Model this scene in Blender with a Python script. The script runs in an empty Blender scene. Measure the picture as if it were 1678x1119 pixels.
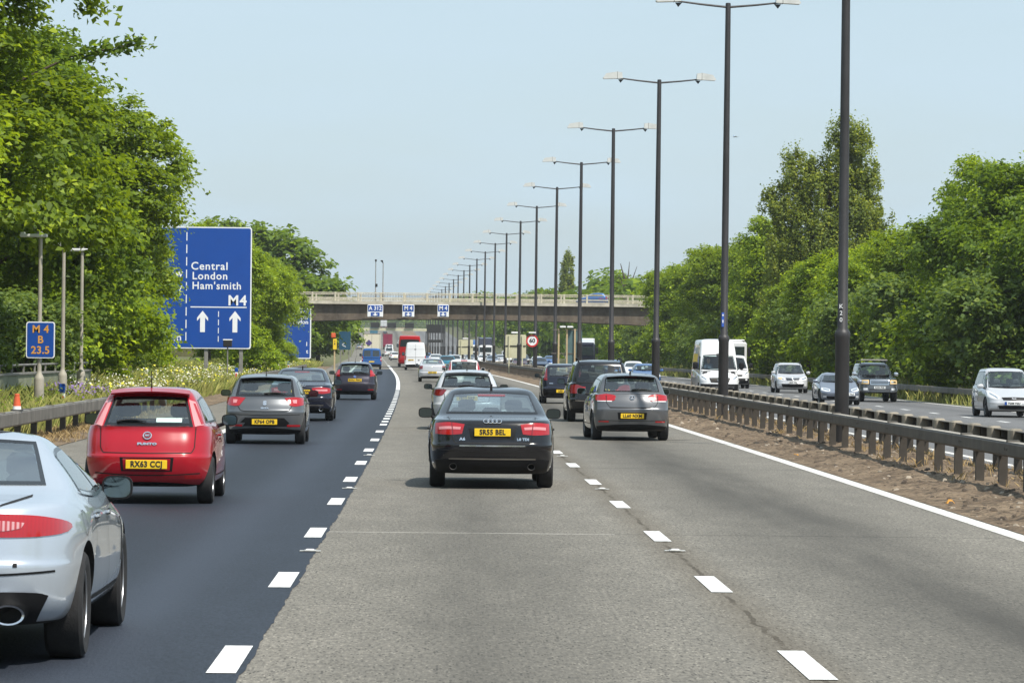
import bpy, bmesh, math, random
import numpy as np
from mathutils import Vector, Matrix, Euler
from mathutils.bvhtree import BVHTree
from mathutils.geometry import tessellate_polygon

random.seed(7)
SC = bpy.context.scene
COL = SC.collection
R = math.radians

# ------------------------------------------------------------------ camera
FPX = 6400.0                      # focal length in pixels of a 1678 px wide picture
ROLL = 0.0105
cam = bpy.data.cameras.new('camera')
cam.sensor_width = 36.0
cam.lens = FPX / 1678 * 36.0
cam.clip_start = 1.0
cam.clip_end = 40000
cam_o = bpy.data.objects.new('camera', cam)
COL.objects.link(cam_o)
cam_o.location = (0, 0, 2.0)
cam_o.rotation_euler = (Matrix.Rotation(-math.atan(105.9 / FPX), 3, 'Z')
                        @ Matrix.Rotation(R(90) + math.atan(13.6 / FPX), 3, 'X')
                        @ Matrix.Rotation(ROLL, 3, 'Z')).to_euler()
SC.camera = cam_o

# ------------------------------------------------------------------ light
SUN_EL, SUN_AZ = R(57), R(142)
S = Vector((math.cos(SUN_EL) * math.sin(SUN_AZ), math.cos(SUN_EL) * math.cos(SUN_AZ), math.sin(SUN_EL)))
sun = bpy.data.lights.new('sun', 'SUN')
sun.energy = 4.2
sun.angle = R(0.6)
sun.color = (1.0, 0.945, 0.86)
sun_o = bpy.data.objects.new('sun', sun)
COL.objects.link(sun_o)
sun_o.rotation_euler = S.to_track_quat('Z', 'Y').to_euler()

W = bpy.data.worlds.new('World')
SC.world = W
W.use_nodes = True
wn = W.node_tree
wn.nodes.clear()
def wnode(t, **k):
    n = wn.nodes.new(t)
    for a, b in k.items():
        setattr(n, a, b)
    return n
w_out = wnode('ShaderNodeOutputWorld')
w_bg = wnode('ShaderNodeBackground')
w_bg.inputs['Strength'].default_value = 0.12
w_sky = wnode('ShaderNodeTexSky', sky_type='NISHITA', sun_disc=False, sun_elevation=SUN_EL, sun_rotation=SUN_AZ,
              air_density=1.0, dust_density=1.6, ozone_density=2.0)
w_tc = wnode('ShaderNodeTexCoord')
w_map = wnode('ShaderNodeMapping')
w_map.inputs['Scale'].default_value = (4.0, 4.0, 17.0)
w_map.inputs['Rotation'].default_value = (0, R(8), 0)
w_ns = wnode('ShaderNodeTexNoise')
w_ns.inputs['Scale'].default_value = 2.6
w_ns.inputs['Detail'].default_value = 4
w_ns.inputs['Roughness'].default_value = 0.52
w_cr = wnode('ShaderNodeMapRange')
w_cr.inputs['From Min'].default_value = 0.30
w_cr.inputs['From Max'].default_value = 0.72
w_cr.inputs['To Min'].default_value = 0.62
w_cr.inputs['To Max'].default_value = 0.95
w_mix = wnode('ShaderNodeMix', data_type='RGBA')
w_mix.inputs['B'].default_value = (3.85, 4.85, 5.55, 1)      # thin high cloud veil
L = wn.links.new
L(w_tc.outputs['Generated'], w_map.inputs['Vector'])
L(w_map.outputs['Vector'], w_ns.inputs['Vector'])
L(w_ns.outputs['Fac'], w_cr.inputs['Value'])
L(w_cr.outputs['Result'], w_mix.inputs['Factor'])
L(w_sky.outputs['Color'], w_mix.inputs['A'])
L(w_mix.outputs['Result'], w_bg.inputs['Color'])
L(w_bg.outputs['Background'], w_out.inputs['Surface'])

SC.view_settings.view_transform = 'Standard'
SC.view_settings.look = 'None'
SC.view_settings.exposure = 0.42
SC.view_settings.gamma = 1.0
SC.render.engine = 'CYCLES'
SC.cycles.max_bounces = 8
SC.cycles.transparent_max_bounces = 24
SC.cycles.sample_clamp_indirect = 8
SC.cycles.use_denoising = True

# ------------------------------------------------------------------ helpers
def cx(d):
    """lateral position of the lamp row at distance d: a long left-hand bend that straightens out"""
    c, d1 = 2.9e-5, 324.0
    if d <= d1:
        return 8.5 - c * max(d, 0) ** 2
    return 8.5 - c * d1 * d1 - 2 * c * d1 * (d - d1)
def slope(d):
    return -2 * 2.9e-5 * min(max(d, 0), 324.0)
def zc(d):
    t = min(max((d - 720) / 1000.0, 0), 1)
    return 11.0 * t * t * (3 - 2 * t)
def at(px, py, d):
    """photo pixel + distance -> (x, z)"""
    dx, dy = px - 733, py - 572
    return (dx + ROLL * dy) * d / FPX, 2 - (dy - ROLL * dx) * d / FPX
def resample(pl, n, smooth=False):
    pl = [Vector(p) for p in pl]
    if len(pl) == 1:
        return [pl[0].copy() for _ in range(n + 1)]
    ts = n if isinstance(n, (list, tuple)) else [i / n for i in range(n + 1)]
    ls = [0]
    for a, b in zip(pl, pl[1:]):
        ls.append(ls[-1] + (b - a).length)
    out = []
    for t in ts:
        q = t * ls[-1]
        i = 0
        while i < len(pl) - 2 and ls[i + 1] < q:
            i += 1
        s = (q - ls[i]) / max(ls[i + 1] - ls[i], 1e-9)
        if smooth and len(pl) > 2:
            p0 = pl[max(i - 1, 0)]; p1 = pl[i]; p2 = pl[i + 1]; p3 = pl[min(i + 2, len(pl) - 1)]
            out.append(0.5 * ((2 * p1) + (p2 - p0) * s + (2 * p0 - 5 * p1 + 4 * p2 - p3) * s * s + (3 * p1 - p0 - 3 * p2 + p3) * s ** 3))
        else:
            out.append(pl[i].lerp(pl[i + 1], s))
    return out

class MB:
    def __init__(s):
        s.v, s.f, s.m = [], [], []
        s.mats = []
    def mi(s, m):
        if m not in s.mats:
            s.mats.append(m)
        return s.mats.index(m)
    def add(s, vs, fs, m):
        o = len(s.v); k = s.mi(m)
        s.v += [tuple(p) for p in vs]
        for f in fs:
            s.f.append(tuple(i + o for i in f)); s.m.append(k)
    def box(s, c, d, m, rz=0, M=None):
        hx, hy, hz = d[0] / 2, d[1] / 2, d[2] / 2
        P = [Vector((x, y, z)) for z in (-hz, hz) for y in (-hy, hy) for x in (-hx, hx)]
        T = M if M is not None else Matrix.Rotation(rz, 3, 'Z')
        c = Vector(c)
        s.add([c + T @ p for p in P], [(0, 2, 3, 1), (4, 5, 7, 6), (0, 1, 5, 4), (2, 6, 7, 3), (0, 4, 6, 2), (1, 3, 7, 5)], m)
    def bbox(s, c, d, m, b=0.02, rz=0):
        """box with chamfered vertical edges and a chamfered rim"""
        hx, hy, hz = d[0] / 2, d[1] / 2, d[2] / 2
        def ring(k, z):
            x, y = hx - k, hy - k
            return [(-x + b, -y), (x - b, -y), (x, -y + b), (x, y - b), (x - b, y), (-x + b, y), (-x, y - b), (-x, -y + b)], z
        P = []
        T = Matrix.Rotation(rz, 3, 'Z'); c = Vector(c)
        for k, z in ((b, -hz), (0, -hz + b), (0, hz - b), (b, hz)):
            pts, zz = ring(k, z)
            P += [c + T @ Vector((x, y, zz)) for x, y in pts]
        F = [tuple(reversed(range(8))), tuple(range(24, 32))]
        for r in range(3):
            for i in range(8):
                j = (i + 1) % 8
                F.append((r * 8 + i, r * 8 + j, r * 8 + 8 + j, r * 8 + 8 + i))
        s.add(P, F, m)
    def tube(s, pts, rad, m, n=10, cap=True):
        pts = [Vector(p) for p in pts]
        rad = rad if isinstance(rad, (list, tuple)) else [rad] * len(pts)
        P, F = [], []
        ref = None
        for i, p in enumerate(pts):
            t = (pts[min(i + 1, len(pts) - 1)] - pts[max(i - 1, 0)]).normalized()
            if ref is None:
                ref = Vector((1, 0, 0)) if abs(t.x) < 0.9 else Vector((0, 1, 0))
            a = (ref - t * ref.dot(t)).normalized(); ref = a
            b = t.cross(a)
            for k in range(n):
                w = 2 * math.pi * k / n
                P.append(p + (a * math.cos(w) + b * math.sin(w)) * rad[i])
        for i in range(len(pts) - 1):
            for k in range(n):
                l = (k + 1) % n
                F.append((i * n + k, i * n + l, (i + 1) * n + l, (i + 1) * n + k))
        if cap:
            F.append(tuple(reversed(range(n)))); F.append(tuple(range((len(pts) - 1) * n, len(pts) * n)))
        s.add(P, F, m)
    def prism(s, poly, y0, y1, m, plane='xz'):
        """closed outline poly of 2-D points, extruded along the third axis"""
        n = len(poly)
        def pt(a, b, c):
            return (a, c, b) if plane == 'xz' else ((c, a, b) if plane == 'yz' else (a, b, c))
        P = [pt(a, b, y0) for a, b in poly] + [pt(a, b, y1) for a, b in poly]
        tri = tessellate_polygon([[Vector((a, b, 0)) for a, b in poly]])
        F = [tuple(reversed(t)) for t in tri] + [tuple(i + n for i in t) for t in tri]
        for i in range(n):
            j = (i + 1) % n
            F.append((i, j, j + n, i + n))
        s.add(P, F, m)
    def lathe(s, prof, m, n=28, axis='x', c=(0, 0, 0)):
        """prof: (offset along the axis, radius)"""
        P, F = [], []
        c = Vector(c)
        for a, r in prof:
            for k in range(n):
                w = 2 * math.pi * k / n
                p = (a, r * math.cos(w), r * math.sin(w))
                if axis == 'z':
                    p = (p[1], p[2], p[0])
                elif axis == 'y':
                    p = (p[2], p[0], p[1])
                P.append(c + Vector(p))
        for i in range(len(prof) - 1):
            for k in range(n):
                l = (k + 1) % n
                F.append((i * n + k, (i + 1) * n + k, (i + 1) * n + l, i * n + l))
        s.add(P, F, m)
    def build(s, name, parent=None, smooth=None, loc=None, rz=None, recalc=False):
        me = bpy.data.meshes.new(name)
        me.from_pydata(s.v, [], s.f)
        for m in s.mats:
            me.materials.append(m)
        if s.f:
            me.polygons.foreach_set('material_index', s.m)
        if recalc:
            bm = bmesh.new(); bm.from_mesh(me); bmesh.ops.recalc_face_normals(bm, faces=bm.faces); bm.to_mesh(me); bm.free()
        if smooth is not None:
            me.polygons.foreach_set('use_smooth', [True] * len(me.polygons))
            me.set_sharp_from_angle(angle=R(smooth))
        me.update()
        return link(name, me, parent, loc, rz)

def link(name, data, parent=None, loc=None, rz=None):
    o = bpy.data.objects.new(name, data)
    COL.objects.link(o)
    if parent is not None:
        o.parent = parent
    if loc is not None:
        o.location = loc
    if rz is not None:
        o.rotation_euler = (0, 0, rz)
    return o
def tag(o, label=None, cat=None, group=None, kind=None):
    if label: o['label'] = label
    if cat: o['category'] = cat
    if group: o['group'] = group
    if kind: o['kind'] = kind
    return o
def thing(name, label, cat, loc=(0, 0, 0), rz=0, group=None):
    o = link(name, None, None, loc, rz)
    o.empty_display_size = 0.2
    return tag(o, label, cat, group)
def copy_tree(o, parent=None):
    c = o.copy(); COL.objects.link(c)
    if parent is not None:
        c.parent = parent
    for ch in o.children:
        copy_tree(ch, c)
    return c
_txt = {}
def text_mesh(s, size, m, extrude=0.002, bold=0.0, align='CENTER', sx=1.0, spacing=1.0):
    """text standing upright in the local xz plane, readable from -y, centred on the origin"""
    cu = bpy.data.curves.new('t', 'FONT')
    cu.body = s; cu.size = size; cu.extrude = extrude; cu.offset = bold
    cu.align_x = align; cu.align_y = 'CENTER'; cu.space_character = spacing
    cu.resolution_u = 3
    o = bpy.data.objects.new('t', cu)
    COL.objects.link(o)
    dg = bpy.context.evaluated_depsgraph_get()
    me = bpy.data.meshes.new_from_object(o.evaluated_get(dg))
    bpy.data.objects.remove(o)
    bpy.data.curves.remove(cu)
    me.transform(Matrix.Rotation(R(90), 4, 'X') @ Matrix.Diagonal((sx, 1, 1, 1)))
    me.materials.clear(); me.materials.append(m)
    return me

# ------------------------------------------------------------------ materials
class NT:
    def __init__(s, name):
        s.m = bpy.data.materials.new(name); s.m.use_nodes = True
        s.t = s.m.node_tree
        s.b = s.t.nodes['Principled BSDF']; s.out = s.t.nodes['Material Output']
    def n(s, t, **k):
        x = s.t.nodes.new(t)
        for a, b in k.items():
            if a.startswith('i_'):
                x.inputs[a[2:].replace('_', ' ')].default_value = b
            else:
                setattr(x, a, b)
        return x
    def l(s, a, b):
        s.t.links.new(a, b)
    def math(s, op, a, b=None, c=None):
        x = s.t.nodes.new('ShaderNodeMath'); x.operation = op
        for i, q in enumerate((a, b, c)):
            if q is None: continue
            if isinstance(q, (int, float)): x.inputs[i].default_value = q
            else: s.l(q, x.inputs[i])
        return x.outputs[0]
    def mix(s, f, a, b, mode='MIX'):
        x = s.t.nodes.new('ShaderNodeMix'); x.data_type = 'RGBA'; x.blend_type = mode
        for k, q in (('Factor', f), ('A', a), ('B', b)):
            if isinstance(q, (int, float)): x.inputs[k].default_value = q
            elif isinstance(q, tuple): x.inputs[k].default_value = q if len(q) == 4 else (*q, 1)
            else: s.l(q, x.inputs[k])
        return x.outputs['Result']
    def rng(s, v, a, b, c, d):
        x = s.t.nodes.new('ShaderNodeMapRange')
        s.l(v, x.inputs['Value'])
        for k, q in (('From Min', a), ('From Max', b), ('To Min', c), ('To Max', d)):
            x.inputs[k].default_value = q
        return x.outputs['Result']
    def noise(s, scale, detail=4, rough=0.55, vec=None, sc3=None):
        x = s.t.nodes.new('ShaderNodeTexNoise')
        x.inputs['Scale'].default_value = scale; x.inputs['Detail'].default_value = detail
        x.inputs['Roughness'].default_value = rough
        if vec is None:
            vec = s.t.nodes.new('ShaderNodeTexCoord').outputs['Object']
        if sc3:
            mp = s.t.nodes.new('ShaderNodeMapping'); mp.inputs['Scale'].default_value = sc3
            s.l(vec, mp.inputs['Vector']); vec = mp.outputs['Vector']
        s.l(vec, x.inputs['Vector'])
        return x.outputs['Fac']
    def bump(s, h, strength=0.3, dist=0.02):
        x = s.t.nodes.new('ShaderNodeBump'); x.inputs['Strength'].default_value = strength
        x.inputs['Distance'].default_value = dist
        s.l(h, x.inputs['Height']); s.l(x.outputs['Normal'], s.b.inputs['Normal'])
    def set(s, **k):
        for a, b in k.items():
            s.b.inputs[a.replace('_', ' ')].default_value = b
        return s

def plain(name, c, rough=0.6, metal=0.0, var=0.12, scale=6.0, coat=0.0, spec=0.5, bump=0.0):
    n = NT(name)
    n.set(Roughness=rough, Metallic=metal, Coat_Weight=coat, Specular_IOR_Level=spec)
    f = n.noise(scale, 5)
    a = tuple(x * (1 - var) for x in c); b = tuple(min(x * (1 + var), 1) for x in c)
    n.l(n.mix(n.rng(f, 0.3, 0.7, 0, 1), a, b), n.b.inputs['Base Color'])
    if bump:
        n.bump(n.noise(scale * 6, 4), bump, 0.01)
    return n.m

def road_mat(name, light, dark, fleck, band, joints, rough=0.85, crack=None):
    """u,v of the UV map are metres across and along the road"""
    n = NT(name)
    uv = n.n('ShaderNodeUVMap').outputs['UV']
    sp = n.n('ShaderNodeSeparateXYZ'); n.l(uv, sp.inputs[0])
    u, v = sp.outputs[0], sp.outputs[1]
    obj = n.n('ShaderNodeTexCoord').outputs['Object']
    fine = n.noise(30, 3, 0.7, obj, (1, 0.22, 1))
    mid = n.noise(2.2, 5, 0.6, obj, (1, 0.25, 1))
    big = n.noise(0.12, 4, 0.5, obj, (1.5, 0.35, 1))
    col = n.mix(n.rng(fine, 0.33, 0.67, 0, 1), dark, light)
    vo = n.n('ShaderNodeTexVoronoi', feature='F1'); vo.inputs['Scale'].default_value = 48
    mpv = n.n('ShaderNodeMapping'); mpv.inputs['Scale'].default_value = (1, 0.25, 1); n.l(obj, mpv.inputs['Vector']); n.l(mpv.outputs['Vector'], vo.inputs['Vector'])
    sp2 = n.n('ShaderNodeSeparateColor'); n.l(vo.outputs['Color'], sp2.inputs[0])
    fl = n.math('MULTIPLY', n.math('GREATER_THAN', sp2.outputs[0], 0.80), n.math('LESS_THAN', vo.outputs['Distance'], 0.42))
    col = n.mix(n.math('MULTIPLY', fl, fleck), col, tuple(x * 0.3 for x in dark))
    fl2 = n.math('MULTIPLY', n.math('GREATER_THAN', sp2.outputs[1], 0.86), n.math('LESS_THAN', vo.outputs['Distance'], 0.40))
    col = n.mix(n.math('MULTIPLY', fl2, fleck * 0.8), col, tuple(min(x * 1.5, 1) for x in light))
    col = n.mix(n.rng(mid, 0.35, 0.7, 0, 0.32), col, tuple(x * 0.62 for x in dark))
    col = n.mix(n.rng(big, 0.35, 0.7, 0, 0.30), col, tuple(x * 0.7 for x in dark))
    # oil-darkened lane centres
    for c, w, k in band:
        q = n.math('DIVIDE', n.math('SUBTRACT', u, c), w)
        g = n.math('POWER', 2.718, n.math('MULTIPLY', n.math('MULTIPLY', q, q), -1.0))
        tone = tuple(x * 0.42 for x in dark) if k > 0 else tuple(x * 1.12 for x in light)
        k = abs(k)
        g = n.math('MULTIPLY', g, n.rng(n.noise(0.5, 4, 0.6, obj, (2, 0.12, 1)), 0.25, 0.7, 0.35 * k, k))
        col = n.mix(g, col, tone)
    if joints:
        wob = n.math('MULTIPLY', n.math('SUBTRACT', n.noise(1.3, 3, 0.5, obj), 0.5), 0.10)
        q = n.math('ABSOLUTE', n.math('SUBTRACT', n.math('FRACT', n.math('DIVIDE', n.math('ADD', n.math('ADD', v, wob), joints[1]), joints[0])), 0.5))
        g = n.math('LESS_THAN', n.math('MULTIPLY', q, joints[0]), 0.05)
        pale = n.math('MULTIPLY', n.math('LESS_THAN', v, 50.0), n.math('LESS_THAN', u, -6.6))
        col = n.mix(n.math('MULTIPLY', g, n.rng(n.noise(1.5, 4, 0.6, obj), 0.35, 0.6, 0.25, 0.8)), col, n.mix(pale, tuple(x * 0.30 for x in dark), (0.42, 0.40, 0.36)))
    if crack is not None:
        wob = n.math('MULTIPLY', n.math('SUBTRACT', n.noise(1.1, 6, 0.7, obj), 0.5), 0.22)
        q = n.math('ABSOLUTE', n.math('SUBTRACT', n.math('ADD', u, wob), crack))
        g = n.math('MULTIPLY', n.math('LESS_THAN', q, 0.020), n.rng(n.noise(0.8, 3, 0.5, obj), 0.36, 0.5, 0, 0.7))
        col = n.mix(g, col, tuple(x * 0.12 for x in dark))
        g2 = n.rng(q, 0.0, 0.35, 0.45, 0.0)
        col = n.mix(g2, col, (dark[0] * 0.75, dark[1] * 0.62, dark[2] * 0.45))
    n.l(col, n.b.inputs['Base Color'])
    n.set(Roughness=rough, Specular_IOR_Level=0.25)
    n.bump(fine, 0.55, 0.012)
    return n.m

M = {}
M['old_road'] = road_mat('worn_road', (0.270, 0.250, 0.210), (0.118, 0.110, 0.095), 0.8,
                         [(-4.30, 0.85, 1.0), (-8.1, 0.8, 0.6), (-5.4, 0.3, 0.2)], (24.0, -42.6 + 12.0), crack=-6.16)
M['new_road'] = road_mat('fresh_asphalt', (0.030, 0.037, 0.052), (0.014, 0.018, 0.026), 0.5,
                         [(-11.7, 0.7, 0.45), (-10.75, .35, -.9), (-12.65, .35, -.9)], None, 0.62)
M['far_road'] = road_mat('opposite_road', (0.20, 0.20, 0.20), (0.12, 0.12, 0.122), 0.4,
                         [(4.7, 0.7, 0.5), (8.4, 0.7, 0.5), (12.0, 0.7, 0.5)], None)
M['paint_line'] = None
n = NT('road_paint')
f = n.noise(14, 5, 0.6); f2 = n.noise(55, 2)
n.l(n.mix(n.rng(f, 0.46, 0.66, 0, 0.7), (0.76, 0.76, 0.74), (0.36, 0.35, 0.32)), n.b.inputs['Base Color'])
n.set(Roughness=0.55); n.bump(f2, 0.4, 0.01)
M['paint_line'] = n.m
n = NT('worn_edge_paint')
obj = n.n('ShaderNodeTexCoord').outputs['Object']
sp = n.n('ShaderNodeSeparateXYZ'); n.l(n.n('ShaderNodeUVMap').outputs['UV'], sp.inputs[0])
rib = n.math('LESS_THAN', n.math('FRACT', n.math('DIVIDE', sp.outputs[1], 0.5)), 0.10)
f = n.noise(6, 5, 0.6, obj)
c = n.mix(n.rng(f, 0.42, 0.66, 0, 0.75), (0.70, 0.69, 0.65), (0.36, 0.33, 0.28))
n.l(n.mix(n.math('MULTIPLY', rib, 0.65), c, (0.36, 0.33, 0.28)), n.b.inputs['Base Color'])
n.set(Roughness=0.6)
M['edge_line'] = n.m

n = NT('grass_ground')
f = n.noise(0.35, 6, 0.6); g = n.noise(5, 5, 0.6)
c = n.mix(n.rng(f, 0.35, 0.65, 0, 1), (0.050, 0.075, 0.018), (0.105, 0.110, 0.035))
n.l(n.mix(n.rng(g, 0.35, 0.7, 0, 0.6), c, (0.15, 0.12, 0.06)), n.b.inputs['Base Color'])
n.set(Roughness=0.95); n.bump(g, 0.8, 0.05)
M['ground'] = n.m

n = NT('median_soil')
f = n.noise(1.1, 6, 0.62, None, (1, 0.5, 1)); g = n.noise(16, 5, 0.7); h = n.noise(4, 4, 0.6)
c = n.mix(n.rng(f, 0.35, 0.65, 0, 1), (0.155, 0.110, 0.072), (0.30, 0.225, 0.150))
c = n.mix(n.rng(h, 0.48, 0.66, 0, 0.85), c, (0.060, 0.046, 0.034))
n.l(n.mix(n.rng(g, 0.50, 0.66, 0, 0.85), c, (0.050, 0.042, 0.036)), n.b.inputs['Base Color'])
n.set(Roughness=0.95, Specular_IOR_Level=0.2); n.bump(g, 1.0, 0.05)
M['soil'] = n.m

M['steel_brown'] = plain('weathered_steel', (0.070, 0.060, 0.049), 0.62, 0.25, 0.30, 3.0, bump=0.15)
M['steel_grey'] = plain('galvanised_steel', (0.235, 0.225, 0.205), 0.58, 0.3, 0.25, 2.5, bump=0.1)
M['steel_side'] = plain('dirty_rail_steel', (0.150, 0.135, 0.115), 0.65, 0.2, 0.35, 1.8, bump=0.15)
M['steel_dark'] = plain('dark_steel', (0.020, 0.019, 0.018), 0.6, 0.2, 0.3, 4)
M['spacer'] = plain('spacer_steel', (0.25, 0.22, 0.17), 0.7, 0.1, 0.35, 2.5, bump=0.2)
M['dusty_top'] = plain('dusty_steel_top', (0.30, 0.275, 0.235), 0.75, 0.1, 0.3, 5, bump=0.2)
M['lamp_pole'] = plain('lamp_pole_paint', (0.034, 0.032, 0.033), 0.5, 0.15, 0.2, 1.5)
M['lamp_head'] = plain('lamp_head_shell', (0.56, 0.57, 0.55), 0.5, 0, 0.12, 3)
M['conc'] = plain('pale_concrete', (0.46, 0.42, 0.34), 0.85, 0, 0.25, 1.2, bump=0.3)
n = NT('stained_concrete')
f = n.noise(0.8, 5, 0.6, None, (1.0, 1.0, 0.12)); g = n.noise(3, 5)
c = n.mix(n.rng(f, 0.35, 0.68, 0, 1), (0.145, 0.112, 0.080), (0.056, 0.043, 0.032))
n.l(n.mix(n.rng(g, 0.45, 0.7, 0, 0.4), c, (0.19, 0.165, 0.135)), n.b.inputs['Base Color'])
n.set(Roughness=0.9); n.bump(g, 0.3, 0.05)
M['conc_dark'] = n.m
M['rail_cream'] = plain('cream_rail_paint', (0.55, 0.50, 0.38), 0.7, 0, 0.2, 2.0)
M['sign_blue'] = plain('sign_blue_sheet', (0.004, 0.058, 0.30), 0.42, 0, 0.06, 0.9)
M['sign_white'] = plain('sign_white_sheet', (0.78, 0.79, 0.80), 0.45, 0, 0.05, 2)
M['sign_orange'] = plain('sign_orange_letters', (0.62, 0.30, 0.06), 0.5, 0, 0.06, 2)
M['sign_back'] = plain('sign_back_cream', (0.52, 0.50, 0.34), 0.7, 0, 0.15, 1.5)
M['sign_teal'] = plain('sign_back_teal', (0.075, 0.135, 0.140), 0.6, 0, 0.15, 1.5)
M['post_tan'] = plain('tan_post_paint', (0.46, 0.35, 0.20), 0.7, 0, 0.15, 2)
M['red_sign'] = plain('sign_red', (0.55, 0.02, 0.02), 0.5, 0, 0.05, 2)
M['black'] = plain('black_plastic', (0.012, 0.012, 0.013), 0.5, 0, 0.1, 4)
M['orange_cone'] = plain('faded_orange_plastic', (0.62, 0.10, 0.03), 0.6, 0, 0.1, 6)
M['white_plastic'] = plain('white_plastic', (0.75, 0.75, 0.74), 0.5, 0, 0.06, 4)
M['yellow_paint'] = plain('yellow_paint', (0.75, 0.52, 0.02), 0.6, 0, 0.06, 3)
M['parapet'] = plain('mossy_parapet', (0.20, 0.215, 0.145), 0.9, 0, 0.25, 1.2, bump=0.3)

# ------------------------------------------------------------------ ground, roads
def grid_obj(name, us, ds, zf, mat, kind='structure', smooth=True):
    nv = len(us)
    vs, uv = [], []
    for d in ds:
        c, sl = cx(d), slope(d)
        for u in us:
            vs.append((c + u, d - u * sl * 0.0, zf(u, d)))
            uv.append((u, d))
    fs = []
    for i in range(len(ds) - 1):
        for k in range(nv - 1):
            a = i * nv + k
            fs.append((a, a + 1, a + nv + 1, a + nv))
    me = bpy.data.meshes.new(name)
    me.from_pydata(vs, [], fs)
    me.materials.append(mat)
    ul = me.uv_layers.new(name='UVMap')
    idx = np.empty(len(me.loops), dtype=np.int32); me.loops.foreach_get('vertex_index', idx)
    ul.data.foreach_set('uv', np.array(uv, dtype=np.float32)[idx].ravel())
    if smooth:
        me.polygons.foreach_set('use_smooth', [True] * len(me.polygons))
    me.update()
    o = link(name, me)
    if kind: o['kind'] = kind
    return o
def frange(a, b, s):
    n = max(1, int(round((b - a) / s)))
    return [a + (b - a) * i / n for i in range(n + 1)]
DS = [-900, -500, -250, -120, -60] + frange(-30, 1000, 8) + frange(1020, 2400, 30)[0:]
ZOP = -0.2                                      # the opposite carriageway lies a little lower
prof = [(-2500, 1.5), (-400, 1.5), (-60, 1.2), (-30, 0.9), (-24, 0.7), (-20, 0.30), (-18, 0.06), (-16.6, -0.02), (-16.3, -0.06), (-2.0, -0.06),
        (-1.2, -0.05), (0, -0.08), (2.2, -0.26), (2.6, ZOP - .06), (14.6, ZOP - .06), (15, ZOP - .02), (16.5, ZOP), (19, 0.3), (24, 0.9), (40, 1.4), (400, 1.5), (2500, 1.5)]
def ground_z(u, d):
    for (a, za), (b, zb) in zip(prof, prof[1:]):
        if a <= u <= b:
            return za + (zb - za) * (u - a) / (b - a) + zc(d)
    return zc(d)
grid_obj('ground', [p[0] for p in prof], DS + [3200, 4500, 7000, 11000, 16000], ground_z, M['ground'])
grid_obj('carriageway', [-16.3, -13.5, -9.85, -6.16, -2.0], DS, lambda u, d: zc(d), M['old_road'])
lane = grid_obj('resurfaced_lane', [-13.45, -9.80, -9.72], frange(-30, 20, 4) + frange(20.2, 130, 0.2) + frange(134, 374, 4), lambda u, d: 0.005, M['new_road'])
rj = random.Random(4); jit = 0
for i, v in enumerate(lane.data.vertices):           # ragged seam against the old concrete
    if i % 3 == 2:
        jit = jit * .6 + rj.uniform(-.011, .011); v.co.x += jit
grid_obj('opposite_carriageway', [2.6, 6.6, 10.3, 14.4], DS, lambda u, d: ZOP + zc(d), M['far_road'])
# median soil, finely humped near the camera
rs = random.Random(3)
def soil_z(u, d):
    base = 0.012 + 0.085 * min(1, max(0, (u + 2.0) / 1.4)) - max(0, u - 0.6) * 0.16
    k = min(1, max(0, (u + 2.02) / 0.25)) * min(1, max(0, (2.6 - u) / 0.3))
    return base + k * (0.035 * math.sin(u * 7.3 + d * 1.9) * math.sin(d * 0.83 + u * 2.1) + rs.uniform(-0.025, 0.03)) + zc(d)
grid_obj('median_soil', frange(-2.03, 2.62, 0.155), frange(30, 160, 0.4) + frange(162, 420, 3), soil_z, M['soil'])
grid_obj('far_median_soil', [-2.03, -0.6, 0.6, 2.62], frange(420, 1000, 8) + frange(1020, 2400, 30),
         lambda u, d: {-2.03: .012, -0.6: .09, .6: .09, 2.62: -.2}[u] + zc(d), M['soil'])
# worn dirt strip under the left barrier
grid_obj('shoulder_dirt', frange(-18.2, -16.0, 0.2), frange(40, 420, 1.5),
         lambda u, d: 0.012 + max(0, -u - 16.6) * 0.06 + (rs.uniform(0, 0.03) if -18.1 < u < -16.1 else 0), M['soil'])

def quads_obj(name, quads, mat):
    vs, fs, uv = [], [], []
    for q in quads:                              # (u0,u1,d0,d1,z,n)
        u0, u1, d0, d1, z, n = q
        for i in range(n + 1):
            d = d0 + (d1 - d0) * i / n
            vs += [(cx(d) + u0, d, z + zc(d)), (cx(d) + u1, d, z + zc(d))]
            uv += [(u0, d), (u1, d)]
        o = len(vs) - 2 * (n + 1)
        for i in range(n):
            a = o + 2 * i
            fs.append((a, a + 1, a + 3, a + 2))
    me = bpy.data.meshes.new(name); me.from_pydata(vs, [], fs); me.materials.append(mat)
    ul = me.uv_layers.new(name='UVMap')
    idx = np.empty(len(me.loops), dtype=np.int32); me.loops.foreach_get('vertex_index', idx)
    ul.data.foreach_set('uv', np.array(uv, dtype=np.float32)[idx].ravel())
    me.update()
    return tag(link(name, me), kind='structure')
qs = []
k = 0
d = 25.0 - 8.6 * 3
while d < 800:
    qs.append((-6.16 - .09, -6.16 + .09, d - 1.15, d + 1.15, 0.006, 1))
    if d < 188:
        qs.append((-9.94, -9.755, d - 1.1, d + 1.1, 0.0095, 1))
        if d > 100:
            qs.append((-9.94, -9.755, d + 3.3, d + 5.2, 0.0095, 1))
    elif d > 460:
        qs.append((-9.85 - .09, -9.85 + .09, d - 1.15, d + 1.15, 0.006, 1))
    d += 8.6
d = 25.0 - 8.6
while d < 800:
    for u in (6.6, 10.3):
        qs.append((u - .09, u + .09, d - 1.15, d + 1.15, ZOP + 0.005, 1))
    d += 8.6
qs.append((-9.85 - .09, -9.85 + .11, 188, 372, 0.0095, 46))
qs.append((-9.85 - .11, -9.85 + .17, 372.5, 460, 0.006, 16))
quads_obj('lane_markings', qs, M['paint_line'])
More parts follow.
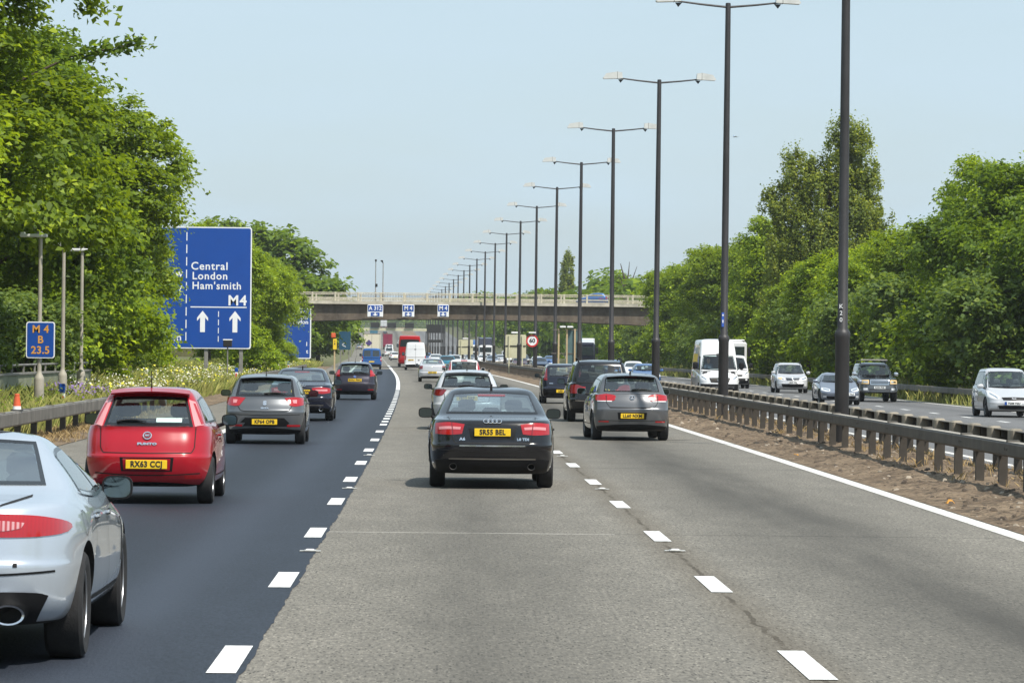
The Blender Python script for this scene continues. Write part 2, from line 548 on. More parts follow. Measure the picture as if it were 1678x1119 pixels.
quads_obj('edge_lines', [(-2.26, -2.02, -10, 900, 0.005, 140), (-13.62, -13.40, -10, 900, 0.010, 140),
                         (2.85, 3.05, 0, 900, ZOP + 0.005, 140), (13.95, 14.15, 0, 900, ZOP + 0.005, 140)], M['edge_line'])
# reflecting studs between the dashes
mb = MB()
stud = plain('stud_metal', (0.42, 0.42, 0.40), 0.45, 0.3, 0.2, 20)
mb.bbox((0, 0, 0.009), (0.12, 0.14, 0.016), stud, 0.006)
mb.bbox((-0.08, 0, 0.006), (0.05, 0.09, 0.010), stud, 0.004)
mb.bbox((0.08, 0, 0.006), (0.05, 0.09, 0.010), stud, 0.004)
mb.bbox((0, -0.02, 0.020), (0.08, 0.06, 0.012), M['white_plastic'], 0.005)
stud0 = None
for u, d, lab in [(-6.16, 39.0, 'square metal road stud between the near dashes right of the black saloon'),
                  (-9.78, 38.3, 'small white road stud on the edge of the dark fresh asphalt lane'),
                  (-6.16, 56.2, 'metal road stud beside the right rear wheel of the black saloon'),
                  (-9.78, 55.5, 'white road stud on the dark lane left of the black saloon'),
                  (-9.78, 72.7, 'white road stud on the dark lane behind the grey hatchback'),
                  (-6.16, 73.4, 'small metal road stud in the gap behind the grey hatchback in the right lane')]:
    if stud0 is None:
        stud0 = o = mb.build('road_stud')
    else:
        o = stud0.copy(); COL.objects.link(o)
    o.location = (cx(d) + u, d, 0.006)
    tag(o, lab, 'road stud', 'reflecting road studs between the lane dashes')

# ------------------------------------------------------------------ crash barriers
def ribbon(mb, prof, d0, d1, step, u0, z0, m, caps=True):
    """closed profile of (u, z) points swept along the road"""
    ds = frange(d0, d1, step); n = len(prof)
    P = [(cx(d) + u0 + a, d, z0 + b + zc(d)) for d in ds for a, b in prof]
    F = []
    for i in range(len(ds) - 1):
        for k in range(n):
            l = (k + 1) % n
            F.append((i * n + k, i * n + l, (i + 1) * n + l, (i + 1) * n + k))
    if caps:
        F.append(tuple(range(n))); F.append(tuple(reversed(range((len(ds) - 1) * n, len(ds) * n))))
    mb.add(P, F, m)
def rect(a0, a1, b0, b1):
    return [(a0, b0), (a1, b0), (a1, b1), (a0, b1)]
def post_mesh(h, w=0.15, dp=0.11):
    """rolled channel post, open at the back"""
    mb = MB()
    t = 0.012
    mb.box((0, -dp / 2, h / 2 - 0.15), (w, t, h + 0.3), M['steel_brown'])
    mb.box((-w / 2 + t / 2, 0.0 + t / 2, h / 2 - 0.15), (t, dp, h + 0.3), M['steel_brown'])
    mb.box((w / 2 - t / 2, 0.0 + t / 2, h / 2 - 0.15), (t, dp, h + 0.3), M['steel_brown'])
    return mb
def barrier(name, label, u, z, d0, d1, step, h0, h1, side, back=False, mats=None, post_gap=0.0, d_stuff=None, w=0.125, post_side=0.10):
    t = thing(name, label, 'crash barrier', (0, 0, 0))
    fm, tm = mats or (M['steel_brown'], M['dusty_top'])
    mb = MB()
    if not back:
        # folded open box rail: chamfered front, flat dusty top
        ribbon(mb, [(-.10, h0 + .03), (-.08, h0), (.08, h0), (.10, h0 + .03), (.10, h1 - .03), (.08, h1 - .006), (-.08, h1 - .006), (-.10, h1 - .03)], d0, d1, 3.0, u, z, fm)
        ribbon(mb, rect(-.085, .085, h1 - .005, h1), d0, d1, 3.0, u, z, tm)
        for d in frange(d0 + 1.2, d1 - 1.2, 4.8):
            mb.box((cx(d) + u, d, z + h1 + 0.012 + zc(d)), (0.17, 0.16, 0.022), M['steel_side'])
            for q in (-.05, .05):
                mb.box((cx(d) + u - .104, d + q * 2, z + (h0 + h1) / 2 + zc(d)), (0.012, 0.03, 0.03), M['steel_side'])
    else:
        # the far rail is seen from behind: open channel with stiffening plates
        ribbon(mb, rect(.09, .105, h0, h1), d0, d1, 3.0, u, z, M['steel_dark'])
        ribbon(mb, rect(-.08, .105, h1, h1 + .014), d0, d1, 3.0, u, z, M['steel_side'])
        ribbon(mb, rect(-.08, .105, h0 - .014, h0), d0, d1, 3.0, u, z, fm)
        ribbon(mb, rect(-.08, -.068, h0, h0 + .025), d0, d1, 3.0, u, z, fm)
        d = d0
        while d < min(d1, 200):
            mb.box((cx(d) + u - .01, d + 0.55, z + (h0 + h1) / 2), (0.15, 0.012, h1 - h0 - .01), fm)
            mb.box((cx(d) + u - .01, d + 1.75, z + (h0 + h1) / 2), (0.15, 0.012, h1 - h0 - .01), fm)
            d += step
    mb.build('rail', t)
    pm = post_mesh(h1 - 0.02 if not back else h1, w)
    po = None
    d = d0 + 0.4
    rest = MB()
    cnt = 0
    while d < d1:
        x, y, zz = cx(d) + u + (post_side if not back else 0), d, z + zc(d)
        if cnt < 98:
            if po is None:
                po = o = pm.build('post', t)
            else:
                o = po.copy(); COL.objects.link(o); o.parent = t
            o.location = (x, y, zz)
            if back:
                pass
        else:
            rest.box((x, y, zz + h1 / 2), (w, 0.11, h1), M['steel_brown'])
        cnt += 1
        d += step
    if rest.v:
        o = rest.build('far_posts', t); o['kind'] = 'stuff'
    if back:
        blk = MB(); ds = []
        d = d0 + 0.4
        while d < d1:
            x, y = cx(d) + u, d
            blk.bbox((x - 0.05, y, z + (h0 + h1) / 2 + .015 + zc(d)), (0.20, 0.42, h1 - h0 + .07), M['spacer'], 0.03)
            d += step
        o = blk.build('spacer_blocks', t); o['kind'] = 'stuff'
    return t
barrier('crash_barrier', 'brown steel box-beam barrier on the near edge of the median soil', -0.45, 0.09, 20, 430, 2.4, 0.48, 0.69, -1, d_stuff=1)
barrier('crash_barrier', 'second median barrier showing its open back with pale spacer blocks', 0.95, -0.05, 20, 430, 2.4, 0.58, 0.80, 1, back=True)
barrier('crash_barrier', 'grey box-beam barrier curving along the left hard shoulder beside the cone', -16.75, 0.02, 20, 118, 3.2, 0.40, 0.68, 1, mats=(M['steel_side'], M['steel_grey']), post_side=-.12)
barrier('crash_barrier', 'grey double-rail barrier starting in front of the big blue direction sign', -16.75, 0.02, 176, 300, 3.2, 0.42, 0.68, 1, mats=(M['steel_side'], M['steel_grey']), post_side=-.12)
barrier('crash_barrier', 'long grey guard rail below the trees beyond the opposite carriageway', 15.5, ZOP, 60, 420, 3.2, 0.40, 0.68, 1, mats=(M['steel_side'], M['steel_grey']), post_side=.12)
# ramped ends of the left barriers
for d0, d1, lab in [(118, 123.5, 'sloping end section where the near left barrier dips to the ground'),
                    (300, 306, 'sloping end section of the far left barrier before the bridge')]:
    mb = MB()
    pr = rect(-.10, .10, .40, .68)
    P = []
    for i in range(5):
        t = i / 4; d = d0 + 0.02 + (d1 - d0) * t
        for a, b in pr:
            P.append((cx(d) - 16.75 - t * 0.25 + a, d, 0.02 + b - 0.42 * t * t))
    F = []
    for i in range(4):
        for k in range(4):
            l = (k + 1) % 4
            F.append((i * 4 + k, i * 4 + l, i * 4 + 4 + l, i * 4 + 4 + k))
    F += [(0, 1, 2, 3), (19, 18, 17, 16)]
    mb.add(P, F, M['steel_grey'])
    tag(mb.build('barrier_end'), lab, 'crash barrier')

# ------------------------------------------------------------------ lamp columns
def pole_lathe(prof, m, n=14):
    mb = MB(); mb.lathe(prof, m, n, 'z'); return mb
LH = 12.25
def make_lamp():
    t = thing('lamp_column', 'x', 'street lamp')
    pole_lathe([(-.3, .15), (2.3, .15), (2.34, .165), (2.42, .165), (2.46, .148), (2.52, .108), (7, .098), (LH - .05, .078), (LH, .07), (LH + .01, .0)], M['lamp_pole']).build('pole', t, 40)
    for s in (-1, 1):
        mb = MB()
        mb.tube([(0.04 * s, 0, LH - .12), (0.8 * s, 0, LH - .05), (1.48 * s, 0, LH + .03)], [.034, .03, .026], M['lamp_pole'], 8)
        mb.build('arm', t, 40)
        mb = MB()
        # wedge-shaped lantern: deep at the arm, shallow at the tip
        pf = [(1.40, LH + .02), (1.42, LH + .24), (1.60, LH + .27), (2.02, LH + .20), (2.14, LH + .03), (2.10, LH - .01)]
        mb.prism([(a * s, b) for a, b in (pf if s > 0 else pf[::-1])], -.15, .15, M['lamp_head'])
        mb.box((1.60 * s, 0, LH + .135), (.012, .304, .27), M['steel_dark'])
        h = mb.build('lantern', t)
        mb = MB()
        br = [(1.36, LH - .015), (1.56, LH - .015), (1.47, LH - .14)]
        mb.prism([(a * s, b) for a, b in (br if s > 0 else br[::-1])], -.05, .05, M['black'])
        mb.build('bracket', h)
    return t
lamp0 = None
lamp_lab = {0: 'nearest tall dark lamp column at the median, stencilled K20, its top out of frame',
            1: 'tall lamp column with a blue sticker in front of the white van, arms cut by the frame top',
            2: 'nearest lamp column whose two pale lanterns are fully in view',
            3: 'double-arm lamp column rising just left of the blue oncoming car, lanterns second highest in view',
            4: 'double-arm lamp column standing by the tan sign frame, lanterns third highest in view',
            5: 'double-arm lamp column directly behind the small black hatchback, lanterns fourth highest in view',
            6: 'double-arm lamp column carrying the round 60 sign',
            7: 'double-arm lamp column standing in front of the large cream sign back',
            8: 'double-arm lamp column just left of the large cream sign back',
            9: 'double-arm lamp column between the white oncoming lorry and the cream sign back'}
LAMPS = []
for i in range(25):
    d = 82 + 32.7 * i
    if lamp0 is None:
        lamp0 = t = make_lamp()
    else:
        t = copy_tree(lamp0)
    t.location = (cx(d), d, 0.0 + zc(d))
    t.rotation_euler = (R(rs.uniform(-.1, .1)), R(rs.uniform(0.0, .25)), -math.atan(slope(d)) + R(rs.uniform(-1.5, 1.5)))
    tag(t, lamp_lab.get(i, 'small distant double-arm lamp column in the row seen over and under the bridge'), group='double-arm lamp columns along the median')
    LAMPS.append(t)
# stencils on the nearest two columns
for k, ch in enumerate('K20'):
    me = text_mesh(ch, 0.13, M['sign_white'], 0.004)
    o = link('stencil', me, LAMPS[0]); o.location = (-0.045, -0.110, 2.98 - 0.14 * k)
mb = MB(); mb.box((-0.045, -0.102, 2.95), (0.07, 0.02, 0.42), plain('blue_sticker', (0.03, 0.10, 0.45), 0.5)); mb.box((-0.045, -0.114, 3.08), (0.04, 0.006, 0.05), M['sign_white']); mb.box((-0.045, -0.114, 2.9), (0.03, 0.006, 0.09), M['sign_white'])
mb.build('sticker', LAMPS[1])

# ------------------------------------------------------------------ road bridge
BD = 410.0
def soffit(x):
    t = (x + 1.0 - 2.5) / 19.0
    return 5.12 - 0.42 * t * t
t = thing('road_bridge', 'concrete road bridge with cream railings crossing the whole motorway', 'bridge', (0, BD, 0))
mb = MB()
xs = frange(-24, 30, 1.5)
P, F = [], []
for x in xs:
    P += [(x, 0, max(soffit(x), 3.9)), (x, 0, 6.62), (x, 11.0, 6.62), (x, 11.0, max(soffit(x), 3.9))]
for i in range(len(xs) - 1):
    for k in range(4):
        l = (k + 1) % 4
        F.append((i * 4 + k, i * 4 + 4 + k, i * 4 + 4 + l, i * 4 + l))
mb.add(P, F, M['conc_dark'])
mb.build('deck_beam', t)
mb = MB()
mb.box((3, -0.25, 6.78), (70, 0.5, 0.34), M['conc'])
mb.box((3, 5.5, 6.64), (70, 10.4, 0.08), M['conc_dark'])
mb.box((3, 11.25, 6.78), (70, 0.5, 0.34), M['conc'])
mb.build('deck_slab', t)
post0 = None
for y in (-0.30, 11.30):
    mb = MB()
    mb.box((3, y, 7.80), (70, .10, .09), M['rail_cream'])
    mb.box((3, y, 7.27), (70, .10, .11), M['rail_cream'])
    mb.box((3, y, 7.02), (70, .06, .05), M['rail_cream'])
    mb.build('handrail', t)
    mb = MB()
    for i in range(420):
        mb.box((-32 + i / 6.0, y, 7.42), (.028, .028, .72), M['steel_side'])
    o = mb.build('balusters', t)
    for i in range(29):
        if post0 is None:
            mb = MB(); mb.bbox((0, 0, 0.45), (.20, .20, .92), M['rail_cream'], .02)
            post0 = o = mb.build('railing_post', t)
        else:
            o = post0.copy(); COL.objects.link(o); o.parent = t
        o.location = (-31 + i * 2.4, y, 6.95)
for x0, x1 in ((22.6, 26.5), (-18.5, -22.5)):
    mb = MB()
    s = 1 if x1 > x0 else -1
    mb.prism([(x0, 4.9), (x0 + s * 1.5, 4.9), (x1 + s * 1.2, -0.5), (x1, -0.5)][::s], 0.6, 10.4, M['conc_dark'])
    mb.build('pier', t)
mb = MB()
mb.prism([(26, -0.5), (70, -0.5), (70, 6.5), (31, 6.5)], -.5, 11.5, M['ground'])
mb.build('abutment_bank', t); mb = MB()
mb.prism([(-22, -.5), (-24.5, 6.5), (-60, 6.5), (-60, -.5)], -.5, 11.5, M['ground'])
mb.build('abutment_bank', t)
# lane signs hung on the bridge
def bridge_sign(px0, px1, top, txt, lab):
    x0, z1 = at(px0, 499, BD); x1, z0 = at(px1, 519.5, BD)
    w, h = x1 - x0, z1 - z0
    s = thing('lane_sign', lab, 'road sign', ((x0 + x1) / 2, BD - 0.75, (z0 + z1) / 2), group='lane signs hung on the bridge')
    mb = MB(); mb.bbox((0, 0, 0), (w, .08, h), M['sign_white'], .05)
    mb.box((0, .35, .3), (.1, .62, .08), M['steel_side'])
    mb.build('board', s)
    mb = MB(); mb.bbox((0, -.05, h * .19), (w - .14, .03, h * .50), M['sign_blue'], .012); mb.build('route_panel', s)
    mb = MB(); mb.bbox((0, -.05, -h * .29), (w * .56, .03, h * .30), M['sign_blue'], .012); mb.build('arrow_panel', s)
    mb = MB()
    q = h * .13
    mb.prism([(-q * .5, q), (q * .5, q), (q * .5, 0), (q * 1.9, 0), (0, -q * 1.05), (-q * 1.9, 0), (-q * .5, 0)], -.075, -.066, M['sign_white'])
    o = mb.build('arrow', s); o.location = (0, 0, -h * .29)
    o = link('lettering', text_mesh(txt, 0.60, M['sign_white'], .006, 0.012, sx=.92), s); o.location = (0, -.072, h * .19)
bridge_sign(602.5, 628, 499, 'A 312', 'lane sign reading A 312 on the bridge, leftmost and widest of the three')
bridge_sign(659.5, 679, 499, 'M 4', 'lane sign reading M 4 on the bridge above the red coach, middle of three')
bridge_sign(717, 735.5, 499, 'M 4', 'lane sign reading M 4 on the bridge nearest the lamp row, rightmost of three')
# slim columns on the bridge
for px, y0, lab, cam_ in ((616, 427, 'slim grey camera mast on the bridge deck above the A 312 sign', True), (628, 431, 'thin single-arm lamp column on the bridge right of the camera mast', False)):
    x, z1 = at(px, y0, BD + 3)
    t = thing('bridge_mast', lab, 'mast', (x, BD + 3, 6.95))
    mb = MB(); mb.lathe([(0, .10), (1.0, .09), (1.05, .06), (z1 - 6.95, .04)], M['steel_grey'], 8, 'z'); mb.build('pole', t, 40)
    mb = MB()
    if cam_:
        mb.bbox((0, 0, z1 - 6.95), (.20, .30, .24), M['steel_dark'], .03)
        mb.bbox((.08, 0, 1.7), (.26, .2, .34), M['steel_dark'], .03)
        mb.build('camera_housing', t)
    else:
        mb.tube([(0, 0, z1 - 7.0), (-.08, 0, z1 - 6.85), (-.18, 0, z1 - 6.78)], .05, M['steel_dark'], 6)
        mb.bbox((-.14, 0, z1 - 6.75), (.26, .5, .16), M['steel_dark'], .03)
        mb.build('lantern', t)

# ------------------------------------------------------------------ signs
def rounded(w, h, r, n=5):
    P = []
    for cxx, cyy, a0 in ((w / 2 - r, h / 2 - r, 0), (-w / 2 + r, h / 2 - r, 90), (-w / 2 + r, -h / 2 + r, 180), (w / 2 - r, -h / 2 + r, 270)):
        for i in range(n + 1):
            a = R(a0 + 90 * i / n)
            P.append((cxx + r * math.cos(a), cyy + r * math.sin(a)))
    return P
def up_arrow(mb, x, z, w, h, m, y0, y1):
    s = w * .22
    mb.prism([(x - s, z - h / 2), (x + s, z - h / 2), (x + s, z + h * .18), (x + w / 2, z + h * .02), (x + w / 2, z + h * .17), (x, z + h / 2), (x - w / 2, z + h * .17), (x - w / 2, z + h * .02), (x - s, z + h * .18)], y0, y1, m)
SD = 205.0
x1, z1 = at(413.5, 373, SD); _, z0 = at(413, 572, SD)
x0 = at(205, 470, SD)[0]
w, h = x1 - x0, z1 - z0
t = thing('direction_sign', 'huge blue lane sign reading Central London Ham\'smith M4, left part behind leaves', 'road sign', (x1, SD, z0))
mb = MB()
mb.prism([(a - w / 2, b + h / 2) for a, b in rounded(w, h, .12)], 0, .06, M['sign_white'])
mb.build('border', t)
mb = MB()
mb.prism([(a - w / 2, b + h / 2) for a, b in rounded(w - .12, h - .12, .10)], -.008, .0, M['sign_blue'])
mb.build('panel', t)
def sx(px): return at(px, 480, SD)[0] - x1
def sz(py): return at(360, py, SD)[1] - z0
mb = MB()
def dash(mb, px, y0, y1, n, wd=.05):
    za, zb = sz(y0), sz(y1); p = (zb - za) / n
    for i in range(n):
        mb.box((sx(px), -.012, za + p * (i + .5)), (wd, .006, abs(p) * .68), M['sign_white'])
dash(mb, 306, 378, 562, 9)
dash(mb, 359, 508, 562, 4, .04)
mb.box(((sx(313) + sx(405)) / 2, -.012, sz(503.5)), (sx(405) - sx(313), .006, .055), M['sign_white'])
mb.build('lane_lines', t)
mb = MB(); up_arrow(mb, sx(333), sz(527), .58, 1.12, M['sign_white'], -.016, -.009); mb.build('arrow', t)
mb = MB(); up_arrow(mb, sx(386), sz(527), .58, 1.12, M['sign_white'], -.016, -.009); mb.build('arrow', t)
for s, px, py, sz_, al in (('Central', 313, 437, .57, 'LEFT'), ('London', 315, 453, .55, 'LEFT'), ("Ham'smith", 315, 469, .54, 'LEFT'), ('M4', 405, 493, .74, 'RIGHT'),
                           ('Hounslow', 300, 449, .55, 'RIGHT'), ('Harlow', 299, 472, .55, 'RIGHT'), ('1 km', 299, 554, .55, 'RIGHT')):
    o = link('lettering', text_mesh(s, sz_, M['sign_white'], .004, .008 if s != 'M4' else .018, al, spacing=1.12), t)
    o.location = (sx(px), -.012, sz(py))
for px in (339, 396, 240):
    mb = MB(); mb.bbox((sx(px), .16, -z0 / 2 + .6 ), (.20, .16, z0 + 1.6), M['steel_grey'], .02); mb.build('post', t)
# lamp box on a thin post in front of that sign
x, z = at(373.5, 563, 198)
t = thing('sign_light', 'small grey light box on a thin post in front of the big blue sign', 'lamp', (x, 198, 0))
mb = MB(); mb.tube([(0, 0, -.2), (0, 0, z)], .035, M['steel_grey'], 8); mb.build('post', t, 40)
mb = MB(); mb.bbox((0, 0, z), (.44, .3, .34), M['steel_dark'], .03); mb.bbox((0, 0, z + .19), (.46, .32, .06), M['white_plastic'], .01); mb.build('light_box', t)
# second blue sign before the bridge
SD2 = 380.0
x1, z1 = at(510.5, 505, SD2); _, z0 = at(510, 588, SD2)
w, h = 3.6, z1 - z0
t = thing('direction_sign', 'tall narrow blue sign half hidden by the tree left of the bridge', 'road sign', (x1, SD2, z0))
mb = MB(); mb.prism([(a - w / 2, b + h / 2) for a, b in rounded(w, h, .15)], 0, .06, M['sign_white']); mb.build('border', t)
mb = MB(); mb.prism([(a - w / 2, b + h / 2) for a, b in rounded(w - .22, h - .22, .10)], -.008, 0, M['sign_blue']); mb.build('panel', t)
for s, py, q in (('avoid', 512.5, .62), ('low', 520.5, .60), ('London', 528, .58), ('1', 564, .55), ('t', 576, .55)):
    o = link('lettering', text_mesh(s, q, M['sign_white'], .004, .012, 'RIGHT'), t); o.location = (-.28, -.012, at(505, py, SD2)[1] - z0)
for a in (-.6, -3.0):
    mb = MB(); mb.bbox((a, .16, -z0 / 2 + .5), (.18, .16, z0 + 1.6), M['steel_grey'], .02); mb.build('post', t)

M['slim_pole'] = plain('pale_weathered_pole', (0.36, 0.33, 0.27), 0.65, 0.1, 0.2, 2)
# three slim columns with flat heads at the left, the first carrying the M4 B plate
for i, (px, ptop, d, lab) in enumerate([(68, 388, 101, 'slim grey lighting column carrying the small M4 B 23.5 sign'),
                                        (106, 403, 113, 'slim grey lighting column rising behind the blue and white marker post'),
                                        (136, 411, 122, 'rightmost of the three slim grey lighting columns before the tree')]):
    x, zt = at(px, ptop, d)
    t = thing('slim_column', lab, 'lamp column', (x, d, 0.05), group='slim lighting columns behind the left barrier')
    mb = MB(); mb.lathe([(-.3, .13), (1.05, .13), (1.12, .12), (1.22, .065), (1.3, .058), (zt - .1, .05), (zt - .08, 0)], M['slim_pole'], 12, 'z'); mb.build('pole', t, 40)
    mb = MB()
    L_ = .50
    mb.bbox((-L_ / 2 + .07, 0, zt - .03), (L_ + .20, .24, .085), M['lamp_head'], .02)
    mb.bbox((-.02, 0, zt + .035), (.16, .16, .08), M['steel_grey'], .03)
    mb.bbox((-L_ + .04, 0, zt + .03), (.12, .2, .05), M['lamp_head'], .015)
    mb.build('flat_head', t)
x, z = at(68.5, 557, 101)
t = thing('route_marker_sign', 'small blue plate with orange letters M4 B 23.5', 'road sign', (x, 100.9, z))
mb = MB(); mb.prism(rounded(.74, .94, .07), -.02, .0, M['sign_white']); mb.build('border', t)
mb = MB(); mb.prism(rounded(.685, .885, .05), -.026, -.0205, M['sign_blue']); mb.build('panel', t)
for s, zz in (('M 4', .27), ('B', 0), ('23.5', -.27)):
    o = link('lettering', text_mesh(s, .27, M['sign_orange'], .003, .006, spacing=1.05), t); o.location = (0, -.030, zz)

# parapet with a thin handrail behind the weeds at the far left
t = thing('parapet', 'low mossy green parapet with thin metal handrail behind the weeds', 'wall', (0, 0, 0))
P = []
mb = MB()
a = Vector((-12.3, 88)); b = Vector((-12.05, 131))
mb.box(((a.x + b.x) / 2, (a.y + b.y) / 2, .55), (.25, 43, 1.20), M['parapet'], rz=-math.atan((b.x - a.x) / 43))
mb.build('panel', t)
mb = MB()
mb.box(((a.x + b.x) / 2, (a.y + b.y) / 2, 1.175), (.33, 43, .05), M['steel_grey'], rz=-math.atan((b.x - a.x) / 43))
mb.build('coping', t)
mb = MB()
mb.tube([(a.x, a.y, 1.42), (b.x, b.y, 1.42)], .03, M['steel_grey'], 8)
mb.build('handrail', t)
for i in range(15):
    p = a.lerp(b, (i + .5) / 15)
    mb = MB(); mb.box((p.x, p.y, 1.31), (.05, .05, .22), M['steel_grey']); mb.build('rail_post', t)

# marker posts, cone
def marker(px, py, d, lab, h=1.0):
    x, z = at(px, py, d)
    t = thing('marker_post', lab, 'marker post', (x, d, z - h), group='white and blue marker posts on the verge')
    mb = MB(); mb.bbox((0, 0, h * .36), (.16, .10, h * .72), M['white_plastic'], .02); mb.build('post', t)
    mb = MB(); mb.bbox((0, 0, h * .85), (.165, .105, h * .255), M['sign_blue'], .02); mb.build('blue_cap', t)
    mb = MB(); mb.box((0, -.056, h * .50), (.08, .014, h * .30), M['red_sign']); mb.build('reflector', t)
marker(103.5, 627, 106, 'white marker post with blue top in front of the second slim column')
marker(388, 602, 186, 'small white and blue marker post near the big sign posts', .8)
marker(473, 592, 270, 'small pale marker post behind the far left barrier under the trees', .8)
x, z = at(24.5, 668, 84)
t = thing('traffic_cone', 'faded orange traffic cone standing on the left barrier rail', 'traffic cone', (x, 84, 0.70))
t.location = (cx(84) - 16.75, 84, 0.70)
t.location = (cx(76.7) - 16.75, 76.7, 0.705)
mb = MB(); mb.bbox((0, 0, .012), (.24, .20, .025), M['black'], .01); mb.build('base', t)
mb = MB(); mb.lathe([(.025, .085), (.09, .078)], M['white_plastic'], 14, 'z'); mb.lathe([(.09, .078), (.30, .048), (.305, .055), (.33, .05), (.335, 0)], M['orange_cone'], 14, 'z'); mb.build('cone_body', t, 40)

# round 60 limit on a lamp column, sign backs in the median
d = 82 + 32.7 * 6
x, z = at(872, 558.5, d)
t = thing('speed_limit_sign', 'round 60 speed limit sign with red ring on a median lamp column', 'road sign', (x, d - .25, z))
mb = MB(); mb.lathe([(0.03, 0), (0.03, .43), (0, .44)], M['red_sign'], 28, 'y'); mb.lathe([(0, .44), (-.01, .44), (-.01, .0)], M['red_sign'], 28, 'y'); mb.build('ring', t)
mb = MB(); mb.lathe([(-.012, .33), (-.018, .33), (-.018, 0)], M['sign_white'], 28, 'y'); mb.build('face', t)
o = link('lettering', text_mesh('60', .42, M['black'], .004, .014), t); o.location = (0, -.024, 0)
mb = MB(); mb.bbox((0, -.05, .58), (.52, .22, .10), M['white_plastic'], .02); mb.build('sign_light', t)
def sign_back(px0, px1, py0, py1, d, lab):
    x0, z1 = at(px0, py0, d); x1, z0 = at(px1, py1, d)
    w, h = x1 - x0, z1 - z0
    t = thing('median_sign', lab, 'road sign', ((x0 + x1) / 2, d, z0), group='signs seen from behind in the median')
    mb = MB(); mb.prism([(a, b + h / 2) for a, b in rounded(w, h, .12)], 0, .05, M['sign_back']); mb.build('panel', t)
    mb = MB(); mb.box((0, -.03, h * .52), (w * .98, .05, .07), M['steel_dark']); mb.build('cross_rail', t)
    for a in (-w * .32, w * .32):
        mb = MB(); mb.box((a, -.09, (h - z0) / 2 - .1), (.09, .06, h + z0 + .2), M['sign_back']); mb.build('post', t)
    mb = MB(); mb.bbox((0, .1, h + .15), (w * .45, .3, .14), M['white_plastic'], .02); mb.build('sign_light', t)
sign_back(828.5, 862, 548, 587, 316, 'large cream sign back standing in the median right behind a lamp column')
sign_back(751.5, 775, 556.5, 581, 492, 'smaller cream sign back farther along the median')
# tall frame with tan posts and teal panels
d = 236
t = thing('framed_sign', 'tall tan sign frame with teal panels and lights on top in the median', 'road sign', (cx(d), d, 0))
def fx(px): return at(px, 560, d)[0] - cx(d)
zt = at(930, 539, d)[1]
for px in (915.5, 929, 942):
    mb = MB(); mb.bbox((fx(px), 0, zt / 2 - .1), (.10, .10, zt + .2), M['post_tan'], .01); mb.build('post', t)
for p0, p1 in ((930.5, 941), (943.5, 954)):
    mb = MB(); mb.box(((fx(p0) + fx(p1)) / 2, .10, (zt + .9) / 2), (fx(p1) - fx(p0), .04, zt - .95), M['sign_teal']); mb.build('panel', t)
for z in (zt - .05, zt * .55):
    mb = MB(); mb.box((fx(929), .07, z), (fx(954) - fx(904), .04, .05), M['steel_side']); mb.build('cross_rail', t)
for px in (922, 934):
    mb = MB(); mb.bbox((fx(px), -.1, zt + .12), (.36, .3, .10), M['white_plastic'], .02); mb.build('sign_light', t)

# sign gantry beyond the bridge
d = 834
t = thing('sign_gantry', 'distant pale gantry with three dark matrix boxes beneath the bridge', 'gantry', (0, d, 0))
xa = at(563, 540, d)[0]; xb = at(702, 540, d)[0]
mb = MB(); mb.box(((xa + xb) / 2, 0, 5.85 + .2), (xb - xa, .6, .55), M['sign_back']); mb.build('beam', t)
for x in (xa, xb):
    mb = MB(); mb.box((x, 0, 2.9), (.5, .5, 6.2), M['steel_side']); mb.build('leg', t)
for px in (615, 642, 671):
    x = at(px, 537, d)[0]
    mb = MB(); mb.bbox((x, -.5, 6.95), (1.9, .4, 1.15), M['steel_dark'], .05); mb.build('matrix_box', t)
mb = MB()
for z in (6.9, 7.4):
    mb.box(((xa + xb) / 2, .3, z), (xb - xa, .06, .06), M['steel_grey'])
mb.build('walkway_rail', t)
# dark portal in the opposite carriageway far away
d = 700
t = thing('sign_gantry', 'far dark gantry standing over the lamp row and opposite lanes', 'gantry', (0, d, 0))
xa = at(701, 555, d)[0]; xb = at(726, 555, d)[0]
for x in (xa, xb):
    mb = MB(); mb.box((x, 0, 3.0), (.25, .4, 6.0), M['steel_dark']); mb.build('leg', t)
mb = MB(); mb.box(((xa + xb) / 2, 0, 5.6), (xb - xa + .4, .6, 1.5), M['steel_dark']); mb.box(((xa + xb) / 2, 0, 3.4), (xb - xa, .3, .5), M['steel_dark']); mb.build('beam', t)
# orange and yellow emergency marker on the left verge, blue board behind
d = 352
x, z = at(548.5, 565, d)
t = thing('emergency_phone', 'yellow roadside post with orange top on the verge before the bridge', 'phone post', (x, d, 0))
mb = MB(); mb.bbox((0, 0, z / 2 - .2), (.14, .14, z + .4), M['post_tan'], .02); mb.build('post', t)
mb = MB(); mb.bbox((.02, -.1, z + .05), (.34, .16, .95), M['yellow_paint'], .02); mb.build('yellow_plate', t)
mb = MB(); mb.bbox((-.12, 0, z + .85), (.40, .3, .42), M['orange_cone'], .04); mb.build('orange_box', t)
mb = MB(); mb.box((.02, -.19, z + .1), (.10, .01, .14), M['black']); mb.box((.02, -.19, z + .32), (.10, .01, .06), M['black']); mb.build('mark', t)
d = 470
x0, z1 = at(556, 543, d); x1, z0 = at(574.5, 573, d)
t = thing('direction_sign', 'dark teal direction board at the foot of the trees beyond the bridge', 'road sign', ((x0 + x1) / 2, d, z0))
mb = MB(); mb.prism([(a, b + (z1 - z0) / 2) for a, b in rounded(x1 - x0, z1 - z0, .08)], 0, .06, plain('teal_sheet', (.012, .07, .13), .5)); mb.build('panel', t)
mb = MB(); mb.box((-.1, -.008, .45), (.5, .01, .08), M['sign_white'], M=Matrix.Rotation(R(25), 3, 'Y')); mb.box((-.1, -.008, .75), (.4, .01, .07), M['sign_white'], M=Matrix.Rotation(R(-25), 3, 'Y')); mb.build('arrow', t)
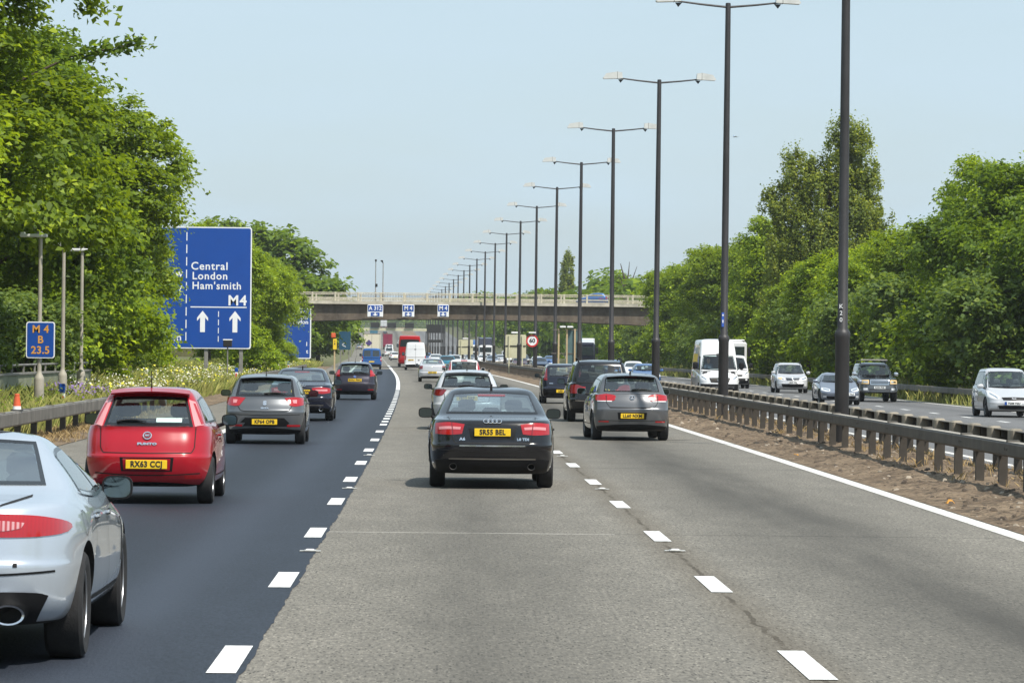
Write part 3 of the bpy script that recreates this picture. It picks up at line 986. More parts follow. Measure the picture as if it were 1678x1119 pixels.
for a in (-.5, .5):
    mb = MB(); mb.box((a, .12, -z0 / 2), (.12, .1, z0 + .6), M['steel_grey']); mb.build('post', t)
d = 780
x, z = at(580.5, 544, d)
t = thing('yellow_sign', 'far yellow board above the slip road under the bridge', 'road sign', (x, d, z))
mb = MB(); mb.bbox((0, 0, 0), (1.5, .1, .75), M['yellow_paint'], .03); mb.build('panel', t)
for a in (-.5, .5):
    mb = MB(); mb.box((a, .12, -(z) / 2), (.12, .1, z), M['steel_grey']); mb.build('post', t)

# ================================================================== vegetation
def leaf_mat(name, dark, light, trans, hue_noise=0.5):
    n = NT(name)
    g = n.n('ShaderNodeNewGeometry')
    rnd = g.outputs['Random Per Island']
    f = n.noise(0.55, 3, 0.6)
    k = n.math('ADD', n.math('MULTIPLY', rnd, 0.55), n.math('MULTIPLY', n.rng(f, 0.3, 0.7, 0, 1), 0.45))
    c = n.mix(k, dark, light)
    c = n.mix(n.math('MULTIPLY', n.math('GREATER_THAN', rnd, 0.88), 0.8), c, tuple(x * q for x, q in zip(light, (1.6, 1.4, .8))))  # some leaves brightened at random, sunlit sheen put into their colour
    n.l(c, n.b.inputs['Base Color'])
    n.set(Roughness=0.55, Specular_IOR_Level=0.35)
    tr = n.n('ShaderNodeBsdfTranslucent')
    n.l(n.mix(0.55, c, trans), tr.inputs['Color'])
    ms = n.n('ShaderNodeMixShader'); ms.inputs[0].default_value = 0.40
    n.l(n.b.outputs[0], ms.inputs[1]); n.l(tr.outputs[0], ms.inputs[2]); n.l(ms.outputs[0], n.out.inputs['Surface'])
    return n.m
M['leaf_a'] = leaf_mat('maple_leaves', (0.022, 0.052, 0.006), (0.225, 0.320, 0.018), (0.52, 0.66, 0.02))
M['leaf_b'] = leaf_mat('dark_broad_leaves', (0.017, 0.044, 0.007), (0.168, 0.262, 0.020), (0.42, 0.58, 0.03))
M['leaf_c'] = leaf_mat('fresh_broad_leaves', (0.034, 0.080, 0.006), (0.295, 0.410, 0.020), (0.60, 0.74, 0.02))
M['leaf_d'] = leaf_mat('poplar_leaves', (0.042, 0.078, 0.014), (0.255, 0.310, 0.045), (0.56, 0.62, 0.05))
M['leaf_e'] = leaf_mat('grey_green_leaves', (0.048, 0.092, 0.022), (0.165, 0.235, 0.050), (0.36, 0.48, 0.05))
M['bark'] = plain('bark', (0.075, 0.058, 0.042), 0.9, 0, 0.35, 3.0, bump=0.6)
n = NT('wild_grass'); g = n.n('ShaderNodeNewGeometry').outputs['Random Per Island']; f = n.noise(0.5, 4, 0.6)
c = n.mix(g, (0.105, 0.155, 0.025), (0.34, 0.34, 0.09))
n.l(n.mix(n.rng(f, 0.42, 0.62, 0, 0.7), c, (0.40, 0.36, 0.12)), n.b.inputs['Base Color']); n.set(Roughness=0.7, Specular_IOR_Level=0.2)
M['wild_grass'] = n.m
n = NT('straw'); g = n.n('ShaderNodeNewGeometry').outputs['Random Per Island']
n.l(n.mix(g, (0.26, 0.17, 0.07), (0.46, 0.34, 0.17)), n.b.inputs['Base Color']); n.set(Roughness=0.8, Specular_IOR_Level=0.2)
M['straw'] = n.m
M['petals'] = plain('white_petals', (0.62, 0.61, 0.50), 0.7, 0, 0.1, 3)
M['yellow_petals'] = plain('yellow_petals', (0.68, 0.60, 0.05), 0.7, 0, 0.15, 3)
M['purple_petals'] = plain('purple_petals', (0.20, 0.13, 0.30), 0.7, 0, 0.2, 3)

def leaves_mesh(name, C, N, size, mat, rng, aspect=0.62, fold=0.18):
    """one kite-shaped folded leaf for every centre C with normal N"""
    n = len(C)
    N = N / (np.linalg.norm(N, axis=1, keepdims=True) + 1e-9)
    a = rng.normal(size=(n, 3)); a -= N * (a * N).sum(1, keepdims=True)
    a /= np.linalg.norm(a, axis=1, keepdims=True) + 1e-9
    b = np.cross(N, a)
    s = (size * rng.uniform(0.65, 1.3, n))[:, None]
    V = np.empty((n, 4, 3))
    V[:, 0] = C - a * s * .5
    V[:, 1] = C + b * s * .5 * aspect + N * s * fold + a * s * .08
    V[:, 2] = C + a * s * .5
    V[:, 3] = C - b * s * .5 * aspect + N * s * fold + a * s * .08
    me = bpy.data.meshes.new(name)
    me.vertices.add(n * 4); me.loops.add(n * 4); me.polygons.add(n)
    me.vertices.foreach_set('co', V.reshape(-1).astype(np.float32))
    me.loops.foreach_set('vertex_index', np.arange(n * 4, dtype=np.int32))
    me.polygons.foreach_set('loop_start', np.arange(0, n * 4, 4, dtype=np.int32))
    me.polygons.foreach_set('loop_total', np.full(n, 4, dtype=np.int32))
    me.materials.append(mat)
    me.update()
    return me
def rdir(rng, n):
    v = rng.normal(size=(n, 3))
    return v / np.linalg.norm(v, axis=1, keepdims=True)

def crown_mesh(name, seed, lobes, npads, per, pad_r, size, mat, flat=0.5, inner=0.12, upright=0.0):
    """leaves gathered on many small pads that sit on the surfaces of the lobes; lobes: (centre, radii)"""
    rng = np.random.default_rng(seed)
    vol = np.array([r[0] * r[1] + r[1] * r[2] + r[0] * r[2] for _, r in lobes])
    cnt = np.maximum(3, (npads * vol / vol.sum()).astype(int))
    Cs, Ns = [], []
    for (c, r), k in zip(lobes, cnt):
        c = np.array(c); r = np.array(r)
        u = rdir(rng, k)
        u[:, 2] = np.where(u[:, 2] < -0.55, -u[:, 2], u[:, 2])
        rad = rng.uniform(0.72, 1.10, k)
        inn = rng.random(k) < inner
        rad[inn] = rng.uniform(0.3, 0.7, inn.sum())
        pc = c + u * r * rad[:, None]
        # skip pads buried deep in another lobe
        keep = np.ones(k, bool)
        for (c2, r2) in lobes:
            c2 = np.array(c2); r2 = np.array(r2)
            if np.allclose(c2, c): continue
            keep &= ~((((pc - c2) / r2) ** 2).sum(1) < 0.45)
        pc, u = pc[keep], u[keep]
        pr = pad_r * rng.uniform(0.55, 1.35, len(pc))
        m = rng.poisson(per, len(pc))
        idx = np.repeat(np.arange(len(pc)), m)
        off = rng.normal(size=(len(idx), 3)) * 0.55
        if upright:
            sc = np.array([0.65, 0.65, 1.25])
            off = off * sc
        else:
            off[:, 2] *= flat
            off[:, 2] -= 0.25 * (off[:, 0] ** 2 + off[:, 1] ** 2)       # pads droop at the rim
        P = pc[idx] + off * pr[idx][:, None]
        nn = u[idx] * 0.55 + np.array([0, 0, 0.75 - upright * .5]) + rng.normal(size=(len(idx), 3)) * 0.42
        Cs.append(P); Ns.append(nn)
    C = np.concatenate(Cs); N = np.concatenate(Ns)
    return leaves_mesh(name, C, N, size, mat, rng)

def trunk_mb(seed, h, r, spread, nl=7, lean=0.0):
    rr = random.Random(seed); mb = MB()
    pts = [(0, 0, -3.0), (0, 0, -.2)]; rad = [r * 1.3, r * 1.25]
    x = y = 0
    for i in range(1, 7):
        x += rr.uniform(-.12, .12); y += rr.uniform(-.12, .12)
        pts.append((x, y, h * i / 6)); rad.append(r * (1 - .13 * i))
    mb.tube(pts, rad, M['bark'], 9)
    for i in range(nl):
        t = 0.28 + 0.7 * i / nl
        k = 1 + min(int(t * 6), 5)
        b = Vector(pts[k]).lerp(Vector(pts[k + 1]), t * 6 - k + 1)
        a = i * 2.4 + rr.uniform(-.4, .4)
        dr = Vector((math.cos(a), math.sin(a), rr.uniform(.35, .9)))
        L_ = spread * rr.uniform(.6, 1.0) * (1.1 - .5 * t)
        p1 = b + dr * L_ * .5; p2 = b + dr * L_ + Vector((0, 0, -.05 * L_))
        rb = r * (.48 - .22 * t)
        mb.tube([b, p1, p2], [rb, rb * .6, rb * .25], M['bark'], 6)
        for q in range(2):
            a2 = a + rr.uniform(-.9, .9)
            mb.tube([p1, p1 + Vector((math.cos(a2), math.sin(a2), rr.uniform(.2, .8))) * L_ * .5], [rb * .45, rb * .12], M['bark'], 5)
    return mb
CROWN, TRUNK = {}, {}
def lobed(seed, rx, rz, zc_, n, low=0.0):
    """a handful of overlapping bulges making an uneven crown"""
    rr = random.Random(seed)
    out = [((0, 0, zc_), (rx * .72, rx * .72, rz * .80))]
    for i in range(n):
        a = i * 2.399 + rr.uniform(-.3, .3); t = rr.uniform(-1, 1)
        q = math.sqrt(max(0, 1 - t * t * .8))
        s = rr.uniform(.34, .52)
        out.append(((rx * .66 * q * math.cos(a), rx * .66 * q * math.sin(a), zc_ + rz * .70 * t), (rx * s, rx * s, rz * s * .85)))
    return out
# unit: metres; crowns are scaled a little per tree
CROWN['maple'] = crown_mesh('crown', 11, lobed(1, 5.2, 6.6, 7.6, 15), 1050, 112, 0.60, 0.205, M['leaf_a'], .45)
CROWN['maple_2'] = crown_mesh('crown', 12, lobed(2, 4.8, 5.6, 6.0, 14), 900, 112, 0.58, 0.205, M['leaf_b'], .5)
CROWN['lime'] = crown_mesh('crown', 13, lobed(3, 4.4, 5.2, 5.6, 13), 820, 100, 0.60, 0.225, M['leaf_c'], .5)
CROWN['oak'] = crown_mesh('crown', 14, lobed(4, 5.0, 5.0, 5.4, 13), 840, 100, 0.66, 0.235, M['leaf_b'], .5)
CROWN['ash'] = crown_mesh('crown', 15, lobed(5, 4.6, 5.4, 5.6, 12), 760, 96, 0.62, 0.235, M['leaf_a'], .5)
CROWN['shrub'] = crown_mesh('crown', 16, lobed(6, 2.3, 2.3, 2.0, 9), 260, 62, 0.45, 0.20, M['leaf_c'], .6)
CROWN['shrub_dark'] = crown_mesh('crown', 17, lobed(7, 2.4, 2.2, 1.9, 9), 260, 62, 0.48, 0.20, M['leaf_e'], .6)
# poplar: several narrow upright spires
pl = []
rr = random.Random(21)
for (x, y, h, r) in ((-2.2, 0.2, 14.8, 1.55), (-.9, 0.4, 14.6, 1.6), (0.9, -.2, 16.9, 1.6), (2.4, .3, 16.2, 1.4), (-3.4, -.3, 12.2, 1.4), (-.4, -.9, 13.5, 1.8), (3.1, -.2, 11.5, 1.4), (1.6, .9, 15.0, 1.6), (-1.5, -1.0, 11.0, 1.8), (1.8, -1.2, 11.5, 1.8)):
    for k in range(7):
        t = (k + .5) / 7
        rad = 1.15 * r * (1.0 - .66 * max(0, t - .3)) * (0.75 + .25 * min(1, t * 4))
        pl.append(((x * (.75 + .25 * t) + rr.uniform(-.2, .2), y + rr.uniform(-.2, .2), 1.2 + (h - 1.2) * t), (rad, rad, h / 7 * .95)))
CROWN['poplar'] = crown_mesh('crown', 18, pl, 3400, 72, 0.46, 0.21, M['leaf_d'], upright=1.0, inner=.3)
pl = []
for k in range(8):
    t = (k + .5) / 8
    rad = 1.9 * (1.0 - .8 * max(0, t - .3)) * (.7 + .3 * min(1, t * 4))
    pl.append(((rr.uniform(-.3, .3), rr.uniform(-.3, .3), 1.0 + 16 * t), (rad, rad, 2.0)))
CROWN['spire'] = crown_mesh('crown', 19, pl, 420, 36, 0.6, 0.42, M['leaf_d'], upright=1.0, inner=.3)
CROWN['far'] = crown_mesh('crown', 20, lobed(9, 5.2, 5.2, 5.4, 12), 420, 44, 0.85, 0.50, M['leaf_b'], .5)
CROWN['far_light'] = crown_mesh('crown', 22, lobed(10, 5.0, 5.0, 5.2, 12), 420, 44, 0.85, 0.50, M['leaf_c'], .5)
TR = {'maple': (31, 9.5, .30, 4.5), 'maple_2': (32, 8.5, .26, 4.0), 'lime': (33, 7.5, .24, 3.6), 'oak': (34, 7.5, .30, 4.0), 'ash': (35, 8, .26, 3.8),
      'shrub': (36, 2.2, .07, 1.8), 'shrub_dark': (37, 2.2, .07, 1.8), 'poplar': (38, 13, .4, 2.2), 'spire': (39, 13, .3, 1.2), 'far': (40, 7.5, .28, 4), 'far_light': (41, 7.5, .28, 4)}
proto = {}
def tree(kind, x, d, sc, label, name='broadleaf_tree', cat='tree', group=None, rz=None, sxy=None, z=None):
    rr_ = random.Random(int(x * 37 + d * 11))
    u = x - cx(d)
    zg = ground_z(u, d) if z is None else z
    t = thing(name, label, cat, (x, d, zg), rr_.uniform(0, 6.28) if rz is None else rz, group)
    if kind not in proto:
        s, h, r, sp = TR[kind]
        mb = trunk_mb(s, h, r, sp, 8)
        proto[kind] = (link('crown', CROWN[kind]), mb.build('trunk', None, 50).data)
        bpy.data.objects.remove([o for o in COL.objects if o.data == proto[kind][1]][0])
        c = proto[kind][0]
    else:
        c = proto[kind][0].copy(); COL.objects.link(c)
    c.parent = t
    k = link('trunk', proto[kind][1], t)
    t.scale = (sc * (sxy or 1), sc * (sxy or 1), sc)
    return t
# ---- left side, near to far
GL = 'roadside trees left of the motorway'
tree('maple', -15.0, 104, 1.12, 'tallest leafy tree at the left frame edge, filling the top left corner', group=GL, rz=.6)
tree('lime', -14.6, 96, .80, 'low leafy tree behind the parapet at the far left edge', group=GL, rz=2)
tree('maple_2', -15.2, 131, 1.03, 'dark leafy tree right behind the tallest left tree, over the slim columns', group=GL, rz=1.2)
tree('ash', -14.3, 152, .86, 'leafy tree whose dark crown rises just left of the big blue sign', group=GL, rz=4.0, sxy=1.05, z=2.1)
tree('maple_2', -16.9, 172, .92, 'tree overhanging the left part of the big blue sign', group=GL, rz=3.1)
tree('oak', -20.5, 140, 1.35, 'broad dark tree filling the gap behind the left roadside row', group=GL)
tree('oak', -22.0, 175, 1.2, 'second broad tree deep behind the left roadside row', group=GL, rz=.4)
tree('maple', -21.0, 118, 1.1, 'tall tree behind the parapet deep in the left row', group=GL, rz=5)
GS = 'shrubs along the left verge'
for x, d, s, k, lab in [(-13.4, 122, .85, 'shrub_dark', 'low grey green shrub right of the slim columns'),
                        (-13.5, 146, 1.2, 'shrub', 'dense shrub covering the tree foot left of the daisies'),
                        (-15.4, 168, 1.1, 'shrub_dark', 'tall grey green shrub in front of the left half of the blue sign'),
                        (-14.9, 186, .75, 'shrub', 'bright shrub at the lower left corner of the big blue sign'),
                        (-16.7, 192, 1.45, 'shrub', 'large shrub hiding the left posts of the big blue sign'),
                        (-11.4, 226, .8, 'shrub', 'shrub behind the right post of the big blue sign'),
                        (-14.2, 108, .9, 'shrub_dark', 'shrub standing behind the low mossy parapet')]:
    tree(k, x, d, s, lab, 'shrub', 'shrub', GS)
tree('lime', -15.4, 252, .86, 'bright round tree immediately right of the big blue sign', group=GL, rz=1.0)
tree('lime', -14.8, 285, .80, 'bright leafy tree between the big sign and the narrow sign', group=GL, rz=3.0)
tree('ash', -16.2, 318, .88, 'leafy tree hiding the left part of the narrow blue sign', group=GL, rz=2.0)
tree('shrub', -13.6, 300, .62, 'shrub at the barrier end below the narrow blue sign', 'shrub', 'shrub', GS)
tree('shrub', -14.0, 335, .55, 'shrub in front of the narrow blue sign posts', 'shrub', 'shrub', GS)
tree('far', -18.6, 455, 1.5, 'big round tree rising behind the bridge at its left end', group=GL, rz=1.0)
tree('far', -24.5, 470, 1.55, 'big dark tree behind the bridge partly hidden by the big sign', group=GL, rz=2.2)
tree('far', -16.5, 500, 1.0, 'tree right behind the bridge on the left verge', group=GL, rz=.3)
tree('far', -19.0, 430, .85, 'dark tree seen under the left end of the bridge', group=GL, rz=5.3)
tree('far', -19.5, 545, 1.0, 'dark tree farther along beneath the bridge on the left', group=GL, rz=4.4)
# ---- right side
GR = 'trees along the right embankment'
for k, px, d, ptop, lab, rz in [
        ('oak', 1830, 178, 215, 'dark tree cut off by the right frame edge', 0.2),
        ('oak', 1665, 192, 232, 'tall dark leafy tree at the right frame edge', 1.3),
        ('lime', 1640, 205, 262, 'bright topped tree just left of the tall dark right edge tree', 2.2),
        ('ash', 1545, 222, 348, 'leafy tree with sunlit shoulder above the silver people carrier', 3.9),
        ('lime', 1472, 240, 385, 'rounded leafy tree right of the tall poplar', .9),
        ('lime', 1400, 252, 400, 'bright rounded tree in front of the poplar trunk', 5.1),
        ('lime', 1283, 300, 360, 'bright green tree immediately left of the poplar', 2.6),
        ('ash', 1205, 330, 384, 'rounded bright tree above the white vans', 4.2),
        ('oak', 1240, 345, 378, 'dark green tree behind the bright ones above the vans', 1.0),
        ('lime', 1145, 372, 408, 'leafy tree overhanging the right end of the bridge', .2),
        ('ash', 1330, 270, 455, 'low leafy tree under the poplar on its left', 1.8)]:
    x, zt = at(px, ptop, d)
    zg = ground_z(x - cx(d), d)
    top = {'oak': 10.6, 'lime': 11.0, 'ash': 11.2, 'maple_2': 11.8}[k]
    s = (zt - zg) / top
    tree(k, x, d, s, lab, group=GR, rz=rz, sxy=min(1.25, max(.9, 1.05 / s)) * (.84 if px == 1640 else 1))
x, zt = at(1365, 205, 282)
tree('poplar', x - .3, 282, (zt - ground_z(x - cx(282), 282)) / 17.6, 'tall poplar with several pointed spires towering over the right bank', 'poplar_tree', 'tree', rz=0.0, sxy=1.08)
for px, d, ptop, k, lab in [(1095, 470, 428, 'far_light', 'rounded tree behind the right end of the bridge'),
                            (1050, 560, 445, 'far', 'darker tree beyond the bridge left of the bare twigs'),
                            (1010, 600, 456, 'far', 'dark rounded tree beyond the bridge right of the blue car'),
                            (975, 620, 462, 'far', 'dark tree beyond the bridge directly above the blue car on it'),
                            (905, 700, 470, 'far', 'low dark tree just left of the distant spire poplar'),
                            (868, 760, 474, 'far', 'small rounded far tree peeping over the bridge railing')]:
    x, zt = at(px, ptop, d)
    s = (zt - ground_z(x - cx(d), d)) / 11.0
    tree(k, x, d, s, lab, group=GR)
x, zt = at(930, 419, 690)
tree('spire', x, 690, (zt - 1) / 17.4, 'distant dark narrow poplar rising above the bridge', 'poplar_tree', 'tree')
# bushes closing the foot of the right bank
GB = 'bushes at the foot of the right bank'
blab = ['dark bush behind the guard rail at the right frame edge', 'bright bush behind the guard rail left of the silver people carrier',
        'grey green bush directly above the dark off-roader', 'bush behind the guard rail between the coupe and the off-roader',
        'low bright bush left of the dark off-roader roof', 'bush above the silver oncoming people carrier', 'tall bush right of the white vans',
        'bush just behind the second white van', 'bush left of the high white van roof', 'bush under the right end of the bridge',
        'dark bush beside the right bridge pier', 'bush in the shadow below the bridge deck', 'bush just beyond the bridge on the right',
        'far bush beyond the bridge along the right guard rail']
for i, lab in enumerate(blab):
    d = [178, 193, 206, 220, 233, 247, 262, 282, 305, 335, 362, 392, 432, 470][i]
    tree(['shrub_dark', 'shrub'][i % 2], cx(d) + 18.3 + rs.uniform(-.4, .9), d, rs.uniform(1.3, 1.75), lab, 'shrub', 'shrub', GB)
for i, (d, o) in enumerate([(186, 21.5), (212, 21.5), (236, 22), (258, 21.5), (290, 21), (318, 21), (352, 21.5), (400, 21), (445, 21.5)]):
    tree(['oak', 'maple_2', 'oak', 'ash'][i % 4], cx(d) + o, d, rs.uniform(.62, .8), ['dense dark tree filling the bank low at the right edge', 'low dark tree behind the silver people carrier',
         'low dense tree behind the off-roader', 'low dense tree under the poplar on its right', 'low tree hiding the poplar foot', 'low dark tree behind the white vans',
         'low dark tree left of the white vans', 'dark tree right under the bridge deck end', 'dark tree seen through the bridge opening on the right'][i], group=GR)
# far woodland beyond, one mass each side and across the end of the road
def wood(name, pts, lab, mat, seed, leaf=1.3):
    rng = np.random.default_rng(seed)
    C, N = [], []
    for x, d, z0, h, r in pts:
        n_ = 520
        u = rdir(rng, n_); u[:, 2] = np.abs(u[:, 2]) * np.where(rng.random(n_) < .25, -1, 1)
        c = np.array([x, d, z0 + h * .52])
        C.append(c + u * np.array([r, r, h * .52]) * rng.uniform(.75, 1.12, n_)[:, None])
        N.append(u + np.array([0, 0, .5]) + rng.normal(size=(n_, 3)) * .4)
    o = link(name, leaves_mesh(name, np.concatenate(C), np.concatenate(N), leaf, mat, rng))
    return tag(o, lab, 'woodland', kind='stuff')
pts = []
for i in range(46):
    d = 500 + i * 30
    for u in (23, 33):
        pts.append((cx(d) + u + rs.uniform(-3, 3), d + rs.uniform(-8, 8), 1 + zc(d) - .5, rs.uniform(8.5, 13), rs.uniform(4.5, 6.5)))
wood('woodland', pts, 'dark tree belt running on beyond the bridge along the right side', M['leaf_b'], 71)
pts = []
for i in range(38):
    d = 590 + i * 32
    if d > 980: continue
    pts.append((cx(d) - 27 + rs.uniform(-3, 3), d, .6 + zc(d), rs.uniform(8, 11), rs.uniform(4.5, 6)))
for i in range(170):
    d = rs.uniform(1550, 2400)
    x = cx(d) + rs.uniform(-200, 200) if d > 1950 else rs.choice([rs.uniform(-190, -30), rs.uniform(20, 200)])
    pts.append((x, d, zc(d) - .5, rs.uniform(9, 15), rs.uniform(6, 10)))
wood('woodland', pts, 'faded tree belt on the left and across the far end of the road', M['leaf_b'], 72, 1.6)
pts = []
for i in range(70):
    d = rs.uniform(210, 520)
    pts.append((cx(d) + rs.uniform(31, 60), d, 1.0, rs.uniform(7, 10), rs.uniform(4, 6)))
for i in range(90):  # unseen belts beside and behind the camera, added for reflections in car paint
    d = rs.uniform(-400, 60)
    pts.append((cx(d) + rs.choice([rs.uniform(-42, -22), rs.uniform(24, 45)]), d, 1.0, rs.uniform(9, 13), rs.uniform(4, 6)))
for i in range(40):
    d = rs.uniform(110, 560)
    pts.append((cx(d) - rs.uniform(31, 55), d, 1.0, rs.uniform(7, 10), rs.uniform(4, 6)))
wood('woodland', pts, 'mass of trees behind the roadside rows on both banks, running on past the viewer', M['leaf_b'], 73, .8)
# bare twigs of a dead tree above the bridge
x, zt = at(1028, 432, 520)
t = thing('dead_tree', 'bare dead tree with a few crooked twigs above the bridge railing', 'tree', (x, 520, 1))
mb = MB(); H_ = zt - 1
mb.tube([(0, 0, -.5), (.2, 0, H_ * .5), (-.2, 0, H_ * .8), (-.9, 0, H_)], [.3, .22, .14, .04], M['bark'], 6)
for a, b, c in ((.6, .75, .8), (-1.2, .8, .86), (1.3, .85, .97), (.3, .9, 1.02), (-1.6, .7, .74)):
    mb.tube([(0, 0, H_ * (b - .1)), (a * .6, .1, H_ * b), (a, 0, H_ * c)], [.12, .08, .03], M['bark'], 5)
mb.build('trunk', t, 50)
# the leafy sprig that sticks out of the first tree
x, zz = at(232, 74, 104)
rng = np.random.default_rng(5)
P = []
mbs = MB()
a = Vector((x - 1.9, 104, zz - .35)); b = Vector((x, 104, zz + .05))
for i in range(1):
    mbs.tube([a - Vector((1.8, 0, .9)), a, b], [.05, .03, .012], M['bark'], 5)
Cl = []
for t_ in np.linspace(0.0, 1, 9):
    p = a.lerp(b, float(t_))
    k = 34
    Cl.append(np.array(p) + rng.normal(size=(k, 3)) * np.array([.16, .16, .13]))
Cl = np.concatenate(Cl)
o = link('sprig', leaves_mesh('sprig', Cl, rng.normal(size=Cl.shape) * .6 + np.array([0, -.5, .6]), .20, M['leaf_b'], rng))
first_tree = [q for q in COL.objects if q.get('label', '').startswith('tallest leafy tree')][0]
bpy.context.view_layer.update()
inv = first_tree.matrix_world.inverted()
o.data.transform(inv); o.parent = first_tree
for i in range(1):
    q = mbs.build('branch', first_tree, 50); q.data.transform(inv)

# ---- grasses and flowers on the left verge, dry tufts in the median
def blades(name, X, Y, Z, H_, wd, mat, seed, lean=.35):
    rng = np.random.default_rng(seed)
    n_ = len(X)
    a = rng.uniform(0, 2 * np.pi, n_)
    dx, dy = np.cos(a), np.sin(a)
    ln = rng.normal(size=n_) * lean * H_; lm = rng.normal(size=n_) * lean * H_
    V = np.empty((n_, 4, 3))
    V[:, 0] = np.stack([X - dx * wd, Y - dy * wd, Z], 1)
    V[:, 1] = np.stack([X + dx * wd, Y + dy * wd, Z], 1)
    V[:, 2] = np.stack([X + dx * wd * .6 + ln * .45, Y + dy * wd * .6 + lm * .45, Z + H_ * .65], 1)
    V[:, 3] = np.stack([X + ln, Y + lm, Z + H_], 1)
    me = bpy.data.meshes.new(name)
    me.vertices.add(n_ * 4); me.loops.add(n_ * 4); me.polygons.add(n_)
    me.vertices.foreach_set('co', V.reshape(-1).astype(np.float32))
    me.loops.foreach_set('vertex_index', np.arange(n_ * 4, dtype=np.int32))
    me.polygons.foreach_set('loop_start', np.arange(0, n_ * 4, 4, dtype=np.int32))
    me.polygons.foreach_set('loop_total', np.full(n_, 4, dtype=np.int32))
    me.materials.append(mat); me.update()
    return link(name, me)
def scatter(n_, d0, d1, u0, u1, seed, clump=0.0):
    rng = np.random.default_rng(seed)
    D = d0 + (d1 - d0) * rng.random(n_) ** 1.15
    U = rng.uniform(u0, u1, n_)
    if clump:
        keep = (np.sin(D * .61 + U * 1.7) + np.sin(D * .23 - U * 2.9 + 1) + rng.normal(size=n_) * .5) > clump
        D, U = D[keep], U[keep]
    X = np.array([cx(d) for d in D]) + U
    Z = np.array([ground_z(u, d) for u, d in zip(U, D)])
    return X, D, Z, rng
X, D, Z, rng = scatter(80000, 72, 420, -23, -17.1, 81)
tag(blades('tall_grass', X, D, Z, rng.uniform(.20, .70, len(X)), .011, M['wild_grass'], 82), 'tall wild grass and weeds behind the left barriers', 'grass', kind='stuff')
X, D, Z, rng = scatter(60000, 74, 420, -23, -17.4, 90, -.2)
o = link('weeds', leaves_mesh('weeds', np.stack([X, D, Z + rng.uniform(.05, .75, len(X)) * (.55 + .45 * np.sin(D * 1.3 + X * 2.1))], 1), rng.normal(size=(len(X), 3)) * .5 + np.array([0, -.3, 1]), .10, M['leaf_c'], rng, .5, .1))
tag(o, 'leafy green weeds filling the left verge among the grass', 'weeds', kind='stuff')
X, D, Z, rng = scatter(8500, 119, 330, -20.5, -17.6, 83, .75)
N_ = rng.normal(size=(len(X), 3)) * .5 + np.array([0, -.4, 1])
C_ = np.stack([X, D, Z + rng.uniform(.35, .75, len(X))], 1)
o = link('daisies', leaves_mesh('daisies', C_, N_, .075, M['petals'], rng, .95, .02)); tag(o, 'drifts of white daisies on the left verge behind the barrier', 'flowers', kind='stuff')
X, D, Z, rng = scatter(2600, 120, 420, -21, -17.3, 84, .5)
o = link('yellow_flowers', leaves_mesh('yellow_flowers', np.stack([X, D, Z + rng.uniform(.3, .8, len(X))], 1), rng.normal(size=(len(X), 3)) * .5 + np.array([0, -.4, 1]), .10, M['yellow_petals'], rng, .9, .02))
tag(o, 'yellow weeds in bloom among the verge grass', 'flowers', kind='stuff')
X, D, Z, rng = scatter(400, 106, 118, -19.3, -18.0, 85)
o = link('purple_flowers', leaves_mesh('purple_flowers', np.stack([X, D, Z + rng.uniform(.3, .75, len(X))], 1), rng.normal(size=(len(X), 3)) * .5 + np.array([0, -.4, 1]), .07, M['purple_petals'], rng, .9, .02))
tag(o, 'small patch of purple flowers right of the blue topped marker post', 'flowers', kind='stuff')
# straw at barrier feet
Xs, Ds, Zs = [], [], []
rng = np.random.default_rng(86)
for i in range(300):
    d = 44 + 170 * rng.random() ** 1.4
    u = rng.choice([-.25, .2, .5, .9, 1.3]) + rng.normal() * .18
    k = int(rng.integers(10, 30))
    q = rng.normal(size=(k, 2)) * np.array([.09, .12])
    for a, b in q:
        Xs.append(cx(d) + u + a); Ds.append(d + b); Zs.append(soil_z(min(max(u, -2), 2.5), d) - .03)
for i in range(300):
    d = rng.uniform(76, 128)
    u = -17.0 + rng.normal() * .35
    for a, b in rng.normal(size=(26, 2)) * .12:
        Xs.append(cx(d) + u + a); Ds.append(d + b); Zs.append(.02)
Xs, Ds, Zs = map(np.array, (Xs, Ds, Zs))
tag(blades('dry_grass', Xs, Ds, Zs, rng.uniform(.04, .17, len(Xs)), .006, M['straw'], 87, .5), 'dry straw coloured tufts around the barrier posts', 'grass', kind='stuff')
# green low plants along the verge edges (far carriageway side)
X, D, Z, rng = scatter(16000, 140, 430, 14.9, 19, 88)
tag(blades('verge_grass', X, D, Z, rng.uniform(.2, .6, len(X)), .025, M['wild_grass'], 89), 'rough grass under the guard rail on the far side', 'grass', kind='stuff')
# stones and clods on the soil
mb = MB()
rr = random.Random(9)
mm = [plain('clod', (.085, .065, .048), .95, 0, .3, 9), plain('pale_stone', (.33, .28, .22), .9, 0, .2, 9), plain('orange_litter', (.55, .26, .03), .7, 0, .1, 9)]
def clod(mb, x, y, z, s, m):
    P = [Vector((rr.uniform(.7, 1.2) * math.cos(a) * s, rr.uniform(.7, 1.2) * math.sin(a) * s, 0)) for a in (0, 1.26, 2.5, 3.8, 5.0)]
    T = [p * .55 + Vector((0, 0, s * rr.uniform(.4, .8))) for p in P]
    o = Vector((x, y, z))
    mb.add([o + p for p in P + T], [(0, 1, 6, 5), (1, 2, 7, 6), (2, 3, 8, 7), (3, 4, 9, 8), (4, 0, 5, 9), (5, 6, 7, 8, 9)], m)
for i in range(3400):
    d = 40 + 95 * rr.random() ** 1.5; u = rr.uniform(-1.95, 1.6)
    clod(mb, cx(d) + u, d, soil_z(u, d) - .012, rr.choice([.012, .018, .025, .04]) * rr.uniform(.7, 1.5), mm[0] if rr.random() < .8 else mm[1])
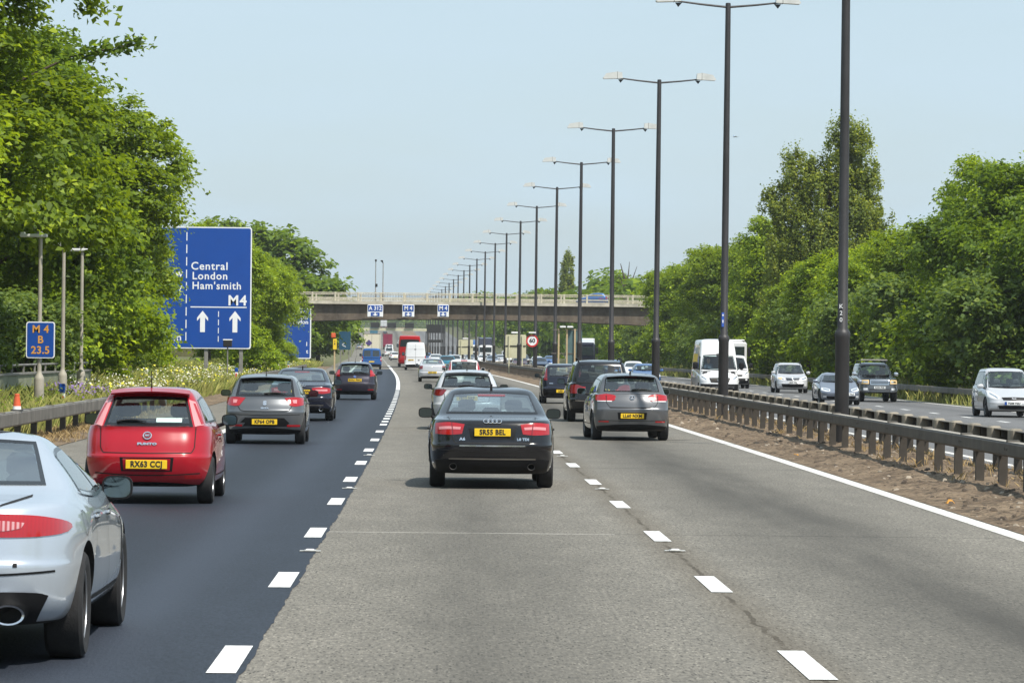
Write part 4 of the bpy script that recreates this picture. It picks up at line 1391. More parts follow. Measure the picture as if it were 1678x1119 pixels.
tag(mb.build('clods'), 'loose clods and pebbles scattered over the median soil', 'soil', kind='stuff')
for d, u, lab in ((51.5, -1.75, 'orange scrap of litter on the soil beside the right white edge line'), (74, -1.7, 'smaller orange scrap of litter farther along the edge line')):
    mb = MB(); clod(mb, 0, 0, 0, .075, mm[2]); o = mb.build('litter'); o.location = (cx(d) + u, d, .035); tag(o, lab, 'litter')

# ================================================================== vehicles
def paint(name, c, metal=0.0, rough=0.32, flake=0.0):
    n = NT(name)
    f = n.noise(2.5, 4, 0.6)
    base = n.mix(n.rng(f, 0.35, 0.7, 0.0, 0.14), c, tuple(x * .72 + .003 for x in c))
    sp = n.n('ShaderNodeSeparateXYZ'); n.l(n.n('ShaderNodeTexCoord').outputs['Object'], sp.inputs[0])
    dirt = n.math('MULTIPLY', n.rng(sp.outputs[2], 0.60, 0.15, 0, 0.30 if max(c) > .1 else 0.05), n.rng(n.noise(5, 5, 0.65), 0.35, 0.7, 0.2, 1))   # road film low on the body
    base = n.mix(dirt, base, tuple(min(.10, q * .5 + .02) for q in (max(c), max(c) * .93, max(c) * .84)))
    geo = n.n('ShaderNodeNewGeometry')
    base = n.mix(geo.outputs['Backfacing'], base, (0.150, 0.145, 0.135))           # pale headlining, lining on the inside
    n.l(base, n.b.inputs['Base Color'])
    n.set(Metallic=metal, Roughness=rough, Coat_Weight=0.8, Coat_Roughness=0.025, Coat_IOR=1.5, Specular_IOR_Level=0.18)
    n.l(n.math('MULTIPLY', n.math('SUBTRACT', 1.0, geo.outputs['Backfacing']), 1.0), n.b.inputs['Coat Weight'])
    n.l(n.math('ADD', n.math('MULTIPLY', dirt, 0.5), rough), n.b.inputs['Roughness'])
    return n.m
PAINT = {'silver_blue': paint('silver_blue_metallic', (0.50, 0.555, 0.625), .45, .28),
         'red': paint('bright_red_paint', (0.36, 0.002, 0.012), 0, .28),
         'grey': paint('dark_grey_metallic', (0.120, 0.128, 0.138), .45, .32),
         'golf': paint('mid_grey_metallic', (0.130, 0.134, 0.142), .45, .32),
         'black': paint('black_paint', (0.007, 0.007, 0.009), 0, .22),
         'blueblack': paint('blue_black_paint', (0.012, 0.014, 0.028), .2, .24),
         'plum': paint('dark_aubergine_paint', (0.030, 0.026, 0.040), .3, .28),
         'silver': paint('silver_metallic', (0.54, 0.55, 0.57), .25, .34),
         'white': paint('white_paint', (0.70, 0.71, 0.72), 0, .35),
         'blue': paint('blue_paint', (0.012, 0.085, 0.28), .2, .30),
         'midblue': paint('mid_blue_metallic', (0.040, 0.115, 0.30), .35, .32),
         'teal': paint('teal_metallic', (0.03, 0.17, 0.25), .35, .32),
         'slate': paint('slate_blue_metallic', (0.20, 0.225, 0.28), .5, .34),
         'coach': paint('coach_red', (0.42, 0.010, 0.014), 0, .35),
         'maroon': paint('maroon_paint', (0.22, 0.010, 0.045), 0, .4),
         'cream': paint('cream_box_panel', (0.62, 0.57, 0.44), 0, .5),
         'lightgrey': paint('light_grey_paint', (0.55, 0.57, 0.58), 0, .4)}
def glass(name, tint, gl=1.35, base=.03):
    n = NT(name)
    tr = n.n('ShaderNodeBsdfTransparent'); tr.inputs[0].default_value = (*tint, 1)
    g = n.n('ShaderNodeBsdfGlossy'); g.inputs['Roughness'].default_value = 0.02
    fr = n.n('ShaderNodeFresnel')
    n.l(n.rng(n.n('ShaderNodeNewGeometry').outputs['Backfacing'], 0, 1, 1.55, 1 / 1.55), fr.inputs[0])       # same film of glass from both sides
    ms = n.n('ShaderNodeMixShader')
    n.l(n.math('ADD', n.math('MULTIPLY', fr.outputs[0], gl), base), ms.inputs[0]); n.l(tr.outputs[0], ms.inputs[1]); n.l(g.outputs[0], ms.inputs[2])
    n.l(ms.outputs[0], n.out.inputs['Surface'])
    return n.m
M['glass'] = glass('car_glass', (0.88, 0.98, 0.96))
M['glass_tint'] = glass('tinted_rear_glass', (0.50, 0.62, 0.66), 2.3, .10)
M['glass_dark'] = glass('privacy_glass', (0.22, 0.26, 0.26))
n = NT('opaque_far_glass'); n.set(Base_Color=(0.020, 0.028, 0.032, 1), Roughness=0.06, Specular_IOR_Level=0.7, Coat_Weight=0.6, Coat_Roughness=0.03); M['glass_far'] = n.m
def lens(name, c, rough=0.12):
    n = NT(name)
    w = n.n('ShaderNodeTexWave'); w.inputs['Scale'].default_value = 14; w.inputs['Distortion'].default_value = 1.0
    n.l(n.n('ShaderNodeTexCoord').outputs['Object'], w.inputs['Vector'])
    n.l(n.mix(n.math('MULTIPLY', w.outputs['Fac'], .15), c, tuple(x * .35 for x in c)), n.b.inputs['Base Color'])
    n.set(Roughness=rough, Coat_Weight=1.0, Coat_Roughness=0.02)
    return n.m
M['lens_red'] = lens('red_lamp_lens', (0.38, 0.002, 0.006))
M['lens_dark'] = lens('smoked_red_lens', (0.20, 0.006, 0.010))
M['lens_pink'] = lens('pale_lamp_lens', (0.66, 0.26, 0.27))
n = NT('striped_clear_lens')
w = n.n('ShaderNodeTexWave'); w.inputs['Scale'].default_value = 11; w.bands_direction = 'X'
n.l(n.n('ShaderNodeTexCoord').outputs['Object'], w.inputs['Vector'])
n.l(n.mix(w.outputs['Fac'], (0.38, 0.006, 0.010), (0.60, 0.34, 0.35)), n.b.inputs['Base Color']); n.set(Roughness=.1, Coat_Weight=1.0, Coat_Roughness=.02)
M['lens_stripe'] = n.m
M['lens_clear'] = lens('clear_lamp_lens', (0.72, 0.73, 0.74), .08)
M['lens_amber'] = lens('amber_lamp_lens', (0.78, 0.56, 0.28), .1)
M['trim'] = plain('black_trim', (0.007, 0.007, 0.008), .55, 0, .15, 5, spec=.25)
M['gap'] = plain('panel_gap', (0.006, 0.006, 0.006), .8, 0, .1, 5)
M['seal'] = plain('glass_edge_black', (0.008, 0.008, 0.009), .25, 0, .1, 5)
M['rubber'] = plain('tyre_rubber', (0.018, 0.018, 0.019), .85, 0, .3, 14, bump=.3)
M['alloy'] = plain('alloy_wheel', (0.42, 0.43, 0.45), .35, .8, .12, 8)
M['chrome'] = plain('chrome', (0.75, 0.76, 0.78), .12, 1.0, .04, 4)
M['plate_yellow'] = plain('plate_yellow', (0.80, 0.52, 0.015), .45, 0, .05, 6)
M['plate_white'] = plain('plate_white', (0.76, 0.77, 0.76), .45, 0, .05, 6)
M['ink'] = plain('plate_ink', (0.012, 0.012, 0.014), .6, 0, .1, 6)
M['seat'] = plain('seat_fabric', (0.040, 0.041, 0.044), .9, 0, .2, 20)
M['mirror'] = plain('mirror_glass', (0.13, 0.16, 0.165), .04, 1.0, .03, 3)
M['under'] = plain('underbody', (0.012, 0.012, 0.012), .9, 0, .3, 6)
M['skin'] = plain('skin', (0.45, 0.27, 0.19), .6, 0, .1, 8)
M['paper'] = plain('pale_sticker', (0.55, 0.70, 0.66), .7, 0, .05, 12)

def half_outline(yr, yf, zr, zf, w, cr, cf, br, bf, p, P):
    """right half of one ring, rear centre -> front centre"""
    L_ = P['L']; pts = []
    nR, nC, nS = 5, 5, 15
    cr = min(cr, w * .9); cf = min(cf, w * .9)
    ly = yf - yr
    cry = min(cr * P.get('cy', 0.8), ly * .3); cfy = min(cf, ly * .3)
    for i in range(nR):
        x = (w - cr) * i / nR
        pts.append((x, yr + br * (x / w) ** 2))
    y0 = yr + br * ((w - cr) / w) ** 2
    for i in range(nC):
        a = R(90 * i / nC)
        pts.append((w - cr + cr * math.sin(a), y0 + cry * (1 - math.cos(a))))
    y1 = yf - bf * ((w - cf) / w) ** 2
    for i in range(nS):
        pts.append((w, y0 + cry + (y1 - cfy - y0 - cry) * i / nS))
    for i in range(nC):
        a = R(90 * i / nC)
        pts.append((w - cf + cf * math.cos(a), y1 - cfy + cfy * math.sin(a)))
    for i in range(nR + 1):
        x = (w - cf) * (1 - i / nR)
        pts.append((x, yf - bf * (x / w) ** 2))
    out = []
    for x, y in pts:
        t = (y - L_ * .5) / (L_ * .5)
        k = 1 - P['tr'] * max(0, -t) ** 2.6 - P['tf'] * max(0, t) ** 2.6
        s = min(max((y - yr) / max(ly, 1e-6), 0), 1)
        out.append((x * k, y, zr + (zf - zr) * s ** p))
    return out

def body_mesh(P, sub):
    Lc, Wc, H = P['L'], P['W'], P['H']
    hw = Wc / 2; zb = P['zb']
    br, bf, hz = P['belt_r'], P['belt_f'], P['hood_z']
    yb, rr_, rf, yc = P['yb'], P['roof_r'], P['roof_f'], P['cowl']
    rw = P['rw'] * hw
    dy = P['deck_y']; gz = P.get('glass_z', br + .01)
    bz = P.get('bump_z', .60)
    st = P.get('step', .05); fs = P.get('front_slope', .10)
    bow = P.get('bow', .10); bowf = P.get('bowf', .28)
    cr = P.get('cr', .28)
    g0 = P.get('gw', .90)
    rg = []
    A = rg.append
    A((.55, Lc - .8, zb, zb, .06 * hw, .02, .02, 0, 0, 1))
    A((.30, Lc - .40, zb, zb, .80 * hw, .2, .2, bow, .2, 1))
    A((.13, Lc - .16, zb + .02, zb, .93 * hw, cr, .35, bow, bowf, 1))
    A((.045, Lc - .045, zb + .12, zb + .10, .985 * hw, cr, .38, bow, bowf, 1))
    A((0, Lc, bz - .10, .42, 1.0 * hw, cr, .40, bow, bowf, 1))
    A((0.002, Lc - .005, bz - .015, .52, 1.0 * hw, cr, .40, bow, bowf, 1))
    A((st, Lc - .03, bz + .015, .55, .998 * hw, cr, .40, bow, bowf, 1))
    zm = (bz + br) / 2
    A((st + .02 + P.get('lean', 0) * .3, Lc - .05 - fs * .3, zm, min(zm, hz - .10), .995 * hw, cr, .40, bow, bowf, 1.6))
    A((st + .04 + P.get('lean', 0) * .8, Lc - .07 - fs, br - .06, hz - .05, .975 * hw, cr, .40, bow, bowf, 2.2))
    A((dy, Lc - .12 - fs * 1.6, br, hz, .945 * hw, cr * .95, .40, bow * .9, bowf, 2.2))
    A((yb, yc, gz, bf, g0 * hw, min(cr, .2), .22, P.get('gbow', .10), .22, 1))
    for t in (.3, .68):
        bul = .018 * math.sin(t * math.pi)
        z = gz + (H - .10 - gz) * t; z2 = bf + (H - .10 - bf) * t
        A((yb + (rr_ - yb) * t ** P.get('gpow', 1.1), yc + (rf - yc) * t, z, z2, (g0 * hw) + (rw - g0 * hw) * t + bul, .18, .20, P.get('gbow', .10), .20, 1))
    A((rr_, rf, H - .095, H - .10, rw, .15, .2, .08, .16, 1))
    A((rr_ + .10, rf - .20, H - .035, H - .03, rw * .90, .15, .2, .07, .14, 1))
    A((rr_ + .45, rf - .60, H - .004, H - .002, rw * .55, .1, .1, .04, .06, 1))
    A((rr_ + .75, rf - .85, H, H, .05 * rw, .01, .01, 0, 0, 1))
    V, F = [], []
    n = None
    for (yr, yf, zr, zf, w, c1, c2, b1, b2, p) in rg:
        h = half_outline(yr, yf, zr, zf, w, c1, c2, b1, b2, p, P)
        ring = h + [(-x, y, z) for x, y, z in h[-2:0:-1]]
        n = len(ring); V += ring
    for (cyy, czz, amp, sy, szz) in P.get('flare', []):
        V = [(x * (1 + amp * math.exp(-((y - cyy) / sy) ** 2 - ((z - czz) / szz) ** 2)), y, z) for x, y, z in V]
    for i in range(len(rg) - 1):
        for k in range(n):
            l = (k + 1) % n
            F.append((i * n + k, i * n + l, (i + 1) * n + l, (i + 1) * n + k))
    F.append(tuple(reversed(range(n)))); F.append(tuple(range((len(rg) - 1) * n, len(rg) * n)))
    me = bpy.data.meshes.new('body'); me.from_pydata(V, [], F)
    ca = me.attributes.new('crease_edge', 'FLOAT', 'EDGE')          # crisp shoulder line, bumper shelf and roof edge
    for e in me.edges:
        a, b = e.vertices[0] // n, e.vertices[1] // n
        if a == b:
            ca.data[e.index].value = {5: .55, 6: .45, 9: .50, 10: .35, 13: .30}.get(a, 0)
    o = bpy.data.objects.new('body_tmp', me); COL.objects.link(o)
    md = o.modifiers.new('s', 'SUBSURF'); md.levels = sub; md.render_levels = sub
    dg = bpy.context.evaluated_depsgraph_get()
    m2 = bpy.data.meshes.new_from_object(o.evaluated_get(dg))
    bpy.data.objects.remove(o); bpy.data.meshes.remove(me)
    co = np.empty(len(m2.vertices) * 3); m2.vertices.foreach_get('co', co); co = co.reshape(-1, 3)
    lo, hi = co.min(0), co.max(0)
    want_lo = np.array([-hw, 0, zb]); want_hi = np.array([hw, Lc, H])
    co = (co - lo) / (hi - lo) * (want_hi - want_lo) + want_lo
    m2.vertices.foreach_set('co', co.ravel()); m2.update()
    return m2

def pin(pt, poly):
    x, y = pt; c = False; j = len(poly) - 1
    for i in range(len(poly)):
        xi, yi = poly[i]; xj, yj = poly[j]
        if (yi > y) != (yj > y) and x < (xj - xi) * (y - yi) / (yj - yi) + xi:
            c = not c
        j = i
    return c

class Car:
    def __init__(s, name, label, cat, P, paintm, sub=2, group=None, see=True, cut=True):
        s.P = P; s.paint = paintm; s.see = see; s.cut = cut and sub >= 2
        s.root = thing(name, label, cat, (0, 0, 0), 0, group)
        s.me = body_mesh(P, sub)
        vs = [v.co.copy() for v in s.me.vertices]
        s.bvh = BVHTree.FromPolygons(vs, [tuple(p.vertices) for p in s.me.polygons])
        s.holes = []
        s.extra = MB()            # seams, trims and the like that stay inside the body mesh
    # -- projecting onto the skin
    def hit(s, face, a, b):
        L_ = s.P['L']
        o, d = {'rear': ((a, -2, b), (0, 1, 0)), 'front': ((a, L_ + 2, b), (0, -1, 0)),
                'right': ((4, a, b), (-1, 0, 0)), 'left': ((-4, a, b), (1, 0, 0)), 'top': ((a, b, 5), (0, 0, -1))}[face]
        r = s.bvh.ray_cast(Vector(o), Vector(d))
        if r[0] is None:
            q = {'rear': (a, .2, b), 'front': (a, L_ - .2, b), 'right': (s.P['W'] / 2, a, b), 'left': (-s.P['W'] / 2, a, b), 'top': (a, b, s.P['H'])}[face]
            r = s.bvh.find_nearest(Vector(q))
            return r[0], Vector(d) * -1
        nn = r[1]
        if nn.dot(Vector(d)) > 0: nn = -nn
        return r[0], nn
    def patch(s, mb, face, A, B, m, n=10, k=5, off=.004, border=0.0, mborder=None, skirt=.012, smooth=True):
        """A top edge, B bottom edge: polylines of 2-D points on the given side"""
        us = [i / n for i in range(n + 1)]; ws = [i / k for i in range(k + 1)]
        if border:
            us = [0, border] + [border + (1 - 2 * border) * i / n for i in range(1, n)] + [1 - border, 1]
            ws = [0, border * 2.2] + [border * 2.2 + (1 - 4.4 * border) * i / k for i in range(1, k)] + [1 - 2.2 * border, 1]
        a = resample([Vector((*p, 0)) for p in A], us, smooth); b = resample([Vector((*p, 0)) for p in B], us, smooth)
        nu, nw = len(us), len(ws)
        P, N = [], []
        for w in ws:
            for i in range(nu):
                q = a[i].lerp(b[i], w)
                h, nn = s.hit(face, q.x, q.y)
                P.append(h + nn * off); N.append(nn)
        flip = None
        F, FB = [], []
        def orient(f):
            nonlocal flip
            if flip is None:
                nf = (P[f[1]] - P[f[0]]).cross(P[f[2]] - P[f[0]])
                flip = nf.dot(N[f[0]]) < 0
            return tuple(reversed(f)) if flip else f
        mid = (nw // 2 * nu + nu // 2)
        orient((mid, mid + 1, mid + nu + 1, mid + nu)) if mid + nu + 1 < len(P) else None
        for j in range(nw - 1):
            for i in range(nu - 1):
                f = orient((j * nu + i, j * nu + i + 1, (j + 1) * nu + i + 1, (j + 1) * nu + i))
                edge = border and (i == 0 or j == 0 or i == nu - 2 or j == nw - 2)
                (FB if edge else F).append(f)
        mb.add(P, F, m)
        if FB: mb.add(P, FB, mborder or M['seal'])
        loop = [i for i in range(nu)] + [j * nu + nu - 1 for j in range(1, nw)] + [(nw - 1) * nu + i for i in range(nu - 2, -1, -1)] + [j * nu for j in range(nw - 2, 0, -1)]
        if skirt:
            Q = [P[i] for i in loop] + [P[i] - N[i] * (off + skirt) for i in loop]
            c = len(loop)
            mb.add(Q, [(i, i + c, (i + 1) % c + c, (i + 1) % c) for i in range(c)], mborder or m)
        return [tuple(q) for q in ([(v.x, v.y) for v in a] + [(v.x, v.y) for v in reversed(b)])]
    def part(s, name, face, A, B, m, parent=None, both=False, label=None, **k):
        mb = MB(); s.patch(mb, face, A, B, m, **k)
        o = mb.build(name, parent or s.root, 40)
        if label: o['label'] = label
        outs = [o]
        if both:
            mb2 = MB(); mb2.v = [(-x, y, z) for x, y, z in mb.v]; mb2.f = [tuple(reversed(f)) for f in mb.f]; mb2.m = list(mb.m); mb2.mats = list(mb.mats)
            outs.append(mb2.build(name, parent or s.root, 40))
        return outs
    def window(s, name, face, A, B, both=False, m=None, border=.035, n=14, k=7):
        m = m or (M['glass'] if s.see else M['glass_far'])
        mb = MB()
        poly = s.patch(mb, face, A, B, m, n=n, k=k, off=.005, border=border, skirt=.016)
        o = mb.build(name, s.root, 40)
        s.holes.append((face, poly))
        if both:
            mb2 = MB(); mb2.v = [(-x, y, z) for x, y, z in mb.v]; mb2.f = [tuple(reversed(f)) for f in mb.f]; mb2.m = list(mb.m); mb2.mats = list(mb.mats)
            mb2.build(name, s.root, 40)
            if face == 'right': s.holes.append(('left', poly))
        return o
    def line(s, face, pts, w=.012, m=None, off=.004, both=False):
        mb = s.extra; m = m or M['gap']
        pl = [Vector((*p, 0)) for p in pts]
        n = max(2, int(sum((b - a).length for a, b in zip(pl, pl[1:])) / .03))
        q = resample(pl, n)
        P = []
        for i, p in enumerate(q):
            t = (q[min(i + 1, n)] - q[max(i - 1, 0)]).normalized(); nn = Vector((-t.y, t.x, 0))
            for e in (-.5, .5):
                z = p + nn * w * e
                h, no = s.hit(face, z.x, z.y); P.append(h + no * off)
        F = [(2 * i, 2 * i + 1, 2 * i + 3, 2 * i + 2) for i in range(n)]
        mb.add(P, F, m)
        if both: mb.add([(-p[0], p[1], p[2]) for p in P], F, m)
    def finish_body(s):
        P = s.P; me = s.me
        me.materials.clear(); me.materials.append(s.paint); me.materials.append(M['under'])
        o = bpy.data.objects.new('body', me); COL.objects.link(o)
        if s.cut:
            mb = MB()
            for y in (P['ro'], P['ro'] + P['wb']):
                for sg in (-1, 1):
                    x0 = P['W'] / 2 - .34; x1 = P['W'] / 2 + .3
                    pr = [(x0 * 1.0, 0), (x0, P['wr'] + .055), (x1, P['wr'] + .055), (x1, 0)]
                    V0 = len(mb.v)
                    n_ = 40
                    Pn = []
                    for x in (x0, x1):
                        for k in range(n_):
                            w = 2 * math.pi * k / n_
                            Pn.append((sg * x, y + (P['wr'] + .05) * math.cos(w), P['wr'] + .015 + (P['wr'] + .05) * math.sin(w)))
                    Fn = [tuple(reversed(range(n_))), tuple(range(n_, 2 * n_))] + [(k, (k + 1) % n_, (k + 1) % n_ + n_, k + n_) for k in range(n_)]
                    if sg < 0: Fn = [tuple(reversed(f)) for f in Fn]
                    mb.add(Pn, Fn, M['under'])
            cm = bpy.data.meshes.new('cut'); cm.from_pydata(mb.v, [], mb.f)
            cm.materials.append(s.paint); cm.materials.append(M['under'])
            cm.polygons.foreach_set('material_index', [1] * len(cm.polygons))
            bm = bmesh.new(); bm.from_mesh(cm); bmesh.ops.recalc_face_normals(bm, faces=bm.faces); bm.to_mesh(cm); bm.free()
            co = bpy.data.objects.new('cut', cm); COL.objects.link(co)
            md = o.modifiers.new('b', 'BOOLEAN'); md.operation = 'DIFFERENCE'; md.object = co; md.solver = 'EXACT'
            dg = bpy.context.evaluated_depsgraph_get()
            m2 = bpy.data.meshes.new_from_object(o.evaluated_get(dg))
            o.modifiers.clear(); o.data = m2; m2.name = 'body'
            bpy.data.objects.remove(co)
            me = m2
        bm = bmesh.new(); bm.from_mesh(me)
        if s.see:
            dead = []
            polys = []
            for face, poly in s.holes:
                cxx = sum(p[0] for p in poly) / len(poly); cyy = sum(p[1] for p in poly) / len(poly)
                polys.append((face, [(cxx + (x - cxx) * .955, cyy + (y - cyy) * .93) for x, y in poly]))
            for f in bm.faces:
                c = f.calc_center_median(); nn = f.normal
                if c.z < P['belt_r'] - .25: continue
                for face, poly in polys:
                    if face == 'rear' and c.y < P['L'] * .5 and nn.y < -.08 and pin((c.x, c.z), poly): dead.append(f); break
                    if face == 'front' and c.y > P['L'] * .5 and nn.y > .08 and pin((c.x, c.z), poly): dead.append(f); break
                    if face == 'right' and c.x > 0 and nn.x > .35 and pin((c.y, c.z), poly): dead.append(f); break
                    if face == 'left' and c.x < 0 and nn.x < -.35 and pin((c.y, c.z), poly): dead.append(f); break
            bmesh.ops.delete(bm, geom=dead, context='FACES')
        # dark floor and lower sill
        for f in bm.faces:
            c = f.calc_center_median()
            if c.z < P['zb'] + .03 and abs(f.normal.z) > .5: f.material_index = 1
        bm.to_mesh(me); bm.free()
        me.polygons.foreach_set('use_smooth', [True] * len(me.polygons))
        me.set_sharp_from_angle(angle=R(38))
        # merge the seams and trims into the same mesh
        if s.extra.v:
            e = s.extra
            tm = bpy.data.meshes.new('e'); tm.from_pydata(e.v, [], e.f)
            off = len(me.materials)
            for m in e.mats: me.materials.append(m)
            bm = bmesh.new(); bm.from_mesh(me)
            tm.polygons.foreach_set('material_index', [i + off for i in e.m])
            bm.from_mesh(tm); bm.to_mesh(me); bm.free(); bpy.data.meshes.remove(tm)
        o.data = me; o.parent = s.root
        s.body = o
    def wheels(s, spokes=5, tyre_w=.205, rimm=None, far=False):
        P = s.P; r = P['wr']; rimm = rimm or M['alloy']
        x1 = P['W'] / 2 - P.get('inset', .035)
        first = None
        for y in (P['ro'], P['ro'] + P['wb']):
            for sg in (-1, 1):
                if first is None:
                    mb = MB(); h = tyre_w / 2
                    mb.lathe([(-h * .8, r * .62), (-h, r * .74), (-h, r * .90), (-h * .82, r * .975), (-h * .5, r), (h * .5, r), (h * .82, r * .975), (h, r * .90), (h, r * .74), (h * .8, r * .62), (h * .8, r * .55), (-h * .8, r * .55), (-h * .8, r * .62)], M['rubber'], 16 if far else 36)
                    w = mb.build('wheel', s.root, 35)
                    mb = MB()
                    mb.lathe([(h * .55, r * .665), (h * .86, r * .67), (h * .86, r * .63), (h * .5, r * .60), (h * .35, r * .60)], rimm, 14 if far else 36)
                    mb.lathe([(h * .05, r * .60), (h * .05, 0)], M['under'], 16)
                    mb.lathe([(h * .40, r * .16), (h * .66, r * .13), (h * .66, 0)], rimm, 16)
                    for k in range(spokes):
                        for e in ((-.09, .09) if not far else (0,)):
                            a = 2 * math.pi * k / spokes + e * 1.2
                            T = Matrix.Rotation(a, 3, 'X')
                            mb.box(T @ Vector((h * .50, 0, r * .37)), (h * .20, r * .10, r * .50), rimm, M=T)
                    q = mb.build('rim', w, 35)
                    first = w
                else:
                    w = first.copy(); COL.objects.link(w); w.parent = s.root
                    q = first.children[0].copy(); COL.objects.link(q); q.parent = w
                w.location = (sg * (x1 - tyre_w / 2), y, r)
                w.rotation_euler = (0, 0, 0 if sg > 0 else math.pi)
    def mirrors(s, y, z, m=None, w=.20, h=.13, gap=.06, arm=True):
        x0 = s.hit('right', y, z)[0].x
        for sg in (-1, 1):
            mb = MB()
            n1, n2 = 10, 6
            c = Vector((sg * (x0 + gap + w / 2), y, z + h * .35))
            P_, F = [], []
            for i in range(n2 + 1):
                t = i / n2
                sc = math.sqrt(max(1e-4, 1 - (t * .94) ** 2.4))
                for k in range(n1 * 2):
                    a = math.pi * k / n1
                    e = .62
                    px = math.copysign(abs(math.cos(a)) ** e, math.cos(a)) * w / 2 * (.75 + .25 * sc) * (1 if i < n2 else .6)
                    pz = math.copysign(abs(math.sin(a)) ** e, math.sin(a)) * h / 2 * (.55 + .45 * sc) * (1 if i < n2 else .6)
                    P_.append(c + Vector((px, t * .12, pz)))
            k2 = n1 * 2
            for i in range(n2):
                for k in range(k2):
                    l = (k + 1) % k2
                    F.append((i * k2 + k, i * k2 + l, (i + 1) * k2 + l, (i + 1) * k2 + k))
            F.append(tuple(range(n2 * k2, n2 * k2 + k2)))
            F.append(tuple(reversed(range(k2))))
            mb.add(P_, F, m or s.paint)
            if arm:
                mb.tube([(sg * (x0 - .03), y + .05, z - h * .25), (sg * (x0 + .09), y + .05, z + .0)], [.03, .022], M['trim'], 8)
            o = mb.build('door_mirror', s.root, 40, recalc=True)
            mb = MB()
            mb.add([c + (p - c) * .86 - Vector((0, .004, 0)) for p in P_[:k2]], [tuple(reversed(range(k2)))], M['mirror'])
            mb.build('mirror_glass', o)
    def plate(s, txt, z, face='rear', w=.52, h=.111, m=None, x=0.0, off=.012, ink=None):
        hp, nn = s.hit(face, x, z)
        hp2, _ = s.hit(face, x + w * .45, z)
        sg = -1 if face == 'rear' else 1
        y = (min(hp.y, hp2.y) if sg < 0 else max(hp.y, hp2.y)) + sg * off
        mb = MB(); mb.bbox((0, 0, 0), (w, .014, h), m or M['plate_yellow'], .004)
        o = mb.build('number_plate', s.root); o.location = (x, y, z)
        if sg > 0: o.rotation_euler = (0, 0, math.pi)
        if txt:
            me = text_mesh(txt, h * .93, ink or M['ink'], .001, .004, sx=.86, spacing=1.08)
            q = link('plate_text', me, o); q.location = (0, -.0095, 0)
        return o
    def pipe(s, x, z, y=.02, rx=.045, rz=.035, m=None, d=.12):
        mb = MB(); n_ = 20
        P_ = []
        for (yy, k) in ((y + d, 1.0), (y, 1.0), (y + .004, .84), (y + d * .8, .80)):
            for i in range(n_):
                a = 2 * math.pi * i / n_
                P_.append((x + rx * k * math.cos(a), yy, z + rz * k * math.sin(a)))
        F = []
        for j in range(3):
            for i in range(n_):
                l = (i + 1) % n_
                F.append((j * n_ + i, (j + 1) * n_ + i, (j + 1) * n_ + l, j * n_ + l))
        mb.add(P_, F, m or M['chrome'])
        mb.add(P_[3 * n_:], [tuple(range(n_))], M['gap'])
        mb.build('exhaust_pipe', s.root, 40)
    def seats(s, rows, heads=()):
        P = s.P
        for y, n_ in rows:
            for i in range(n_):
                x = (i - (n_ - 1) / 2) * (.70 if n_ == 2 else .46)
                mb = MB()
                zt = P['belt_r'] + (.06 if n_ == 2 else -.02)
                wd = .46 if n_ == 2 else .42
                mb.bbox((x, y, .55 + (zt - .55) / 2), (wd, .14, zt - .55), M['seat'], .05)
                mb.tube([(x - .05, y, zt - .03), (x - .05, y, zt + .08)], .008, M['steel_grey'], 6)
                mb.tube([(x + .05, y, zt - .03), (x + .05, y, zt + .08)], .008, M['steel_grey'], 6)
                mb.bbox((x, y, zt + .12), (.26, .09, .17 if n_ == 2 else .12), M['seat'], .04)
                mb.build('front_seat' if y > P['L'] * .45 else 'rear_seat', s.root)
        mb = MB(); mb.bbox((0, P['cowl'] - .25, P['belt_f'] - .13), (P['W'] * .8, .5, .22), M['seat'], .06); mb.build('dashboard', s.root)
    def aerial(s, x, y, h=.16, fin=False):
        hp, _ = s.hit('top', x, y)
        mb = MB()
        if fin:
            mb.prism([(y - .10, hp.z - .01), (y + .08, hp.z - .01), (y - .04, hp.z + .065), (y - .09, hp.z + .065)], x - .018, x + .018, M['trim'], 'yz')
        else:
            mb.tube([(x, y, hp.z - .01), (x, y - .02, hp.z + .03)], [.03, .014], M['trim'], 8)
            mb.tube([(x, y - .02, hp.z + .02), (x, y - h * .35, hp.z + h)], [.008, .004], M['trim'], 6)
        mb.build('aerial', s.root)
    def wiper(s, x0, x1, z, drop=.01, face='rear'):
        mb = MB()
        pts = []
        for i in range(7):
            t = i / 6
            h, nn = s.hit(face, x0 + (x1 - x0) * t, z + drop * math.sin(t * math.pi))
            pts.append(h + nn * .022)
        mb.tube(pts, [.020, .018, .016, .014, .012, .010, .007], M['trim'], 6)
        mb.build('wiper', s.root)
    def spoiler(s, y0, y1, w, z, drop=.06, m=None):
        """lip carried on from the roof over the rear glass"""
        mb = MB(); P_ = []
        n_ = 10
        for i in range(n_ + 1):
            x = -w + 2 * w * i / n_
            e = (x / w) ** 2
            zz = z - .03 * e
            P_ += [(x, y0 + .05 * e, zz - drop), (x, y0 - .01 + .05 * e, zz - drop + .02), (x, y1, zz + .012), (x, y1, zz - drop)]
        F = []
        for i in range(n_):
            for k in range(4):
                l = (k + 1) % 4
                F.append((i * 4 + k, i * 4 + l, i * 4 + 4 + l, i * 4 + 4 + k))
        F += [(0, 1, 2, 3), tuple(reversed(range(n_ * 4, n_ * 4 + 4)))]
        mb.add(P_, F, m or s.paint)
        mb.build('roof_spoiler', s.root, 45, recalc=True)
    def handle(s, y, z, both=True):
        for sg in ((-1, 1) if both else (1,)):
            h, nn = s.hit('right', y, z)
            mb = MB(); mb.bbox((sg * (h.x + .012), y, z), (.03, .20, .035), s.paint, .012)
            mb.build('door_handle', s.root)
